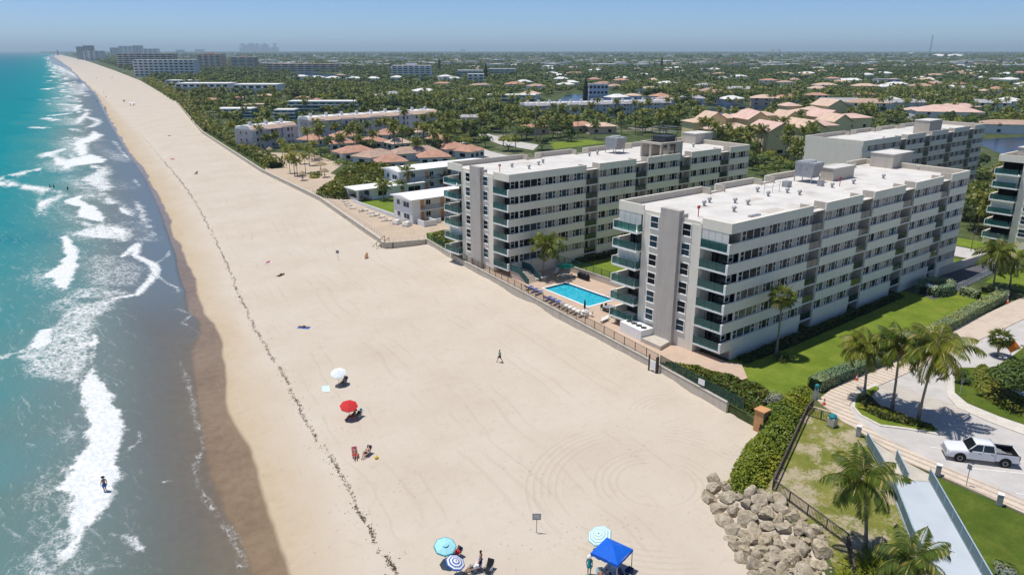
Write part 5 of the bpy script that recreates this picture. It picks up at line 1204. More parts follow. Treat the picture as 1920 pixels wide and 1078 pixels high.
px0, px1 = min(p[0] for p in PILE), max(p[0] for p in PILE); py0, py1 = min(p[1] for p in PILE), max(p[1] for p in PILE); rocks = []; spots = []
for att in range(9000):
    x, y = rk.uniform(px0, px1), rk.uniform(py0, py1)
    if not inside(np.array([x]), np.array([y]), PILE)[0]: continue
    r = rk.choice([.7,.8,.95,1.15]) if att < 1200 else rk.choice([.55,.65,.75]) if att < 3600 else rk.uniform(.26,.45)
    if any((x-a)**2+(y-b)**2 < ((r+c_)*.60)**2 for a, b, c_ in spots): continue
    spots.append((x, y, r)); d = float(seg_d(np.array([x]), np.array([y]), NEARB, False)[0]); ins = inside(np.array([x]), np.array([y]), NEARB+[(70,30),(70,-30)])[0]
    z = G if ins else max(1.05, G-.15-d*.5); de = float(seg_d(np.array([x]), np.array([y]), PILE)[0])
    o = link('boulder', rk.choice(BO), None, (x, y, z+r*.10+min(de, 2.2)*.16*(r > .5)), 0, (r*rk.uniform(1.0,1.35), r*rk.uniform(.85,1.1), r*rk.uniform(.6,.88))); o.rotation_euler = (rk.uniform(-.5,.5), rk.uniform(-.5,.5), rk.uniform(0,6.28))
    tag(o, '', 'boulder', 'limestone boulders of the rock pile'); rocks.append((o, r))
    if len(spots) > 200: break
def rows_label(objs, fmt, band):
    rowsd = {}
    for o, adj in objs:
        p = pr(*o.location); rowsd.setdefault(int(p[1]//band), []).append((p[0], o, adj))
    ks = sorted(rowsd)
    for i, k in enumerate(ks):
        for j, (_, o, adj) in enumerate(sorted(rowsd[k], key=lambda e: e[0])): o['label'] = fmt.format(adj=adj, c='leftmost' if j == 0 else ordn(j+1)+' from left', r='top row' if i == 0 else ordn(i+1)+' row down')
rows_label([(o, 'large' if r > .78 else 'medium' if r > .5 else 'small') for o, r in rocks], '{adj} pitted tan boulder of the rock pile, {c}, {r}', 22)
# small scattered stones
m = MB(); 
for i in range(60):
    x, y = at(rk.uniform(1480,1560), rk.uniform(985,1075), G); r = rk.uniform(.05,.16); m.lathe([(.01,-r*.2),(r,0),(r*.8,r*.5),(.01,r*.75)], 6, (x, y, G+.02))
tag(m.build('gravel', 'limestone'), 'scattered small pale stones on the scrub', kind='stuff')
# ================================================================== boardwalk
BZ = G+.22
sheet('apron', [at(x, y, G) for x, y in ((1624,822),(1700,870),(1748,896),(1742,906),(1664,900))], G+.20, 'concrete', .3, label='pale concrete apron at the head of the boardwalk')
BW = [at(x, y, BZ) for x, y in ((1663,897),(1743,903),(1905,1190),(1805,1190),(1708,1012))]
T = thing('boardwalk', 'wide smooth pale grey boardwalk ramp between railings', 'boardwalk', (*BW[0], 0))
m = MB(); o0 = BW[0]; m.prism([(p[0]-o0[0], p[1]-o0[1]) for p in BW], BZ-.28, BZ, bottom=True); m.build('deck', 'boardwalk grey', T)
fence('boardwalk_railing', 'teal mesh railing along the left side of the boardwalk', [at(x, y, BZ) for x, y in ((1624,830),(1668,906),(1709,1014),(1806,1192))], [BZ]*4, 1.15, 'steel blue', panel='grey mesh', post=2.2, cat='railing', toprail=.1)
fence('boardwalk_railing', 'teal mesh railing along the right side of the boardwalk, next to dark lawn', [at(x, y, BZ) for x, y in ((1741,899),(1903,1188))], [BZ]*2, 1.15, 'steel blue', panel='grey mesh', post=2.2, cat='railing', toprail=.1)
fence('boardwalk_railing', 'short grey centre railing on the concrete apron', [at(x, y, BZ) for x, y in ((1679,862),(1700,906))], [BZ]*2, 1.1, 'steel blue', panel='grey mesh', post=1.2, cat='railing', toprail=.08)
# ================================================================== pool
t = NT('pool water'); M['pool'] = t.m
t.set(t.ramp(t.noise(1.6, 6, .7), [(.30, (.01,.30,.44)), (.5, (.025,.42,.55)), (.66, (.10,.54,.64)), (.74, (.30,.70,.76))]), .08, .5); t.bump(t.noise(2.2, 4, .6), .25, .1)  # pale stops paint caustic light into the water colour
paint('pool tile', (.02,.045,.13), .3, .2, 3, .5)
T = thing('swimming_pool', 'turquoise rectangular swimming pool with white coping', 'pool', (*pc_, PZ))
L_ = lambda P: [(p[0]-pc_[0], p[1]-pc_[1]) for p in P]
W_ = L_(HOLE); m = MB(); m.add([(x, y, -.22) for x, y in W_], [(0,1,2,3)]); m.build('water', 'pool', T)
m = MB(); 
for i in range(4): a, b = W_[i], W_[(i+1)%4]; m.add([(*a,-.45),(*b,-.45),(*b,.0),(*a,.0)], [(0,1,2,3)])
m.build('tile_band', 'pool tile', T)
m = MB(); O_ = L_(POOL)
for i in range(4):
    a, b, c, d = O_[i], O_[(i+1)%4], W_[(i+1)%4], W_[i]; m.add([(*a,.0),(*b,.0),(*c,.0),(*d,.0),(*a,.06),(*b,.06),(*c,.06),(*d,.06)], [(4,5,6,7),(0,1,5,4),(2,3,7,6),(3,2,6,7),(4,5,1,0)])
m.build('coping', 'white trim', T)
ld = MB(); a = O_[2]
for dx in (-.9,-.4): ld.tube([(a[0]+dx-.4,a[1]+.9,.06),(a[0]+dx-.4,a[1]+.9,.8),(a[0]+dx-.9,a[1]+.9,.8),(a[0]+dx-1.1,a[1]+.9,-.2)], .03, 6)
ld.build('ladder', 'galvanised', T)
# ================================================================== furniture
paint('blue cloth', (.05,.10,.36), .8, .15, 3, .2); paint('sling white', (.72,.71,.67), .7, .06, 3, .2); paint('sling grey', (.30,.32,.36), .7, .1, 3, .2)
def lounger(label, x, y, rz, cloth='sling white', group='pool loungers', z=PZ, back=.75):
    T = thing('lounge_chair', label, 'lounge chair', (x, y, z), rz, group)
    f = MB()
    for sx in (-.31,.31): f.beam((sx,-.95,.34),(sx,.45,.34),.05,.05)
    f.beam((-.31,-.95,.34),(.31,-.95,.34),.05,.05)
    f.build('frame', 'sling white', T)
    for sx in (-.31,.31):
        for sy in (-.8,.35): MB().beam((sx,sy,0),(sx,sy,.34),.05,.05).build('leg', 'sling white', T)
    MB().box(-.29,-.93,.345,.29,.40,.40).build('seat', cloth, T)
    c, s = math.cos(back), math.sin(back); b = MB(); b.add([(-.30,.41,.36),(.30,.41,.36),(.30,.41+.72*c,.36+.72*s),(-.30,.41+.72*c,.36+.72*s),(-.30,.41-.05*s,.36+.06),(.30,.41-.05*s,.36+.06),(.30,.41+.72*c-.05*s,.36+.72*s+.05*c),(-.30,.41+.72*c-.05*s,.36+.72*s+.05*c)], [(3,2,1,0),(4,5,6,7),(0,1,5,4),(1,2,6,5),(2,3,7,6),(3,0,4,7)]); b.build('backrest', cloth, T)
    return T
cd = lambda x, y: (940+x/7.7, 480+y/7.7)
ls = []
for x, y, c in [(330,500,'blue cloth'),(400,535,'blue cloth'),(465,570,'blue cloth'),(600,655,'blue cloth'),(662,685,'blue cloth'),(725,715,'blue cloth'),(780,745,'sling grey'),(838,775,'sling white'),(892,800,'sling white'),(950,830,'sling white'),(1005,855,'sling white'),(1090,890,'sling white')]:
    p = at(*cd(x+30, y-10), PZ); o = lounger('', p[0]+.55, p[1], R(90)+R(10), c, 'loungers along the terrace fence'); o['adj'] = {'blue cloth':'blue draped','sling grey':'grey','sling white':'white'}[c]; ls.append(o)
order_labels(ls, '{adj} lounge chair in the row along the terrace fence, {o}')
ls = []
for x, y, r_ in [(490,350,25),(540,335,20),(600,320,15),(790,255,-60)]:
    p = at(*cd(x, y), PZ); ls.append(lounger('', p[0], p[1], R(r_), 'sling white', 'loungers in the shade'))
order_labels(ls, 'white lounge chair in the shade below the second block, {o}')
def table(label, x, y, z, r=.55, mat='sling white', group=None):
    T = thing('round_table', label, 'table', (x, y, z), 0, group); MB().lathe([(.02,.72),(r,.72),(r,.76),(.02,.76)], 16).build('tabletop', mat, T); MB().cyl(0,0,.0,.72,.04,.04,8).lathe([(.3,0),(.3,.04),(.05,.06)],12).build('pedestal', mat, T); return T
def chair(label, x, y, z, rz, mat='sling white', group='chairs on the pool terrace', name='patio_chair'):
    T = thing(name, label, 'chair', (x, y, z), rz, group)
    MB().box(-.24,-.24,.40,.24,.24,.45).build('seat', mat, T); MB().box(-.24,.21,.45,.24,.26,.88).build('backrest', mat, T)
    for a in (-.21,.21):
        for b in (-.21,.21): MB().beam((a,b,0),(a,b,.40),.04,.04).build('leg', mat, T)
    return T
def umbrella(name, label, x, y, z, r, h, mats, rings, tilt=(0,0), rz=0.0, n=8, rise=.32, vent=False, cat='umbrella', pole='galvanised', group=None, scal=0.0):
    "n-panel parasol; rings = list of (inner fraction, material index)"
    T = thing(name, label, cat, (x, y, z), rz, group); MB().cyl(0,0,-.2,h,.028,.024,8).build('pole', pole, T)
    E = link('canopy_frame', None, T, (0,0,h)); E.rotation_euler = (*tilt, 0)
    m = MB(); fr = [f for f, _ in rings]+[1.0]
    def P(f, k): a = 2*math.pi*k/n; zz = -rise*r*(f**1.35); return (f*r*math.cos(a), f*r*math.sin(a), zz)
    for i, (f0, mi) in enumerate(rings):
        f1 = fr[i+1]; sub = 3
        for s in range(sub):
            g0, g1 = f0+(f1-f0)*s/sub, f0+(f1-f0)*(s+1)/sub
            for k in range(n):
                a, b, c, d = P(g0,k), P(g1,k), P(g1,k+1), P(g0,k+1)
                m.add([a,b,c,d] if g0 > 0 else [b,c,d], [(0,1,2,3)] if g0 > 0 else [(0,1,2)], mi)
    for k in range(n):
        a, b = P(1,k), P(1,k+1); m.add([a,b,(b[0],b[1],b[2]-.10),(a[0],a[1],a[2]-.10)], [(0,1,2,3)], rings[-1][1])
    me = m.mesh('canopy', mats); c = link('canopy', me, T, (0,0,h)); c.rotation_euler = (*tilt, 0); bpy.data.objects.remove(E)
    md = c.modifiers.new('thick', 'SOLIDIFY'); md.thickness = .012
    rb = MB()
    for k in range(n): q = P(.98,k); rb.beam((0,0,-.06),(q[0],q[1],q[2]-.05),.018,.018)
    r_ = rb.build('ribs', pole, T, loc=(0,0,h)); r_.rotation_euler = (*tilt, 0)
    fn = MB().lathe([(.035,-.02),(.045,.05),(.015,.12),(.003,.14)],8).build('finial', pole, T, loc=(0,0,h)); fn.rotation_euler = (*tilt, 0)
    if vent:
        v = MB(); 
        for k in range(n): a, b = P(.30,k), P(.30,k+1); v.add([(0,0,.10),(a[0],a[1],a[2]+.10),(b[0],b[1],b[2]+.10)], [(0,1,2)])
        vv = v.build('vent_cap', mats[0], T, loc=(0,0,h)); vv.rotation_euler = (*tilt, 0)
    return T
paint('green cloth', (.01,.19,.135), .7, .08, 2, .2); paint('black cloth', (.018,.02,.024), .7, .15, 2, .2)
gp = at(*cd(925,300), PZ)
umbrella('patio_umbrella', 'open green patio umbrella over a white table by the pool', gp[0], gp[1], PZ, 1.5, 2.4, ['green cloth'], [(0,0)], rise=.28, vent=True)
table('white round table under the green umbrella', gp[0]+.02, gp[1]-.02, PZ, .6)
cs = [chair('', gp[0]+a, gp[1]+b, PZ, rz) for a, b, rz in ((-.9,-.3,R(110)),(.3,-.95,R(190)),(.9,.3,R(-80)))]
order_labels(cs, 'white chair at the table under the green umbrella, {o}')
p = at(*cd(1200,860), PZ)
T = thing('closed_umbrella', 'closed black patio umbrella standing between pool and fence', 'umbrella', (*p, PZ)); MB().cyl(0,0,0,2.5,.03,.03,8).build('pole', 'dark metal', T); MB().lathe([(.02,2.55),(.10,2.3),(.16,1.6),(.13,1.15),(.04,1.1)],10).build('canopy', 'black cloth', T)
table('white round table at the foot of the closed black umbrella', p[0]+.05, p[1], PZ, .55)
cs = [chair('', p[0]+a, p[1]+b, PZ, rz) for a, b, rz in ((-.95,.1,R(90)),(.85,.45,R(-70)),(.5,-.85,R(200)),(-.5,-.8,R(150)))]
order_labels(cs, 'white chair round the closed black umbrella, {o}')
gs = []
for k in range(3):
    p = at(*cd(1135+k*50, 320+k*18), PZ); T = thing('barbecue', '', 'barbecue', (*p, PZ), R(90), 'black barbecues by the pool'); MB().box(-.4,-.3,.15,.4,.3,.8).build('cart', 'black cloth', T); MB().lathe([(.42,.8),(.40,1.0),(.25,1.15),(.01,1.2)],12).build('hood', 'black cloth', T); gs.append(T)
order_labels(gs, 'black covered barbecue beside the planter wall, {o}')
for k, (x, y) in enumerate(((1500,925),(1490,950))):
    p = at(*cd(x, y), PZ); T = thing('white_bench', ('white bench beside the chillers, farther one', 'white bench beside the chillers, nearer one')[k], 'bench', (*p, PZ), R(10), 'white benches'); MB().box(-.9,-.2,.40,.9,.2,.46).build('seat', 'sling white', T); MB().box(-.8,-.15,0,-.7,.15,.4).build('leg', 'sling white', T); MB().box(.7,-.15,0,.8,.15,.4).build('leg', 'sling white', T)
# chillers, generator, plinth
p = at(1172, 620, PZ); T = thing('chiller', 'white boxed chiller with four dark roof fans beside the nearest block', 'air conditioner', (p[0]-.6, p[1]+.1, PZ), R(-6))
MB().box(-.2,-4.2,0,2.0,.2,1.5).build('casing', 'white trim', T)
for k in range(4): MB().cyl(.9,-.5-k*1.0,1.5,1.58,.42,.42,16).build('fan', 'dark metal', T)
p = at(1183, 626, PZ); tag(MB().cyl(p[0],p[1],PZ,PZ+.95,.28,.3,12).lathe([(.31,.95),(.2,1.05),(.01,1.08)],12,(p[0],p[1],PZ)).build('waste_bin', 'black cloth'), 'black bin at the corner of the white chiller', 'bin')
p = at(1218, 624, PZ); T = thing('condenser_unit', 'grey outdoor condenser on legs against the beach front wall', 'air conditioner', (*p, PZ)); MB().box(-.45,-.5,.5,.35,.5,1.7).build('casing', 'metal grey', T); c = MB().cyl(0,0,0,.04,.4,.4,16).build('fan', 'dark metal', T); c.location = (-.46,0,1.1); c.rotation_euler = (0,R(-90),0); MB().box(-.4,-.45,0,-.34,-.39,.5).box(-.4,.39,0,-.34,.45,.5).box(.26,.39,0,.32,.45,.5).box(.26,-.45,0,.32,-.39,.5).build('stand', 'galvanised', T)
P_ = [at(x, y, PZ) for x, y in ((1201,640),(1224,631),(1255,647),(1238,657))]; T = MB().prism(P_, PZ-.1, PZ+.55).build('plinth', 'concrete'); tag(T, 'pale raised concrete plinth at the foot of the grey pillar', 'plinth')
p = at(1462, 640, G); T = thing('generator_box', 'white box on the shaded lawn against the nearest block', 'cabinet', (p[0]+.6, p[1]+1.2, G)); MB().box(-1,-.8,0,1,.8,1.6).build('casing', 'white trim', T); MB().box(-.8,-.84,.3,.8,-.8,1.3).build('vent', 'metal grey', T)
# metal patio set by the near pool corner
p = at(1140, 583, PZ); T = thing('glass_table', 'dark metal patio table below the near corner balconies', 'table', (*p, PZ)); MB().box(-.8,-.5,.70,.8,.5,.74).build('tabletop', 'metal grey', T); MB().box(-.7,-.4,0,-.64,.4,.7).box(.64,-.4,0,.7,.4,.7).build('leg', 'dark metal', T)
cs = [chair('', p[0]+a, p[1]+b, PZ, rz, 'dark metal') for a, b, rz in ((-.4,.75,0),(.5,.75,0),(-.4,-.75,R(180)),(.5,-.75,R(180)))]
order_labels(cs, 'dark metal chair at the patio table near the chillers, {o}')
T = thing('wooden_steps', 'orange brown timber steps climbing the block wall behind the pool', 'steps', (82.6,73.2,PZ), R(-35))
for k in range(6): MB().box(-.6,-.9+k*.3,.16*k+.05,.6,-.62+k*.3,.16*k+.12).build('tread', 'salmon door', T)
# motel loungers
ls = []
for i, (x, y) in enumerate([(862,712),(876,730),(890,745),(922,765),(985,785),(1012,782),(1052,800),(1072,822),(1100,815),(1138,832),(1158,858),(1186,855)]):
    p = at(*(430+x/3.992, 200+y/3.992), G); ls.append(lounger('', p[0], p[1], R(60+(i*37)%50), 'sling white', 'white loungers on the sandy yard', G+.015, .5))
order_labels(ls, 'white lounge chair on the sandy motel yard, {o}')
ls = []
for x, y in ((1255,880),(1330,895)):
    p = at(430+x/3.992, 200+y/3.992, G); m = MB(); m.box(-1.1,-.7,0,1.1,.7,.55); m.box(-.9,-.6,.551,1.0,.6,.8); m.box(-.6,-.5,.801,.8,.5,1.0); ls.append(tag(m.build('stacked_loungers', 'sling white', None, loc=(*p, G), rz=.5), '', 'stacked chairs', 'stacked white loungers'))
order_labels(ls, 'stack of white loungers beside the white block enclosure, {o}')
p = at(430+1225/3.992, 200+530/3.992, G); umbrella('garden_parasol', 'turquoise parasol in front of the larger motel wing', p[0]-1, p[1]-3, G, 1.6, 2.6, ['teal cloth'] if 'teal cloth' in M else ['green cloth'], [(0,0)], rise=.25) if False else None
# thatched huts
HUT = [(233,382,.95,'dark brown'),(305,352,1.25,'grey'),(275,402,1.0,'brown'),(320,424,1.0,'brown'),(370,448,1.15,'brown'),(685,478,2.1,'grey'),(715,522,1.35,'grey'),(550,545,1.2,'brown'),(620,402,1.2,'brown'),(673,420,1.1,'dark brown')]
hs = []
for x, y, r, a in HUT:
    p = at(430+x/3.992, 200+y/3.992+2, G); T = thing('thatched_hut', '', 'hut', (*p, G), 0, 'thatched huts on the sandy yard'); h = 1.9 if r < 2 else 2.3
    MB().lathe([(r,h-.15),(r*1.05,h),(r*.75,h+.45),(r*.35,h+.85),(.03,h+1.05)], 14).build('thatch_roof', 'thatch', T)
    MB().cyl(0,0,-.1,h+.5,.10,.09,8).build('post', 'wood', T); MB().lathe([(.02,.7),(.5,.7),(.5,.75),(.02,.75)],10).build('table', 'wood', T); T['adj'] = a+(' large' if r > 2 else ''); hs.append(T)
order_labels(hs, '{adj} thatched hut on the sandy yard, {o}')
# ================================================================== street furniture
paint('cone orange', (.72,.10,.015), .6, .08, 3, .3); paint('sign orange', (.95,.24,.04), .5, .04, 3, .3); paint('bollard grey', (.40,.40,.39), .8, .1, 2, .2); paint('teal plastic', (.02,.22,.24), .5, .08, 2, .3)
cn = []
for x, y in [(1545,758),(1606,712),(1673,676),(1776,620),(1826,590),(1889,568)]:
    p = at(x, y, G+.12); T = thing('traffic_cone', '', 'traffic cone', (*p, G+.12), 0, 'orange cones on the promenade'); MB().box(-.2,-.2,0,.2,.2,.04).build('base', 'cone orange', T); MB().lathe([(.16,.04),(.10,.40),(.035,.78),(.01,.79)],12).build('cone', 'cone orange', T); MB().lathe([(.128,.30),(.095,.48)],12).build('stripe', 'white trim', T); cn.append(T)
order_labels(cn, 'orange traffic cone on the banded promenade, {o}')
bl = []
for x, y in [(1600,706),(1771,612),(1822,586),(1886,564),(1609,816),(1758,890),(1873,946)]:
    p = at(x, y, G+.1); T = thing('bollard', '', 'bollard', (*p, G+.08), R(20), 'grey concrete bollards'); MB().box(-.22,-.22,0,.22,.22,1.05).build('shaft', 'bollard grey', T); MB().box(-.24,-.24,1.05,.24,.24,1.13).build('cap', 'white trim', T); bl.append(T)
order_labels(bl, 'square grey concrete bollard beside the promenade, {o}')
p = at(1529, 748, G); T = thing('shower_post', 'grey post with rounded teal top at the bend of the promenade', 'post', (*p, G)); MB().box(-.17,-.17,0,.17,.17,1.3).build('shaft', 'bollard grey', T); MB().lathe([(.2,1.3),(.26,1.5),(.22,1.8),(.02,1.9)],12).build('top', 'teal plastic', T)
p = at(1560, 800, G+.1); T = thing('waste_bin', 'square tan bin with teal lid beside the promenade', 'bin', (p[0]+.3,p[1]+.2,G+.1)); MB().box(-.4,-.4,0,.4,.4,.9).build('body', 'concrete', T); MB().lathe([(.44,.9),(.42,1.1),(.25,1.28),(.02,1.3)],14).build('lid', 'teal plastic', T)
def post_sign(name, label, x, y, z, h, w, bh, mat, face=0.0, pole='galvanised', diamond=False, lines=0, inkm='white trim'):
    T = thing(name, label, 'sign', (x, y, z), face); MB().cyl(0,0,-.1,h,.035,.035,8).build('post', pole, T); m = MB()
    if diamond: m.add([(0,-.05,h-w*1.41),(w*.705,-.05,h-w*.705),(0,-.05,h),(-w*.705,-.05,h-w*.705),(0,-.08,h-w*1.41),(w*.705,-.08,h-w*.705),(0,-.08,h),(-w*.705,-.08,h-w*.705)], [(3,2,1,0),(4,5,6,7),(0,1,5,4),(1,2,6,5),(2,3,7,6),(3,0,4,7)])
    else: m.box(-w/2,-.08,h-bh,w/2,-.045,h)
    b = m.build('board', mat, T)
    if lines:
        k = MB()
        for i in range(lines): k.box(-w*.38,-.086,h-bh*(.22+i*.6/lines),w*(.38-.12*(i%2)),-.081,h-bh*(.22+i*.6/lines)+.04)
        k.build('lettering', inkm, b)
    return T
face = R(-37.8)
post_sign('beach_sign', 'grey notice board on a post standing in the near sand', *sand_at(1006,998), 1.95, .75, .62, 'metal grey', face, lines=5)
post_sign('beach_sign', 'small distant white notice on a post in the middle of the beach', *sand_at(634,488), 2.0, .6, .6, 'bollard grey', face, lines=3, inkm='dark metal')
post_sign('diamond_sign', 'orange diamond road works sign at the right edge', *at(1893,672,G), G, 2.7, 1.35, 1, 'sign orange', R(-88), diamond=True)
post_sign('street_sign', 'small pale sign on a thin pole in the verge beside the pavement', *at(1799,742,G), G+.1, 2.1, .35, .5, 'bollard grey', face)
post_sign('street_sign', 'thin pole with small sign in the dark lawn in front of the truck', *at(1811,912,G), G, 2.3, .4, .5, 'metal grey', R(-100))
p = at(1862, 812, G); p = at(1908, 745, G); T = thing('flower_planter', 'white planter box with reddish flowers under the right edge tree', 'planter', (*p, G+.1)); MB().box(-.9,-.7,0,.9,.7,.9).build('box', 'white trim', T); bb = LeafBuf(); rr_ = np.random.default_rng(3); C = rr_.uniform(-1,1,(120,3))*np.array([.8,.6,.12])+np.array([0,0,1.0]); bb.quads(leaf_quads(C, rr_.normal(size=C.shape)+np.array([0,0,1]), .2, rr_)); link('flowers', bb.mesh('flowers', 'red leaf') if 'red leaf' in M else bb.mesh('flowers', 'croton'), T)
for (x, yb, yt, lb_) in ((966.5,278,205,'tall grey utility pole beside the side street behind the second block'),(1004,262,222,'thin utility pole among trees behind the second block')):
    X_, Y_ = at(x, yb, G); f_ = X_*math.sin(HEAD)+Y_*math.cos(HEAD); h = 12.5
    T = thing('utility_pole', lb_, 'utility pole', (X_, Y_, G)); MB().cyl(0,0,-.2,h,.2,.12,8).build('pole', 'bollard grey', T); MB().box(-1.1,-.06,h-.9,1.1,.06,h-.75).build('crossarm', 'wood', T)
for (x, y) in ((1864,478),(1820,472)):
    p = at(x, y, G); T = thing('lamp_post', 'black street lamp post on the verge by the drive' if x > 1840 else 'slim dark street lamp beside the coast road', 'lamp post', (*p, G)); MB().cyl(0,0,0,3.6,.07,.05,8).build('pole', 'dark metal', T); MB().lathe([(.08,3.6),(.2,3.75),(.22,4.1),(.02,4.3)],10).build('lantern', 'dark metal', T)
fence('drive_railing', 'pale steel railing between the dark drive and the grass with palms', [at(x, y, G) for x, y in ((1788,548),(1860,512),(1900,494))], [G]*3, 1.1, 'steel blue', .3, 1.8, cat='railing')
wallrun('ramp_wall', 'beige retaining wall between the far end of the nearest block and the drive', [(131,51.4),(151,50.0)], G-.2, G+1.5, .3, 'tan parapet')
# ================================================================== pickup truck
t = NT('car paint white'); M['car white'] = t.m; t.set((.74,.745,.76), .25, .5); t.b.inputs['Coat Weight'].default_value = .6; t.b.inputs['Coat Roughness'].default_value = .05
glass('car glass', (.010,.014,.017), .05, .2, .6, .6); paint('rubber', (.018,.018,.02), .8, .2, 3, .2); paint('alloy', (.52,.53,.55), .35, .08, 3, .5, .7); paint('red lens', (.35,.02,.02), .3, .1, 3, .5); paint('lamp lens', (.62,.64,.66), .15, .05, 3, .6)
zt = G+.042; Fp = Vector(at(1797.5,864,zt)); Rp = Vector(at(1882.5,875,zt)); dv = Fp-Rp; sc = dv.length/3.70
mid_ = (Fp+Rp)/2; side = Vector((-dv.y, dv.x)).normalized()*-1.0
yaw = math.atan2(dv.y, dv.x)
TR = thing('pickup_truck', 'white crew cab pickup truck parked on the pale road at the right', 'truck', (0,0,zt), yaw, None, sc)
# near side wheels are the measured ones: shift so that they fall on the near side (local +y or -y whichever faces the viewer)
ny_ = Vector((-math.sin(yaw), math.cos(yaw))); nside = 1 if ny_.dot(Vector((0,0))-mid_) > 0 else -1
ctr = mid_-ny_*nside*.86*sc; TR.location = (ctr.x, ctr.y, zt)
XF, XR = 1.84, -1.84
def loft(m, st, mi=0):
    "stations: (x, [(y,z)...] ring)"
    n = len(st[0][1]); vs = []; fs = []
    for x, ring in st: vs += [(x, y, z) for y, z in ring]
    for i in range(len(st)-1):
        for k in range(n): k2 = (k+1) % n; fs.append((i*n+k, (i+1)*n+k, (i+1)*n+k2, i*n+k2))
    fs.append(tuple(range(n))); fs.append(tuple(range((len(st)-1)*n, len(st)*n))[::-1]); m.add(vs, fs, mi)
def ring(w, zb, zt_, tw=None, c=.08): tw = tw or w-.06; return [(-w+.05,zb),(w-.05,zb),(w,zb+.12),(w,zt_-.22),(tw,zt_-.03),(tw-.1,zt_),(-tw+.1,zt_),(-tw,zt_-.03),(-w,zt_-.22),(-w,zb+.12)]
m = MB(); loft(m, [(2.92,ring(.84,.50,.98)),(2.84,ring(.95,.42,1.08)),(2.55,ring(1.0,.40,1.15)),(1.35,ring(1.0,.40,1.24)),(1.20,ring(1.0,.40,1.26)),(-.98,ring(1.0,.40,1.27))])
m.build('body', 'car white', TR, True)
m = MB()                                                            # bed: floor and three walls and tailgate
for s in (-1,1): m.box(-2.86, s*1.0 if s < 0 else .93, .55, -1.0, s*.93 if s < 0 else 1.0, 1.29)
m.box(-2.93,-.98,.55,-2.86,.98,1.27); m.box(-2.9,-.92,.55,-1.0,.92,.66); bed = m.build('bed', 'car white', TR)
m = MB(); m.box(-2.855,-.925,.662,-1.01,.925,.70); m.box(-2.855,-.928,.70,-1.0,-.90,1.24); m.box(-2.855,.90,.70,-1.0,.928,1.24); m.box(-2.858,-.9,.70,-2.83,.9,1.24); m.box(-1.03,-.9,.7,-.985,.9,1.24)
for s in (-1,1): m.box(-2.9, s*.965-.045, 1.29, -1.0, s*.965+.045, 1.31)
m.build('bed_liner', 'rubber', bed)
m = MB(); m.box(-1.8,-.5,.71,-1.2,.3,1.05); m.build('toolbox', 'metal grey', bed)
m = MB(); m.beam((-2.7,-.3,.75),(-1.5,.55,1.2),.12,.08); m.beam((-2.6,.2,.76),(-1.4,-.5,1.12),.1,.06); m.build('tools', 'bollard grey', bed)
def gr(w, zb, tw, zt_): return [(-w,zb),(w,zb),(tw,zt_),(-tw,zt_)]
m = MB(); loft(m, [(1.28,[(-.93,1.25),(.93,1.25),(.93,1.27),(-.93,1.27)]),(.62,[(-.93,1.25),(.93,1.25),(.76,1.86),(-.76,1.86)]),(-.82,[(-.93,1.25),(.93,1.25),(.76,1.88),(-.76,1.88)]),(-.98,[(-.93,1.25),(.93,1.25),(.76,1.62),(-.76,1.62)])])
cab = m.build('cab_glass', 'car glass', TR)
m = MB(); loft(m, [(.68,[(-.79,1.84),(.79,1.84),(.72,1.90),(-.72,1.90)]),(.40,[(-.81,1.85),(.81,1.85),(.72,1.95),(-.72,1.95)]),(-.66,[(-.81,1.85),(.81,1.85),(.72,1.95),(-.72,1.95)]),(-.87,[(-.80,1.83),(.80,1.83),(.72,1.90),(-.72,1.90)])]); m.build('roof', 'car white', TR, True)
m = MB()
for s in (-1,1):
    m.beam((1.25,s*.93,1.27),(.62,s*.775,1.87),.07,.06); m.beam((-.96,s*.93,1.27),(-.82,s*.78,1.87),.16,.07); m.beam((.10,s*.94,1.26),(.06,s*.775,1.87),.09,.05); m.build('pillar', 'car white', TR); m = MB()
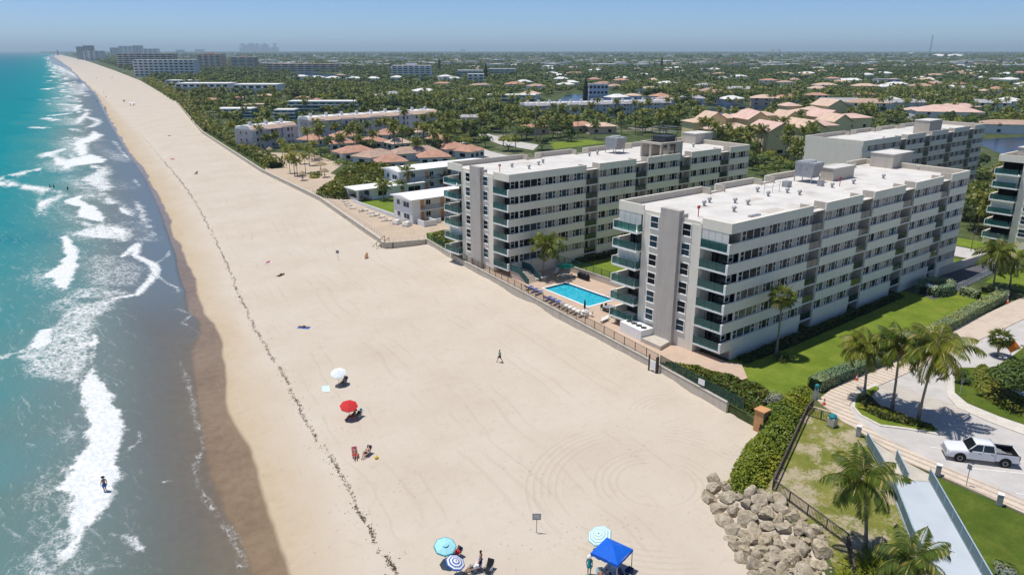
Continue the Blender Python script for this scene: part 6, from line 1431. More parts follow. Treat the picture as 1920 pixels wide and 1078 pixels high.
for s in (-1,1):
    for i, (xx, L) in enumerate(((.62,.98),(-.42,.92))):
        d = MB(); d.box(xx-L/2, s*1.001 if s > 0 else -1.012, .56, xx+L/2, s*1.012 if s > 0 else -1.001, 1.22); dd = d.build('door', 'car white', TR)
        h = MB(); yy = s*1.02; h.box(xx-L/2+.08, min(yy-.015*1,yy+.015), 1.06, xx-L/2+.30, max(yy-.015,yy+.015), 1.10); h.build('handle', 'rubber', dd)
    MB().box(1.02, s*1.02-.09, 1.22, 1.20, s*1.02+.11*s+.02, 1.42).build('mirror', 'rubber', TR)
    MB().box(2.74, s*.80-.12, .86, 2.90, s*.80+.12, 1.04).build('headlight', 'lamp lens', TR); MB().box(-2.95, s*.90-.07, .85, -2.87, s*.90+.11, 1.22).build('tail_light', 'red lens', TR)
    for x in (XF, XR):
        a = MB(); 
        c = MB().cyl(0,0,0,.05,.50,.50,24).build('wheel_arch', 'rubber', TR); c.rotation_euler = (R(90),0,0); c.location = (x, s*1.0+(.028), .46)
        w = MB().lathe([(.22,-.13),(.36,-.135),(.40,-.10),(.40,.10),(.36,.135),(.22,.13)], 28).mesh('tyre', 'rubber')
        wh = link('wheel', None, TR, (x, s*.91, .40)); wh.rotation_euler = (R(90),0,0); link('tyre', w, wh)
        rm = MB(); rm.lathe([(.23,-.125),(.235,.125),(.20,.128),(.19,.06),(.02,.05)], 20); rm.lathe([(.02,-.05),(.19,-.06),(.20,-.128),(.23,-.125)], 20)
        for k in range(6): an = k*math.pi/3; rm.beam((.03*math.cos(an),.03*math.sin(an),.09),(.21*math.cos(an),.21*math.sin(an),.11),.06,.03); rm.beam((.03*math.cos(an),.03*math.sin(an),-.09),(.21*math.cos(an),.21*math.sin(an),-.11),.06,.03)
        rm.build('rim', 'alloy', wh)
MB().box(2.86,-.62,.62,2.96,.62,1.0).build('grille', 'metal grey', TR); MB().box(2.82,-.96,.42,3.02,.96,.62).build('bumper', 'alloy', TR); MB().box(-3.02,-.96,.45,-2.88,.96,.62).build('bumper', 'alloy', TR)
# ================================================================== people and things on the sand
for nm, c in (('skin light', (.55,.33,.23)), ('skin tan', (.36,.20,.13)), ('skin dark', (.16,.085,.055)), ('hair dark', (.025,.018,.014)), ('hair brown', (.10,.06,.035)), ('hair fair', (.36,.26,.14)),
              ('cloth navy', (.02,.03,.09)), ('cloth red', (.55,.03,.03)), ('cloth pink', (.75,.13,.25)), ('cloth teal', (.03,.30,.36)), ('cloth black', (.02,.02,.022)), ('cloth white', (.78,.77,.75)), ('cloth blue', (.03,.16,.50)), ('cloth aqua', (.35,.68,.72)), ('cloth grey', (.25,.26,.28)), ('cloth green', (.10,.35,.22)), ('cloth royal', (.008,.12,.60)), ('stripe blue', (.03,.12,.42)), ('stripe pale', (.62,.76,.76)), ('stripe sea', (.28,.50,.48)), ('cloth pale blue', (.58,.70,.78)), ('cloth yellow', (.72,.55,.08)), ('cloth orange', (.75,.28,.05))):
    paint(nm, c, .7, .06, 4, .2)
_pm = {}
POSE = {}
def _stand(walk=0.0, arms=0.0):
    J = {'pel':((0,0,.93),(.155,.115)),'waist':((0,.005,1.08),(.135,.10)),'chest':((0,.0,1.30),(.165,.115)),'neck0':((0,0,1.45),(.075,.07)),'neck':((0,.01,1.52),(.055,.055)),'chin':((0,.03,1.59),(.075,.085)),'head':((0,.02,1.67),(.082,.098)),'top':((0,.005,1.73),(.055,.065)),'nose':((0,.125,1.635),(.014,.016))}
    E = [('pel','waist'),('waist','chest'),('chest','neck0'),('neck0','neck'),('neck','chin'),('chin','head'),('head','top'),('head','nose')]
    for s, t in ((-1,'L'),(1,'R')):
        w = walk*s; a = arms*s
        J['sh'+t] = ((.185*s,0,1.40),(.062,.06)); J['el'+t] = ((.245*s,-.05-a*.25,1.13),(.045,.045)); J['wr'+t] = ((.245*s,.06-a*.40,.90),(.032,.03)); J['pm'+t] = ((.245*s,.085-a*.44,.82),(.038,.022))
        E += [('neck0','sh'+t),('sh'+t,'el'+t),('el'+t,'wr'+t),('wr'+t,'pm'+t)]
        for k, (dx, dl) in enumerate(((.0,.085),(.0,.095),(.0,.09),(.0,.07))):
            y0 = -.03+.02*k; J['f%d%s'%(k,t)] = ((.243*s,.095-a*.45+y0,.82-dl),(.009,.009)); E.append(('pm'+t,'f%d%s'%(k,t)))
        J['th'+t] = ((.235*s,.14-a*.44,.80),(.010,.010)); E.append(('pm'+t,'th'+t))
        J['hip'+t] = ((.095*s,0,.86),(.095,.10)); J['kn'+t] = ((.10*s,.03+w*.20,.49),(.062,.065)); J['an'+t] = ((.10*s,-.02+w*.36,.10),(.042,.045)); J['toe'+t] = ((.11*s,.15+w*.36,.035),(.042,.03))
        E += [('pel','hip'+t),('hip'+t,'kn'+t),('kn'+t,'an'+t),('an'+t,'toe'+t)]
    return J, E
def _sit(rec=.35, leg=.15):
    J, E = _stand(); c, s_ = math.cos(rec), math.sin(rec); N = {}
    for k, (p, r) in J.items():
        x, y, z = p
        if k[:2] in ('kn','an') or k[:3] in ('hip','toe'):
            sx = 1 if k[-1] == 'R' else -1
            y2, z2 = {'hip':(.06,.36),'kn':(.48,.44),'an':(.78,.12+leg*.2),'toe':(.93,.16+leg*.2)}[k[:-1]]; N[k] = ((x*1.1,y2,z2),r)
        else:
            dy, dz = y, z-.93; N[k] = ((x, dy*c-dz*s_, .40+dz*c+dy*s_), r)
    for k in list(N):
        if k[:2] in ('wr','pm') or (k[0] == 'f' and k[1].isdigit()) or k[:2] == 'th': p, r = N[k]; N[k] = ((p[0], p[1]+.25, p[2]+.06), r)
    return N, E
def _lie():
    J, E = _stand(0, -.2); return {k: ((p[0], p[2]-.9, .13-p[1]*.9 if k != 'nose' else .27), (r[0], r[1]*.9)) for k, (p, r) in J.items()}, E
def body_mesh(pose):
    if pose in _pm: return _pm[pose]
    J, E = {'stand':lambda:_stand(0,0), 'walk':lambda:_stand(1,.7), 'sit':lambda:_sit(.45), 'lowsit':lambda:_sit(.75,.0), 'lie':_lie, 'wade':lambda:_stand(.35,.25)}[pose]()
    ks = list(J); ix = {k: i for i, k in enumerate(ks)}; me = bpy.data.meshes.new('person'); me.from_pydata([J[k][0] for k in ks], [(ix[a], ix[b]) for a, b in E], [])
    o = bpy.data.objects.new('person', me); COL.objects.link(o); md = o.modifiers.new('skin', 'SKIN'); md.use_smooth_shade = True
    for k in ks: v = me.skin_vertices[0].data[ix[k]]; v.radius = J[k][1]; v.use_root = (k == 'pel')
    sb = o.modifiers.new('sub', 'SUBSURF'); sb.levels = 1; sb.render_levels = 1
    dg = bpy.context.evaluated_depsgraph_get(); me2 = bpy.data.meshes.new_from_object(o.evaluated_get(dg)); bpy.data.objects.remove(o); me2.name = 'person'
    _pm[pose] = (me2, J); return _pm[pose]
def person(label, x, y, z, rz, pose='stand', skin='skin light', wear='cloth navy', hair='hair dark', top=None, sc=1.0, hat=None, group=None):
    me, J = body_mesh(pose); mm = me.copy(); mm.materials.clear(); mm.materials.append(M[skin]); o = link('person', mm, None, (x, y, z), rz, sc); tag(o, label, 'person', group)
    P = lambda k: Vector(J[k][0])
    m = MB()
    for t in 'LR': m.tube([P('hip'+t)+(P('pel')-P('hip'+t))*.35, P('hip'+t), P('hip'+t)+(P('kn'+t)-P('hip'+t))*.55], [.125,.128,.105], 10)
    m.tube([P('pel')-(P('waist')-P('pel'))*.25, P('pel'), P('pel')+(P('waist')-P('pel'))*.6], [.165,.172,.15], 12); m.build('shorts', wear, o, True)
    if top:
        m = MB(); m.tube([P('pel')+(P('waist')-P('pel'))*.5, P('waist'), P('chest'), P('neck0')-(P('neck0')-P('chest'))*.15], [.15,.15,.175,.12], 12)
        for t in 'LR': m.tube([P('neck0')+(P('sh'+t)-P('neck0'))*.5, P('sh'+t), P('sh'+t)+(P('el'+t)-P('sh'+t))*.5], [.08,.078,.06], 8)
        m.build('shirt', top, o, True)
    h = P('head'); u = (P('top')-P('chin')).normalized(); f = (P('nose')-h).normalized()
    m = MB(); m.tube([h-f*.035-u*.05, h-f*.03+u*.02, h-f*.015+u*.075, h+u*.115], [.085,.105,.095,.03], 12); m.build('hair', hair, o, True)
    if hat: m = MB(); m.tube([h+u*.045, h+u*.055, h+u*.06, h+u*.13], [.19,.185,.10,.085], 14); m.build('hat', hat, o, True)
    e = MB(); sd_ = f.cross(u)
    for s in (-1,1): c = h+f*.088+sd_*s*.034+u*-.005; e.tube([c-f*.012, c+f*.01], [.010,.006], 6)
    e.build('eyes', 'hair dark', o)
    return o
def beach_chair(label, x, y, z, rz, cloth, group=None, low=True):
    T = thing('beach_chair', label, 'beach chair', (x, y, z), rz, group); h = .30
    MB().box(-.27,-.25,h-.02,.27,.28,h+.02).build('seat', cloth, T); m = MB(); m.add([(-.27,-.25,h),(.27,-.25,h),(.27,-.62,h+.62),(-.27,-.62,h+.62),(-.27,-.28,h-.02),(.27,-.28,h-.02),(.27,-.65,h+.60),(-.27,-.65,h+.60)], [(0,1,2,3),(7,6,5,4),(0,3,7,4),(1,5,6,2),(3,2,6,7)]); m.build('backrest', cloth, T)
    f = MB()
    for s in (-.29,.29): f.beam((s,.3,.0),(s,-.62,h+.45),.03,.03); f.beam((s,-.45,0),(s,.3,h+.22),.03,.03); f.beam((s,-.45,h+.24),(s,.3,h+.24),.04,.025)
    f.build('frame', 'galvanised', T); return T
def towel(label, x, y, z, rz, mats, w=.95, l=1.9):
    m = MB(); n = 8; v = []
    for i in range(n):
        a = -l/2+l*i/n; m.box(-w/2, a, .0, w/2, a+l/n, .022, i % len(mats))
    o = m.build('towel', mats, None, loc=(x, y, z+.012), rz=rz); return tag(o, label, 'towel')
def off(p, dx, dy): return (p[0]+dx, p[1]+dy, sandz(p[0]+dx, p[1]+dy))
C30 = R(-37.8)                              # viewer's heading
def scr(p, right, away): return off(p, right*math.cos(HEAD)+away*math.sin(HEAD), -right*math.sin(HEAD)+away*math.cos(HEAD))
# near left group: pale aqua parasol, blue and white parasol
p = sand_at(836, 1056); umbrella('beach_umbrella', 'pale aqua beach umbrella with vented top, bottom of the photo', *p, .92, 1.85, ['cloth aqua','cloth teal'], [(0,1),(.08,0),(.94,1)], (R(14),R(-8)), .2, vent=True, rise=.26)
q = scr(p, .75, .5); beach_chair('dark beach chair under the pale aqua umbrella', *q, R(100), 'cloth navy'); person('seated person in red shirt beside the pale aqua umbrella', q[0], q[1], q[2]-.08, R(100), 'lowsit', 'skin dark', 'cloth black', 'hair dark', 'cloth red')
p2 = sand_at(856, 1082); umbrella('beach_umbrella', 'navy and white ringed beach umbrella at the bottom edge', *p2, .80, 1.6, ['cloth white','stripe blue'], [(0,1),(.07,0),(.28,1),(.42,0),(.60,1),(.74,0),(.91,1)], (R(18),R(10)), .1, rise=.26)
q = scr(p2, 1.35, .6); beach_chair('navy beach chair right of the ringed umbrella', *q, R(70), 'cloth navy'); person('person in white shirt sitting right of the ringed umbrella', q[0], q[1], q[2]-.08, R(70), 'lowsit', 'skin tan', 'cloth navy', 'hair dark', 'cloth white')
q = scr(p2, 1.9, .9); person('person in blue shorts standing right of the ringed umbrella', *q, R(40), 'stand', 'skin tan', 'cloth blue', 'hair dark')
q = scr(p2, 2.5, .45); beach_chair('small black folding chair at the end of the group by the ringed umbrella', *q, R(120), 'cloth black')
q = scr(p2, .6, -1.1); tag(MB().box(-.35,-.25,0,.35,.25,.38).box(-.37,-.27,.38,.37,.27,.45).build('cooler', 'cloth pale blue', None, loc=q, rz=.4), 'pale blue cooler below the ringed umbrella at the bottom edge', 'cooler')
# near right group: striped parasol and blue shade tent
p = sand_at(1121, 1036); umbrella('beach_umbrella', 'sea green striped beach umbrella with scalloped rim behind the blue tent', *p, 1.02, 1.9, ['stripe pale','stripe sea'], [(0,1),(.08,0),(.25,1),(.32,0),(.48,1),(.56,0),(.72,1),(.80,0),(.94,1)], (R(-8),R(-20)), .35, rise=.28)
tc = at(1148, 1022, 3.3); tz = sandz(*tc); T = thing('shade_tent', 'royal blue pop up shade tent at the bottom edge', 'tent', (tc[0], tc[1], tz), R(14)); s = 1.2
m = MB(); hp_, he = 2.62, 2.0
for k in range(4):
    c = [(-s,-s),(s,-s),(s,s),(-s,s)]; a, b = c[k], c[(k+1)%4]; mid = ((a[0]+b[0])/2*.98, (a[1]+b[1])/2*.98)
    m.add([(*a,he),(mid[0],mid[1],he+.03),(*b,he),(b[0]*.5,b[1]*.5,he+.36),(0,0,hp_),(a[0]*.5,a[1]*.5,he+.36)], [(0,1,5),(1,2,3),(1,3,4),(1,4,5)])
    m.add([(*a,he),(*b,he),(b[0]*1.01,b[1]*1.01,he-.22),(a[0]*1.01,a[1]*1.01,he-.22)], [(3,2,1,0)])
cn_ = m.build('canopy', 'cloth royal', T); md = cn_.modifiers.new('t', 'SOLIDIFY'); md.thickness = .015
for a in (-1,1):
    for b in (-1,1): MB().beam((a*s*.97,b*s*.97,-.1),(a*s*.97,b*s*.97,he),.05,.05).build('leg', 'galvanised', T)
m = MB()
for a, b in (((-1,-1),(1,-1)),((1,-1),(1,1)),((1,1),(-1,1)),((-1,1),(-1,-1))):
    A = Vector((a[0]*s*.97,a[1]*s*.97,0)); B = Vector((b[0]*s*.97,b[1]*s*.97,0)); Mi = (A+B)/2
    m.beam(A+Vector((0,0,he-.3)), Mi+Vector((0,0,he-.08)), .03,.03); m.beam(A+Vector((0,0,he-.08)), Mi+Vector((0,0,he-.3)), .03,.03); m.beam(B+Vector((0,0,he-.3)), Mi+Vector((0,0,he-.08)), .03,.03); m.beam(B+Vector((0,0,he-.08)), Mi+Vector((0,0,he-.3)), .03,.03)
m.build('truss', 'galvanised', T)
tp = (tc[0], tc[1], tz)
def tentspot(r, a): return scr(tp, r, a)
q = tentspot(-1.75, -.2); person('person in teal top standing left of the blue tent', *q, R(-60), 'stand', 'skin light', 'cloth teal', 'hair fair', 'cloth teal', hat='cloth white')
q = tentspot(-.9, -1.1); beach_chair('mint green beach chair at the left front of the blue tent', *q, R(150), 'cloth aqua'); person('seated person in red shorts at the left front of the blue tent', q[0], q[1], q[2]-.08, R(150), 'lowsit', 'skin tan', 'cloth red', 'hair brown')
q = tentspot(-.2, -1.3); person('person in navy sitting under the front edge of the blue tent', q[0], q[1], q[2]-.05, R(170), 'lowsit', 'skin light', 'cloth navy', 'hair dark', 'cloth navy')
q = tentspot(.5, -.7); beach_chair('pale blue chair in the shade of the blue tent', *q, R(185), 'cloth pale blue'); q = tentspot(1.0, -1.1); beach_chair('navy chair at the right front of the blue tent', *q, R(200), 'cloth navy')
q = tentspot(-1.5, -.9); towel('pale green towel on the sand left of the blue tent', *q, R(20), ['cloth aqua','cloth green'], .8, 1.6)
q = tentspot(-2.5, -.8); tag(MB().box(-.2,-.15,0,.2,.15,.3).beam((-.15,0,.3),(-.15,0,.45),.03,.03).beam((.15,0,.3),(.15,0,.45),.03,.03).beam((-.15,0,.45),(.15,0,.45),.03,.03).build('beach_bag', 'cloth black', None, loc=q), 'small black bag on the sand left of the blue tent', 'bag')
q = tentspot(1.4, -.2); tag(MB().box(-.3,-.2,0,.3,.2,.35).box(-.32,-.22,.35,.32,.22,.42).build('cooler', 'cloth navy', None, loc=q, rz=.2), 'navy cooler at the right leg of the blue tent', 'cooler')
# middle groups
p = sand_at(636, 722); umbrella('beach_umbrella', 'pale blue and white ringed beach umbrella, farthest of the beach umbrellas', *p, .95, 1.85, ['cloth white','cloth pale blue'], [(0,1),(.1,0),(.35,1),(.5,0),(.75,1),(.88,0)], (R(16),R(-12)), 0, rise=.27)
q = scr(p, .55, .1); beach_chair('dark chair under the pale blue ringed umbrella', *q, R(120), 'cloth navy'); person('dark haired person sitting under the pale blue ringed umbrella', q[0], q[1], q[2]-.08, R(120), 'lowsit', 'skin tan', 'cloth black', 'hair dark', 'cloth grey')
towel('white and aqua striped towel below the pale blue ringed umbrella', *sand_at(611, 729), R(-20), ['cloth white','cloth aqua'], .9, 1.8)
p = sand_at(656, 785); umbrella('beach_umbrella', 'plain bright red beach umbrella', *p, 1.0, 1.85, ['cloth red'], [(0,0)], (R(14),R(-8)), .2, rise=.26)
q = scr(p, .9, .2); beach_chair('aqua chair beside the red umbrella', *q, R(110), 'cloth aqua'); person('person sitting on the aqua chair beside the red umbrella', q[0], q[1], q[2]-.08, R(110), 'lowsit', 'skin tan', 'cloth black', 'hair dark', 'cloth black')
q = scr(p, .3, .1); person('person in dark swimwear in the shade of the red umbrella', q[0], q[1], q[2]-.06, R(90), 'lowsit', 'skin dark', 'cloth red', 'hair dark')
p = sand_at(666, 857); beach_chair('bright pink beach chair with high back', *p, R(160), 'cloth pink'); person('person sitting on the bright pink chair', p[0], p[1], p[2]-.08, R(160), 'lowsit', 'skin tan', 'cloth red', 'hair dark')
p = sand_at(688, 854); beach_chair('navy and white chair right of the bright pink chair', *p, R(120), 'cloth navy'); person('reclining tanned person right of the bright pink chair', p[0], p[1], p[2]-.08, R(120), 'lowsit', 'skin light', 'cloth black', 'hair brown')
p = sand_at(706, 860); tag(MB().box(-.18,-.12,0,.18,.12,.26).beam((-.12,0,.26),(0,0,.4),.03,.03).beam((.12,0,.26),(0,0,.4),.03,.03).build('beach_bag', 'cloth yellow', None, loc=p), 'yellow bag on the sand right of the pink chair group', 'bag')
# single people
person('walker in green shirt and dark shorts in the middle of the empty sand', *sand_at(937, 679), R(70), 'walk', 'skin light', 'cloth black', 'hair brown', 'cloth green')
p = sand_at(570, 614); towel('bright blue towel with a sunbather on the open sand', *p, R(40), ['cloth blue'], .9, 1.9); person('sunbather lying on the bright blue towel', p[0], p[1], p[2]+.02, R(40), 'lie', 'skin tan', 'cloth navy', 'hair dark')
p = sand_at(502, 493); towel('white towel of the farther sunbather', *p, R(-50), ['cloth white'], .9, 1.9); person('sunbather in pink lying on a white towel, farther one', p[0], p[1], p[2]+.02, R(-50), 'lie', 'skin light', 'cloth pink', 'hair brown', 'cloth pink')
p = sand_at(527, 516); towel('dark towel of the nearer sunbather', *p, R(-60), ['cloth black'], .8, 1.8); person('dark clad sunbather lying near the two sunbathers', p[0], p[1], p[2]+.02, R(-60), 'lie', 'skin tan', 'cloth black', 'hair dark')
p = sand_at(687, 484); beach_chair('yellow beach chair alone in front of the timber stair', *p, R(140), 'cloth yellow'); person('person on the yellow chair in front of the timber stair', p[0], p[1], p[2]-.08, R(140), 'lowsit', 'skin tan', 'cloth orange', 'hair dark')
p = sand_at(368, 327); beach_chair('dark chair with a seated person far up the beach', *p, R(120), 'cloth black'); person('seated person on the dark chair far up the beach', p[0], p[1], p[2]-.08, R(120), 'lowsit', 'skin tan', 'cloth black', 'hair dark', 'cloth navy')
for i, (x, y, lb) in enumerate(((324,299,'distant sunbather on pinkish towel far up the beach'),(318,255,'most distant sunbather lying on the upper beach'))):
    p = sand_at(x, y); person(lb, p[0], p[1], p[2]+.05, R(30), 'lie', 'skin tan', 'cloth pink' if i == 0 else 'cloth black', 'hair dark'); towel('pink towel of the distant sunbather' if i == 0 else 'grey towel of the most distant sunbather', *p, R(30), ['cloth pink' if i == 0 else 'cloth grey'])
# far party with a low sun shade
p = sand_at(248, 198); T = thing('beach_shelter', 'low white sun shelter of a party far up the beach', 'tent', p, 0); MB().add([(-2,-1.5,1.6),(2,-1.5,1.6),(2,1.5,2.0),(-2,1.5,2.0),(-2,-1.5,1.55),(2,-1.5,1.55),(2,1.5,1.95),(-2,1.5,1.95)], [(0,1,2,3),(7,6,5,4),(0,4,5,1),(2,6,7,3),(1,5,6,2),(0,3,7,4)]).build('canopy', 'cloth white', T)
for a in (-1.9,1.9):
    for b in (-1.4,1.4): MB().beam((a,b,0),(a,b,1.6 if b < 0 else 1.95),.06,.06).build('leg', 'galvanised', T)
fp = []
for x, y, w in ((251,199,'cloth navy'),(245,199,'cloth red'),(234,192,'cloth black'),(232,192,'cloth navy'),(199,206,'cloth black'),(196,204,'cloth navy'),(183,193,'cloth red'),(199,184,'cloth black'),(195,176,'cloth navy'),(181,148,'cloth black'),(190,146,'cloth blue'),(210,147,'cloth red'),(212,145,'cloth navy'),(162,137,'cloth black')):
    p = sand_at(x, y); z = max(p[2], SEA); fp.append(person('', p[0], p[1], z, R(x*7), 'stand', 'skin tan', w, 'hair dark', w, 1.15, group='far strollers on the beach'))
order_labels(fp, 'tiny far figure at the water end of the beach, {o}')
# waders and swimmers
p = at(198, 922, SEA); person('wader with bare back and blue shorts standing in the near surf', p[0], p[1], SEA-.05, R(10), 'wade', 'skin tan', 'cloth blue', 'hair dark', hat='cloth navy')
for x, y, lb in ((94,352,'swimmer standing deep in the turquoise water, leftmost'),(101,352,'swimmer standing deep in the turquoise water, middle'),(127,356,'swimmer with raised torso in the turquoise water, rightmost')):
    p = at(x, y, SEA); person(lb, p[0], p[1], SEA-(.95 if x < 120 else .75), R(60), 'stand', 'skin dark', 'cloth black', 'hair dark', 'cloth black', 1.1)
# broken clumps of weed on the wrack line
rng_ = np.random.default_rng(17); b = LeafBuf(); n = 6500; yy = 40+260*rng_.random(n)**1.6; xx = np.interp(yy, WRY, WRX)+.9*(fbm(yy/3.0, yy*0+4, 44)-.5)+rng_.normal(size=n)*.11*(1+4*(rng_.random(n) > .93)); cl = fbm(yy/1.1, yy*0+.5, 71)+.25*rng_.random(n) >.56; xx, yy = xx[cl], yy[cl]
C = np.stack([xx, yy, np.array([sandz(a, c) for a, c in zip(xx, yy)])+.03+.05*rng_.random(len(xx))], 1); b.quads(leaf_quads(C, rng_.normal(size=C.shape)*.6+np.array([0,0,1]), .075, rng_, 2.0))
paint('sea weed', (.11,.082,.05), .95, .3, 6, .1); o = link('seaweed', b.mesh('seaweed', 'sea weed')); tag(o, 'line of brown seaweed along the high water mark', kind='stuff')
# ================================================================== neighbourhood up the coast and inland
leafmat('dark conifer', (.010,.022,.010), (.018,.034,.014), (.035,.052,.022), .05, .7)
BLOCK = []                      # footprints kept clear of trees: (x, y, radius)
def keep(x, y, r): BLOCK.append((x, y, r))
for T, (w, d) in ((B1,(67,19)),(B2,(67,19)),(B3,(67,19)),(B4,(67,19))):
    for i in range(6):
        for j in range(2): keep(T.location.x+w*(i+.5)/6, T.location.y+d*(j+.5)/2, 8.5)
cc = lambda x, y: at(430+x/3.992, 200+y/3.992, G)
def footprint(x, y, w, d, rz):
    n = max(1, int(max(w, d)/8)); c, s = math.cos(rz), math.sin(rz)
    dist = math.hypot(x, y); fw = 0 if dist < 330 else min(26, dist*.03); ux, uy = -x/dist, -y/dist
    for i in range(n):
        t = ((i+.5)/n-.5)*max(w, d); dx, dy = (t, 0) if w >= d else (0, t); X_, Y_ = x+dx*c-dy*s, y+dx*s+dy*c; keep(X_, Y_, min(w, d)*(.30 if dist < 330 else .5)+.5)
        if fw: keep(X_+ux*(min(w, d)*.6+fw*.4), Y_+uy*(min(w, d)*.6+fw*.4), fw*.6)
rowhouse('short lilac white three storey town house block nearest the beach, left of centre', cc(178,334), cc(520,283), 9, 9.5, 3)
rowhouse('long lilac white town house row with stepped terracotta edged roofs, left of centre', cc(606,252), (200.0, 318.0), 11, 9.8, 9)
for a, b, D in ((cc(178,334), cc(520,283), 9), (cc(606,252), (200,318), 11)):
    for i in range(9): t = (i+.5)/9; keep(a[0]+(b[0]-a[0])*t-1.5, a[1]+(b[1]-a[1])*t+D*.5, 8)
rowhouse('pale town house row with many chimneys beside the canal, behind palms, centre', at(985,224,G), at(1258,216,G), 11, 9, 14, 'grey roof')
a, b = at(985,224,G), at(1258,216,G)
for i in range(12): t = (i+.5)/12; keep(a[0]+(b[0]-a[0])*t, a[1]+(b[1]-a[1])*t+5, 8)
# terracotta cottages behind the thatched huts
ct = []
for x, y, w, d, roof, rz in [(655,300,11,9,'terracotta',.2),(890,275,12,9,'terracotta',.2),(870,330,11,8,'terracotta',.0),(975,400,15,9,'terracotta',.0),(1115,320,12,10,'terracotta',.3),(1200,255,14,9,'terracotta',.2),(1140,432,16,10,'brown roof',-.1),(1425,405,20,8,'brown roof',.05),(1720,370,13,11,'terracotta',.2),(1570,440,12,8,'terracotta',0),(1250,478,11,8,'terracotta',0),(1430,235,14,9,'pale terracotta',.2),(1300,330,9,8,'pale terracotta',.1),(1840,392,10,8,'terracotta',.0),(1600,300,10,8,'terracotta',.2)]:
    p = cc(x, y); w *= .86; d *= .86; rz += random.Random(x).uniform(-.5,.5); o = house('', p[0], p[1]+d/2, w, d, 2.9, roof, 'white paint', 'hip', rz, 2.0, 'tiled cottages behind the huts', 3, 'cottage'); footprint(p[0], p[1]+d/2, w, d, rz); o['adj'] = {'terracotta':'terracotta','brown roof':'brown','pale terracotta':'faded orange'}[roof]; ct.append(o)
order_labels(ct, 'low cottage with {adj} hipped roof behind the thatched huts, {o}')
def midrise(label, x, y, w, d, h, nf, wall, roof='white roof', rz=0.0, strip='pane dark', nb=7, extra=None, name='apartment_building', cat='building'):
    "distant block of flats: body, floor bands, windows on two faces, roof house"
    T = thing(name, label, cat, (x, y, G), rz); MB().box(-w/2, -d/2, -.3, w/2, d/2, h).build('wall', wall, T); MB().box(-w/2-.2, -d/2-.2, h+.003, w/2+.2, d/2+.2, h+.6).build('roof', roof, T)
    fh = h/nf; bd = MB()
    for f in range(nf): bd.box(-w/2-.5, -d/2-.9, f*fh+fh*.06, w/2+.5, -d/2-.02, f*fh+fh*.36) if nb > 0 else None
    if nb > 0: bd.build('balcony', 'white trim' if wall != 'white paint' else 'lilac white', T)
    n = abs(nb)
    for f in range(nf):
        for k in range(n):
            xx = -w/2+w*(k+.5)/n; ww = w/n*.62; MB().box(xx-ww/2, -d/2-.05, f*fh+fh*.38, xx+ww/2, -d/2+.02, f*fh+fh*.84).build('window', strip, T)
        MB().box(-w/2-.05, -d*.3, f*fh+fh*.38, -w/2+.02, d*.3, f*fh+fh*.8).build('window', strip, T)
    if extra: MB().box(*extra).build('roof_house', wall, T)
    footprint(x, y, w, d, rz); return T
def mid_px(label, x0, x1, yb, yt, nf, wall, roof='white roof', d=16, nb=7, strip='pane dark', ex=False, **k):
    "mid rise from the pixel box of its front"
    a = Vector(at(x0, yb, G)); f = a.x*math.sin(HEAD)+a.y*math.cos(HEAD); zc = f*math.cos(PITCH)+(CH-G)*math.sin(PITCH)
    w = (x1-x0)*zc/FPX; bb = yt-539; h = max(CH-G-f*(FPX*math.sin(PITCH)+bb*math.cos(PITCH))/(FPX*math.cos(PITCH)-bb*math.sin(PITCH)), 4)
    r = Vector((math.cos(HEAD), -math.sin(HEAD))); c = a+r*w/2+Vector((math.sin(HEAD), math.cos(HEAD)))*d/2
    return midrise(label, c.x, c.y, w, d, h, nf, wall, roof, -HEAD, strip, nb, (-w*.15,-d*.2,h+.6,w*.12,d*.2,h+3.6) if ex else None, **k)
mid_px('long pale six storey block by the beach trees, far upper left', 253, 366, 144, 113, 6, 'lilac white', 'white roof', 20, 12)
mid_px('dark red brown long block behind the pale six storey block, far upper left', 222, 327, 128, 102, 7, 'brown roof', 'terracotta', 25, 9)
mid_px('tall brown and white tower right of the pale six storey block', 372, 416, 131, 103, 10, 'peach wall', 'terracotta', 30, 4, ex=True)
mid_px('brown banded tower with white edges, second of the far towers', 434, 477, 131, 108, 9, 'brown roof', 'white roof', 30, 3, ex=True)
mid_px('low long brown condominium beyond the far lagoon', 499, 630, 136, 121, 4, 'brown roof', 'brown roof', 25, 9)
mid_px('blue tinted mid rise with roof hut, upper centre', 735, 808, 147, 124, 6, 'lilac white', 'white roof', 20, 7, 'pane blue', True)
mid_px('low teal walled block left of the dark conifers, upper centre', 857, 905, 145, 133, 4, 'teal wall', 'white roof', 20, 5, 'pane blue')
mid_px('long low teal walled block right of the dark conifers, upper centre', 917, 966, 142, 130, 4, 'teal wall', 'white roof', 20, 5, 'pane blue')
mid_px('white house with dark glazing below the teal blocks', 877, 907, 157, 140, 3, 'white paint', 'white roof', 14, 3)
mid_px('white two storey house with dark roof and many windows by the canal', 1104, 1140, 180, 160, 2, 'white paint', 'grey roof', 12, -5)
mid_px('low curved white roofed hotel wing among palms, upper left', 405, 472, 222, 206, 3, 'teal wall', 'white roof', 12, 5, 'pane blue')
mid_px('long white roofed teal hotel wing among palms, left of centre', 541, 672, 212, 192, 3, 'teal wall', 'white roof', 12, 9, 'pane blue')
mid_px('short teal hotel wing between the two white roofed wings', 515, 553, 226, 208, 3, 'teal wall', 'white roof', 10, 3, 'pane blue')
mid_px('large low white hotel by the beach, upper left, with flat roofs', 330, 430, 174, 158, 2, 'white paint', 'white roof', 25, 8)
mid_px('white hotel annex with stepped flat roofs, right of the large white hotel', 438, 520, 178, 160, 2, 'white paint', 'white roof', 25, 6)
mid_px('thin white flat roofed wing behind the large white hotel', 311, 360, 160, 152, 2, 'white paint', 'white roof', 20, 4)
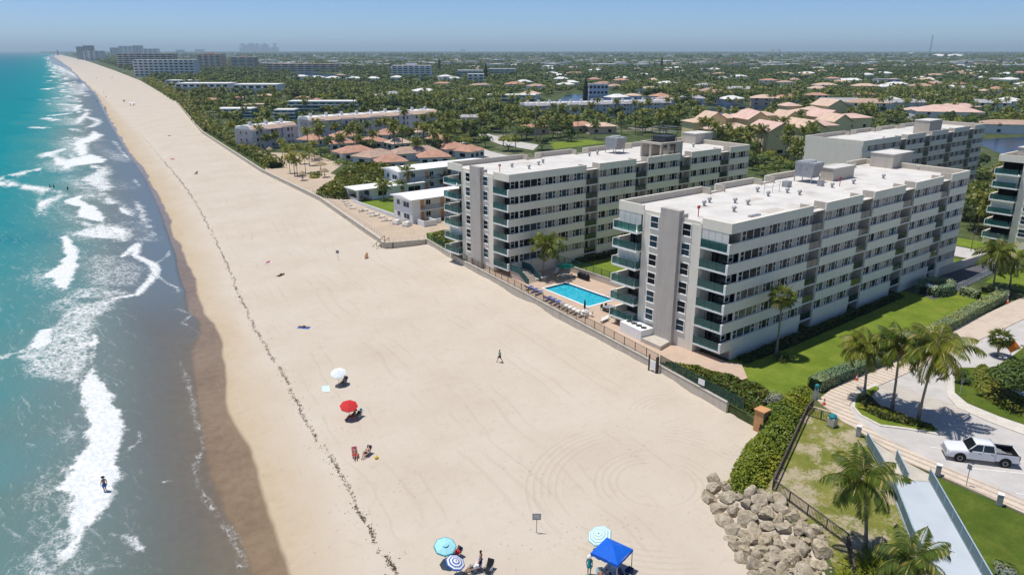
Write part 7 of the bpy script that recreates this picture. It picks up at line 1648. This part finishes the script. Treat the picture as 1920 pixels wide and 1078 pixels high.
mid_px('teal balconied low block beside the canal, centre', 914, 1004, 199, 180, 3, 'teal wall', 'white roof', 14, 7, 'pane blue')
mid_px('grey flat roofed house with dark glass band, upper right', 1646, 1690, 160, 150, 1, 'lilac white', 'grey roof', 16, 3)
# far towers on the left horizon
for i, (x0, x1, yb, yt, wl_, lb) in enumerate([(146,158,112,88,'metal grey','slim dark grey tower, leftmost of the far shoreline towers'),(159,171,112,86,'grey roof','grey tower beside the slim dark shoreline tower'),(158,189,114,96,'lilac white','wide pale block in front of the far shoreline towers'),(208,222,106,90,'metal grey','bluish slab in the haze right of the shoreline towers'),(224,250,105,87,'lilac white','pale hazy high rise cluster block, wider one'),(252,266,105,86,'metal grey','hazy narrow high rise right of the wide pale one'),(270,296,106,92,'lilac white','low hazy slab at the right end of the high rise cluster'),(262,284,118,104,'peach wall','cream block with orange top before the hazy slabs'),(330,345,101,94,'metal grey','small dark block on the left horizon'),(366,382,100,93,'metal grey','bluish block on the horizon above the far towers'),(300,312,112,102,'brown roof','small brown block among far trees')]):
    mid_px(lb, x0, x1, yb, yt, 8, wl_, 'white roof', 40, -3)
p = at(109, 104, G); T = thing('lighthouse', 'dark slender light tower at the far tip of the coast', 'tower', (*p, G)); MB().cyl(0,0,0,34,7,4.5,10).build('shaft', 'dark metal', T); MB().cyl(0,0,34,42,5,4,10).build('lantern', 'dark metal', T); p = at(114, 103.5, G); tag(MB().box(-60,-12,0,60,12,9).build('harbour_building', 'white paint', None, loc=(*p, G), rz=-HEAD), 'low white building beside the far light tower', 'building')
# hazy skyline right of the towers
rs = random.Random(3); sk = []
for k in range(16):
    x = 452+k*4.6; p = at(x, 99.0, G); T = link('skyline_tower', MB().box(-18,-18,0,18,18,rs.choice([60,80,110,140,165,95])).box(-8,-8,60,8,8,rs.choice([70,120,150])).mesh('skyline_tower', 'metal grey'), None, (*p, G), -HEAD); tag(T, '', 'skyscraper', 'hazy skyline'); sk.append(T)
order_labels(sk, 'hazy blue skyscraper of the distant skyline, {o}')
p = at(1742, 104, G); f_ = math.hypot(*p); T = thing('radio_mast', 'tall thin guyed radio mast on the right horizon', 'mast', (*p, G)); hm = 27*f_/1440+20; m = MB(); m.beam((-6,0,0),(-1.5,0,hm),2.4,2.4); m.beam((6,0,0),(1.5,0,hm),2.4,2.4)
for k in range(14): z = hm*k/14; w0 = 6-4.5*k/14; m.beam((-w0,0,z),(w0*.95,0,z+hm/14),1.2,1.2)
m.build('lattice', 'metal grey', T); T.rotation_euler = (0,R(2),-HEAD)
# far warehouses, tanks
for x, y, w, lb in ((1480,104.5,150,'long white warehouse line on the right horizon'),(1670,107,70,'short white shed right of the warehouse line'),(1760,109,28,'left flat white dome on the right horizon'),(1790,108.6,26,'right flat white dome on the right horizon'),(1708,103.5,10,'tiny white dome above the trees on the right horizon'),(925,98.5,14,'bright white far roof on the centre horizon'),(655,101,20,'bright white far roof on the horizon left of centre'),(1460,99.8,4,'boxy hazy building on the right horizon, left tower'),(1447,99.8,4,'boxy hazy building on the right horizon, second tower'),(868,98.6,10,'grey far block cluster on the centre horizon')):
    p = at(x, y, G); f_ = math.hypot(*p); w_ = w*f_/1440; tall = 'boxy' in lb or 'cluster' in lb; MBx = MB()
    if 'dome' in lb: MBx.lathe([(w_/2,0),(w_/2,9),(w_*.35,16),(.1,20)], 20)
    else: MBx.box(-w_/2,-40,0,w_/2,40,12 if not tall else 55)
    o = MBx.build('far_shed' if not tall else 'far_block', 'white roof' if not tall else 'peach wall', None, loc=(*p, G), rz=-HEAD); tag(o, lb, 'building')
# hand placed houses across the middle distance: px, py, width m, depth m, height, roof, kind, wall
HS = [(1345,186,26,16,6,'terracotta','hip','peach wall'),(1300,183,20,14,6,'terracotta','hip','peach wall'),(1215,176,22,14,5,'pale terracotta','gable','white paint'),(965,166,26,18,5,'terracotta','hip','white paint'),(1005,170,22,16,5,'brown roof','hip','white paint'),(1060,165,24,14,4,'white roof','hip','white paint'),
 (1435,198,28,18,8,'pale terracotta','hip','peach wall'),(1475,196,22,16,7,'terracotta','hip','white paint'),(1530,192,20,14,6,'terracotta','hip','white paint'),(1384,178,24,15,6,'grey roof','gable','white paint'),(1322,168,24,15,5,'grey roof','hip','white paint'),(1440,160,24,15,6,'terracotta','hip','white paint'),(1470,164,22,14,6,'brown roof','hip','white paint'),(1560,156,24,14,6,'terracotta','hip','white paint'),(1590,158,26,16,5,'white roof','gable','white paint'),(1545,168,30,16,5,'pale terracotta','hip','white paint'),
 (1620,170,30,18,5,'pale terracotta','hip','peach wall'),(1680,164,28,16,4,'white roof','hip','white paint'),(1725,170,28,18,5,'brown roof','hip','peach wall'),(1780,172,16,12,5,'white roof','gable','white paint'),(1810,174,20,12,5,'grey roof','gable','lilac white'),(1850,180,24,16,5,'pale terracotta','hip','peach wall'),(1890,158,30,20,6,'white roof','hip','white paint'),(1905,178,20,14,5,'white roof','hip','white paint'),
 (1570,203,34,18,5,'grey roof','gable','white paint'),(1625,208,34,20,6,'brown roof','hip','white paint'),(1690,204,36,14,5,'grey roof','gable','lilac white'),(1735,190,24,14,5,'pale terracotta','hip','peach wall'),(1620,188,18,13,5,'terracotta','hip','peach wall'),(1770,226,44,26,6,'pink roof','hip','white paint'),(1790,214,34,16,5,'pink roof','hip','peach wall'),(1855,208,26,14,6,'grey roof','gable','white paint'),(1885,204,26,18,6,'white roof','hip','white paint'),(1895,250,38,14,5,'brown roof','hip','white paint'),(1710,220,18,12,5,'pale terracotta','hip','white paint'),
 (745,152,22,16,5,'white roof','hip','white paint'),(700,154,22,16,5,'white roof','hip','white paint'),(665,154,24,16,5,'white roof','hip','white paint'),(625,153,22,16,5,'white roof','hip','white paint'),(595,152,24,16,5,'white roof','hip','white paint'),(565,150,24,16,5,'white roof','hip','white paint'),(835,150,24,16,5,'white roof','hip','white paint'),(850,154,16,12,5,'white roof','gable','white paint'),(830,163,24,12,4,'terracotta','hip','white paint'),
 (795,178,26,18,4,'white roof','hip','white paint'),(740,184,26,16,4,'grey roof','hip','white paint'),(705,188,14,10,4,'grey roof','hip','white paint'),(865,196,26,12,4,'white roof','flat','lilac white'),(395,196,14,10,4,'terracotta','hip','peach wall'),(449,192,10,9,4,'terracotta','hip','peach wall'),(480,204,26,12,3,'pale terracotta','flat','peach wall'),(568,192,12,9,4,'terracotta','hip','peach wall'),(500,188,16,10,4,'pale terracotta','hip','peach wall'),(588,196,14,9,4,'terracotta','hip','peach wall'),
 (1000,252,18,10,4,'terracotta','hip','peach wall'),(1085,248,20,12,4,'terracotta','hip','peach wall'),(1125,250,18,12,4,'pale terracotta','hip','peach wall'),(880,232,20,10,4,'grey roof','hip','white paint'),(1185,188,18,12,4,'pale terracotta','hip','white paint'),(640,146,18,12,4,'brown roof','hip','peach wall'),(900,166,30,12,4,'brown roof','hip','white paint'),(1130,164,24,12,5,'terracotta','hip','white paint'),(1250,164,26,16,5,'white roof','hip','white paint'),(1165,158,22,16,5,'terracotta','hip','peach wall'),(1510,146,26,14,5,'terracotta','hip','white paint'),(1385,150,26,16,5,'white roof','hip','white paint')]
RN = {'terracotta':'terracotta roof','pale terracotta':'faded orange roof','brown roof':'brown roof','grey roof':'grey roof','white roof':'white roof','pink roof':'pink roof'}
allh = []
for x, y, w, d, h, rf, kd, wl_ in HS:
    w *= .74; d *= .74; h = min(h, 6)*.9; p = at(x, y, G); ang = random.Random(x).choice([-HEAD, -HEAD+.2, -HEAD-.25, -.1, .1]); o = house('', p[0], p[1], w, d, h, rf, wl_, kd, ang, None, 'houses among trees', 3 if h > 4.5 else 2); footprint(p[0], p[1], w, d, ang); o['adj'] = RN[rf]; allh.append((o, RN[rf]))
# yellow gabled villas right of the second block
vs = []
for x, y, w, d, h, kd in [(1312,250,13,10,8,'hip'),(1330,252,10,9,9.5,'gable'),(1357,246,9,9,9,'hip'),(1385,246,9,9,9.5,'hip'),(1404,250,13,10,9.5,'gable'),(1428,240,9,9,9,'hip'),(1450,252,26,14,7,'hip'),(1475,222,9,9,10,'hip'),(1500,228,26,12,8,'hip'),(1517,232,8,8,10,'hip'),(1550,226,14,12,11,'gable'),(1540,240,26,14,8.5,'gable'),(1590,240,22,14,8,'hip'),(1500,262,26,14,8,'gable'),(1440,275,20,12,9,'gable'),(1345,262,10,8,7,'hip'),(1372,258,12,9,7,'hip'),(1420,262,12,9,7,'hip'),(1470,240,12,9,8,'gable'),(1485,248,11,9,7,'hip'),(1530,258,12,9,8,'hip'),(1560,248,12,9,8,'gable'),(1400,238,8,8,10,'hip')]:
    w, d = min(w, 15), min(d, 11); p = at(x, y+12, G); o = house('', p[0], p[1], w, d, h, random.Random(x).choice(['pink roof','pale terracotta','pale terracotta']), 'yellow wall', kd, (-HEAD+.3) if kd == 'hip' else R(90)-HEAD+.25, 3.0 if kd == 'gable' else 1.7, 'yellow villas behind the second block', 2, 'villa'); footprint(p[0], p[1], w, d, 0); o['adj'] = 'gabled' if kd == 'gable' else 'hip roofed'; vs.append(o)
order_labels(vs, 'yellow walled {adj} villa behind the second block, {o}')
# scattered further houses
rh_ = random.Random(21); cnt = 0
while cnt < 205:
    y = 104+rh_.random()**1.3*(56 if cnt < 120 else 110); x = rh_.uniform(480, 1960); p = at(x, y, G)
    if y > 136 and x < 980: continue
    if y > 205 and x < 1560: continue
    if any((p[0]-a)**2+(p[1]-b)**2 < (c+(14 if y < 150 else 5))**2 for a, b, c in BLOCK): continue
    w, d = (rh_.uniform(16,28), rh_.uniform(12,18)) if y < 150 else (rh_.uniform(12,19), rh_.uniform(9,13)); rf = rh_.choice(['white roof','white roof','white roof','terracotta','pale terracotta','grey roof','brown roof','white roof']); ang = rh_.uniform(-1,.3)
    T = thing('house', '', 'house', (*p, G), ang, 'houses among trees'); MB().box(-w/2,-d/2,-.2,w/2,d/2,4).build('wall', 'white paint', T); e = .8; k = d/2; rh2 = 2.2
    r = MB(); W2, D2 = w/2+e, d/2+e; r.add([(-W2,-D2,4),(W2,-D2,4),(W2,D2,4),(-W2,D2,4),(-W2+k,0,4+rh2),(W2-k,0,4+rh2)], [(3,2,1,0),(0,1,5,4),(1,2,5),(2,3,4,5),(3,0,4)]); r.build('roof', rf, T); keep(*p, max(w, d)*.5); allh.append((T, RN[rf])); cnt += 1
rows_label(allh, 'house with {adj} among inland trees, {c}, {r}', 9)
# the rest as one mass of roofs near the horizon
m = MB(); far_ok = 0
for _ in range(1100):
    y = 98.5+rh_.random()**1.7*30; x = rh_.uniform(300, 2000); p = at(x, y, G); w, d, h = rh_.uniform(18,60), rh_.uniform(14,30), rh_.uniform(4,9); a = rh_.uniform(0,3)
    m.obox(p, (math.cos(a), math.sin(a)), w/2, d/2, G-.2, G+h, 0); m.obox(p, (math.cos(a), math.sin(a)), w/2+.5, d/2+.5, G+h+.01, G+h+1.2, rh_.choice([1,1,1,1,2,3]))
tag(m.build('distant_roofs', ['white paint','white roof','terracotta','grey roof']), 'countless tiny roofs scattered to the horizon', kind='stuff')
# ================================================================== trees
WATER = [[at(x, y, G) for x, y in L] for L in ([(1310,196),(1440,200),(1430,230),(1395,246),(1330,246),(1310,230)], [(975,192),(1060,176),(1135,174),(1180,182),(1262,192),(1262,200),(1050,206)], [(1842,258),(1990,250),(1990,290),(1880,292),(1838,276)], [(540,138),(575,135),(690,148),(560,151)])]
STREET = [[at(x, y, G) for x, y in ((880,248),(905,246),(950,260),(1012,270),(1002,284),(940,274))]]
def clear(x, y, r=2.0):
    if any((x-a)**2+(y-b)**2 < (c+r)**2 for a, b, c in BLOCK): return False
    X = np.array([x]); Y = np.array([y])
    if any(inside(X, Y, P)[0] for P in WATER+STREET): return False
    if 149 < x < 161 and y < 150: return False
    return True
def poly_px(L): return [at(x, y, G) for x, y in L]
def fill(L, n, rnd, gap, blocked=True):
    P = poly_px(L); x0, x1 = min(p[0] for p in P), max(p[0] for p in P); y0, y1 = min(p[1] for p in P), max(p[1] for p in P); out = []
    for _ in range(n*60):
        if len(out) >= n: break
        x, y = rnd.uniform(x0, x1), rnd.uniform(y0, y1)
        if not inside(np.array([x]), np.array([y]), P)[0] or (blocked and not clear(x, y)): continue
        if any((x-a)**2+(y-b)**2 < gap*gap for a, b in out): continue
        out.append((x, y))
    return out
rt = random.Random(77)
def px_palm(x, y, yt, kind, lb, group=None):
    X, Y = at(x, y, G); f = X*math.sin(HEAD)+Y*math.cos(HEAD); b = yt-539; h = CH-G-f*(FPX*math.sin(PITCH)+b*math.cos(PITCH))/(FPX*math.cos(PITCH)-b*math.sin(PITCH)); keep(X, Y, 1.0); return palm(X, Y, max(h, 3), kind, None, G, lb, group=group)
# named palms one can point at
for x, y, h, k, lb in [(1005+0,0,0,'','')][:0]: pass
for (x, y), yt, kind, lb in [((762,362),318,'mid','tall palm rising above the near motel wing roof'),((720,376),345,'mid','palm in the motel garden beside the pavilion'),((752,366),345,'mid','bushy palm in the motel garden left of the tall palm'),((800,354),330,'mid','palm in front of the larger motel wing'),((826,352),332,'mid','pair forming palm at the right end of the larger motel wing'),((838,352),334,'mid','rightmost palm of the larger motel wing beside the second block'),
    ((618,290),262,'mid','tall palm at the corner of the cottages and huts'),((487,281),240,'mid','palm against the short lilac town house block, left one'),((502,282),256,'mid','palm against the short lilac town house block, middle one'),((517,278),252,'mid','palm against the short lilac town house block, right one'),((594,262),228,'mid','palm at the left end of the long town house row'),((618,256),232,'mid','palm in front of the long town house row, second'),((650,258),238,'mid','short palm in front of the long town house row')]:
    px_palm(x, y, yt, kind, lb)
vp = [px_palm(x, y, yt, 'mid', '', 'palms round the right edge block') for x, y, yt in ((1862,450,336),(1897,454,333),(1916,456,330),(1850,444,375),(1874,448,380),(1904,452,372),(1830,440,368),(1842,446,392),(1886,452,362),(1912,450,392),(1818,425,368),(1798,402,352),(1830,400,350),(1602,330,276),(1555,310,262),(1570,345,300),(1548,352,305))]
order_labels(vp, 'palm round the end walls of the two rear right blocks, {o}')
yp = []
for x, y in [(400,392),(420,402),(455,500),(490,520),(510,520),(572,500),(600,442),(640,402),(440,420),(530,430)]:
    p = cc(x, y); yp.append(palm(p[0], p[1], rt.uniform(4.5,7), 'young', None, G, '', group='yellowish palms on the hut beach'))
order_labels(yp, 'yellow green young palm among the thatched huts, {o}')
bs = [bush(*cc(x, y), r, h, mt, '', G, 60+i, .45, 240, 'shrub', 'shrub', 'green bushes behind the huts') for i, (x, y, r, h, mt) in enumerate([(680,372,4.5,3,'hedge leaf'),(760,400,4,2.4,'hedge leaf'),(830,432,4,2,'hedge leaf'),(620,355,3.5,2.5,'hedge leaf'),(560,320,4,3,'croton'),(480,318,3.5,2.5,'hedge leaf'),(640,520,2.2,1.4,'sea grape'),(640,535,1.8,1,'croton'),(160,362,3.5,1.6,'sea grape'),(200,358,3,1.8,'sea grape'),(100,318,3,1.8,'tree leaf dark')])]
order_labels(bs, 'low green bush round the thatched hut beach, {o}')
# groves filled palm by palm
groves = [
 ('beach front grove between the old sea wall and the curved hotel', [(322,184),(372,232),(432,268),(468,284),(476,262),(500,236),(560,232),(700,224),(690,206),(560,196),(400,186)], 70, 'mid', 4.2),
 ('upper left beach grove below the large white hotel', [(335,180),(330,165),(440,178),(540,184),(700,200),(690,172),(520,165),(330,152)], 40, 'far', 9),
 ('cottage gardens behind the thatched huts', [(560,300),(700,262),(860,240),(880,290),(800,300),(700,290),(620,305)], 26, 'mid', 3.6),
 ('gardens around the side street behind the second block', [(800,222),(880,232),(1000,232),(1130,250),(1140,270),(1010,285),(900,285),(830,262),(790,240)], 40, 'mid', 4.6),
 ('dense grove behind the long town house row, centre', [(690,190),(860,180),(1000,205),(980,232),(830,222),(700,216)], 52, 'far', 6.5),
 ('grove between the chimney row and the second block', [(990,222),(1260,216),(1330,235),(1340,262),(1180,258),(1000,244)], 34, 'mid', 5.2),
 ('palms between the second block and the distant block', [(1290,300),(1330,262),(1500,250),(1530,262),(1520,310),(1480,330),(1420,310)], 34, 'mid', 3.6),
 ('palms around the yellow villas', [(1300,268),(1330,246),(1560,232),(1640,232),(1620,262),(1480,280)], 22, 'mid', 4.2),
 ('canal side palms, right of centre', [(1130,182),(1250,176),(1480,190),(1500,215),(1440,206),(1300,200),(1150,190)], 40, 'far', 8),
 ('garden palms far right among houses', [(1560,190),(1920,176),(1960,236),(1850,236),(1640,226)], 52, 'far', 7.5),
 ('verge and gardens in front of the cream block at the right edge', [(1812,440),(1818,380),(1838,350),(1960,330),(1990,420),(1960,470),(1850,440)], 12, 'mid', 2.6),
 ('palms along the canal bank behind the distant block', [(1850,250),(1990,236),(1990,250),(1860,262)], 8, 'mid', 6),
]
def palm_mass(name, label, pts, hmin, hmax, seed):
    rng = np.random.default_rng(seed); b = LeafBuf(); tr = []
    base = []
    for me in FARP: a = np.zeros(len(me.vertices)*3, np.float32); me.vertices.foreach_get('co', a); base.append(a.reshape(-1,4,3))
    for i, (x, y) in enumerate(pts):
        q = base[i % 3]; a = rng.uniform(0,6.28); s = rng.uniform(.9,1.25); h = rng.uniform(hmin,hmax); ca, sa = math.cos(a)*s, math.sin(a)*s
        b.quads(np.stack([q[...,0]*ca-q[...,1]*sa+x, q[...,0]*sa+q[...,1]*ca+y, q[...,2]*s+G+h], -1))
        for k in range(2): ax = np.array([math.cos(k*1.57),math.sin(k*1.57),0])*.14; P0 = np.array([x,y,G]); P1 = np.array([x,y,G+h]); b.quads(np.stack([P0-ax,P0+ax,P1+ax,P1-ax])[None])
    return tag(link(name, b.mesh(name, 'palm leaf far')), label, kind='stuff')
far_pts = []
cp = []
for x, y in [(600,286),(632,282),(655,276),(676,290),(700,283),(712,272),(738,282),(756,290),(690,262),(722,258),(770,276),(795,282),(812,268),(640,292),(782,300),(838,290),(848,276),(606,272)]: p = at(x, y, G); cp.append(palm(p[0], p[1], rt.uniform(6.5,10), 'mid', None, G, '', group='palms between the cottages'))
order_labels(cp, 'palm standing between the low tiled cottages, {o}')
for lb, L, n, kind, gap in groves:
    if kind == 'far': far_pts += fill(L, int(n*2.2), rt, gap*.8); continue
    ps = [palm(x, y, rt.uniform(6.5,11.5) if 'verge' not in lb else rt.uniform(5,9), kind, None, G, '', sc=rt.uniform(.9,1.2), group='palms: '+lb) for x, y in fill(L, n, rt, gap)]
    order_labels(ps, 'palm in the '+lb+', {o}') if len(lb.split()) < 9 else order_labels(ps, 'palm, '+' '.join(lb.split()[:9])+', {o}')
palm_mass('palm_grove', 'hundreds of far palms between the hotels, houses and canal', far_pts, 6.5, 11.5, 9)
tgroves = [
 ('cottage gardens behind the huts', [(600,300),(700,262),(860,240),(890,290),(800,300),(700,295)], 16, 3.2, 5, 4),
 ('gardens by the side street', [(790,240),(880,232),(1000,236),(1140,262),(1000,285),(900,285),(830,262)], 24, 4.2, 6.5, 5),
 ('centre grove by the chimney row', [(690,206),(860,196),(1000,210),(1280,216),(1330,250),(1180,256),(980,236),(830,226)], 44, 4.6, 7.5, 6),
 ('beach end of the upper left wood', [(345,190),(420,200),(560,226),(700,220),(700,196),(520,176),(340,168)], 34, 4.5, 7, 7),
 ('garden belt behind the distant block', [(1500,268),(1640,226),(1860,232),(1860,262),(1660,250)], 26, 4, 6.5, 6),
 ('street trees between the blocks and distant block', [(1300,300),(1340,268),(1440,275),(1530,290),(1530,340),(1480,345),(1400,325)], 34, 2.8, 5, 3.6),
 ('gardens before the right edge block', [(1815,440),(1820,385),(1850,372),(1990,385),(1990,450),(1900,450)], 22, 2.6, 4.2, 2.8),
 ('verge between the nearest and right edge blocks', [(1735,425),(1792,330),(1830,296),(1856,330),(1818,445)], 18, 2.4, 4.2, 2.6),
 ('canal bank gardens', [(1130,186),(1250,178),(1480,188),(1560,205),(1440,204),(1300,200)], 34, 5, 8, 8),
]
for lb, L, n, r0, h0, gap in tgroves:
    ts_ = [tree(x, y, rt.uniform(.75,1.25)*r0, rt.uniform(.75,1.2)*h0, None, '', 'trees: '+lb) for x, y in fill(L, n, rt, gap)]
    order_labels(ts_, 'rounded broadleaf tree, '+lb+', {o}')
cf = []
for x, yb, yt in [(911,152,120),(824,132,110),(1097,193,148),(1240,130,108),(800,124,110),(1580,108,98)]:
    X, Y = at(x, yb, G); f = X*math.sin(HEAD)+Y*math.cos(HEAD); b = yt-539; h = CH-G-f*(FPX*math.sin(PITCH)+b*math.cos(PITCH))/(FPX*math.cos(PITCH)-b*math.sin(PITCH)); h = max(min(h, 45), 14)
    T = thing('conifer_tree', '', 'tree', (X, Y, G), 0, 'dark tall conifers'); r_ = np.random.default_rng(x); n = 900; zz = r_.random(n); rad = h*.13*np.minimum(1, (1-zz)*2.2+.12)*np.sqrt(r_.random(n)); an = r_.random(n)*6.28; C = np.stack([rad*np.cos(an), rad*np.sin(an), h*(.05+.95*zz)], 1); bb = LeafBuf(); bb.quads(leaf_quads(C, np.stack([np.cos(an), np.sin(an), np.full(n,.5)],1), h*.05, r_)); link('crown', bb.mesh('crown', 'dark conifer'), T); MB().cyl(0,0,0,h*.6,.35,.15,6).build('trunk', 'bark', T); cf.append(T); keep(X, Y, 3)
order_labels(cf, 'dark columnar conifer above the other trees, {o}')
# ---- woodland masses beyond -------------------------------------------------------------
def wood(name, label, band, n, rr, hh, nq, leaf, seed, xr=(120, 1990), mat='forest', poly=None, skip=.0):
    rng = np.random.default_rng(seed); P = []
    ys = rng.random(n*3); yy = band[0]+(band[1]-band[0])*ys; xx = rng.uniform(xr[0], xr[1], n*3)
    # uniform on the ground: sample in distance
    f0, f1 = [(CH-G)/math.tan(PITCH+math.atan((b-539)/FPX)) for b in band[::-1]]
    f = np.sqrt(f0**2+(f1**2-f0**2)*rng.random(n*3)); lx = (xx-960)/FPX*np.hypot(f, CH)
    X = lx*math.cos(HEAD)+f*math.sin(HEAD); Y = -lx*math.sin(HEAD)+f*math.cos(HEAD)
    edge = np.interp(Y, [p[1] for p in SW[8:]+FARB], [p[0] for p in SW[8:]+FARB])+9+Y*.006
    ok = X > edge
    for P_ in WATER+STREET: ok &= ~inside(X, Y, P_)
    Bk = np.array(BLOCK); 
    for i0 in range(0, len(Bk), 200):
        b = Bk[i0:i0+200]; d2 = (X[:,None]-b[:,0])**2+(Y[:,None]-b[:,1])**2; ok &= ~(d2 < (b[:,2]+rr*.35)**2).any(1)
    ok &= fbm(X/90., Y/90., seed) > skip
    X, Y = X[ok][:n], Y[ok][:n]; m_ = len(X); b = LeafBuf(); sz = rng.uniform(.6, 1.35, m_)
    base = []
    for v in range(6): C, N = crown_points(np.random.default_rng(seed+v), nq, 1, 1, 1, 7); base.append((C, N))
    for v in range(6):
        s = np.arange(m_) % 6 == v; k = s.sum()
        if not k: continue
        C, N = base[v]; a = rng.uniform(0, 6.28, k); ca, sa = np.cos(a), np.sin(a)
        def rot(Q): return np.stack([Q[None,:,0]*ca[:,None]-Q[None,:,1]*sa[:,None], Q[None,:,0]*sa[:,None]+Q[None,:,1]*ca[:,None], np.repeat(Q[None,:,2], k, 0)], -1)
        CC = rot(C); NN = rot(N); S = sz[s][:,None]; hs = rng.uniform(.75, 1.3, (k,1))
        CC = np.stack([CC[...,0]*rr*S+X[s][:,None], CC[...,1]*rr*S+Y[s][:,None], G+hh*.55*hs+CC[...,2]*hh*.5*hs], -1)
        b.quads(leaf_quads(CC.reshape(-1,3), NN.reshape(-1,3)+rng.normal(size=(k*nq,3))*.3, leaf, rng, 1.3))
    o = link(name, b.mesh(name, mat)); return tag(o, label, kind='stuff')
_e = [(x+5, y) for x, y in SW[9:]]+[(p[0]+10, p[1]) for p in FARB[:1]]
for i, (a, b) in enumerate(runs(_e)): hedge('beach_hedge', ('sea grape belt behind the old sea wall, nearest stretch', 'sea grape belt behind the upper beach, middle stretch', 'green belt behind the far beach, farthest stretch')[i], [a, b], 5+3*i, 2.2, 'sea grape', .8+.5*i, 2.2/(1+i), wob=.5, seed=50+i)
wood('woodland', 'mixed trees filling the gardens of the middle distance', (158, 250), 2800, 3.4, 5.6, 70, 1.25, 101, (380, 1990), skip=.14)
wood('woodland', 'tree canopy between the inland houses', (128, 160), 3700, 4.4, 7.0, 48, 1.9, 102, (300, 2000), skip=.25)
wood('distant_woodland', 'continuous green canopy reaching towards the horizon', (110, 130), 5600, 6.6, 8.8, 36, 3.3, 103, (200, 2010), skip=.2)
wood('distant_woodland', 'hazy blue green canopy along the horizon', (98.6, 111), 5600, 20, 13, 28, 12.0, 104, (120, 2020), skip=.1)
wood('beach_woodland', 'dark trees behind the far beach, upper left', (112, 178), 2200, 4.4, 7.0, 50, 2.0, 105, (120, 520), skip=.2)
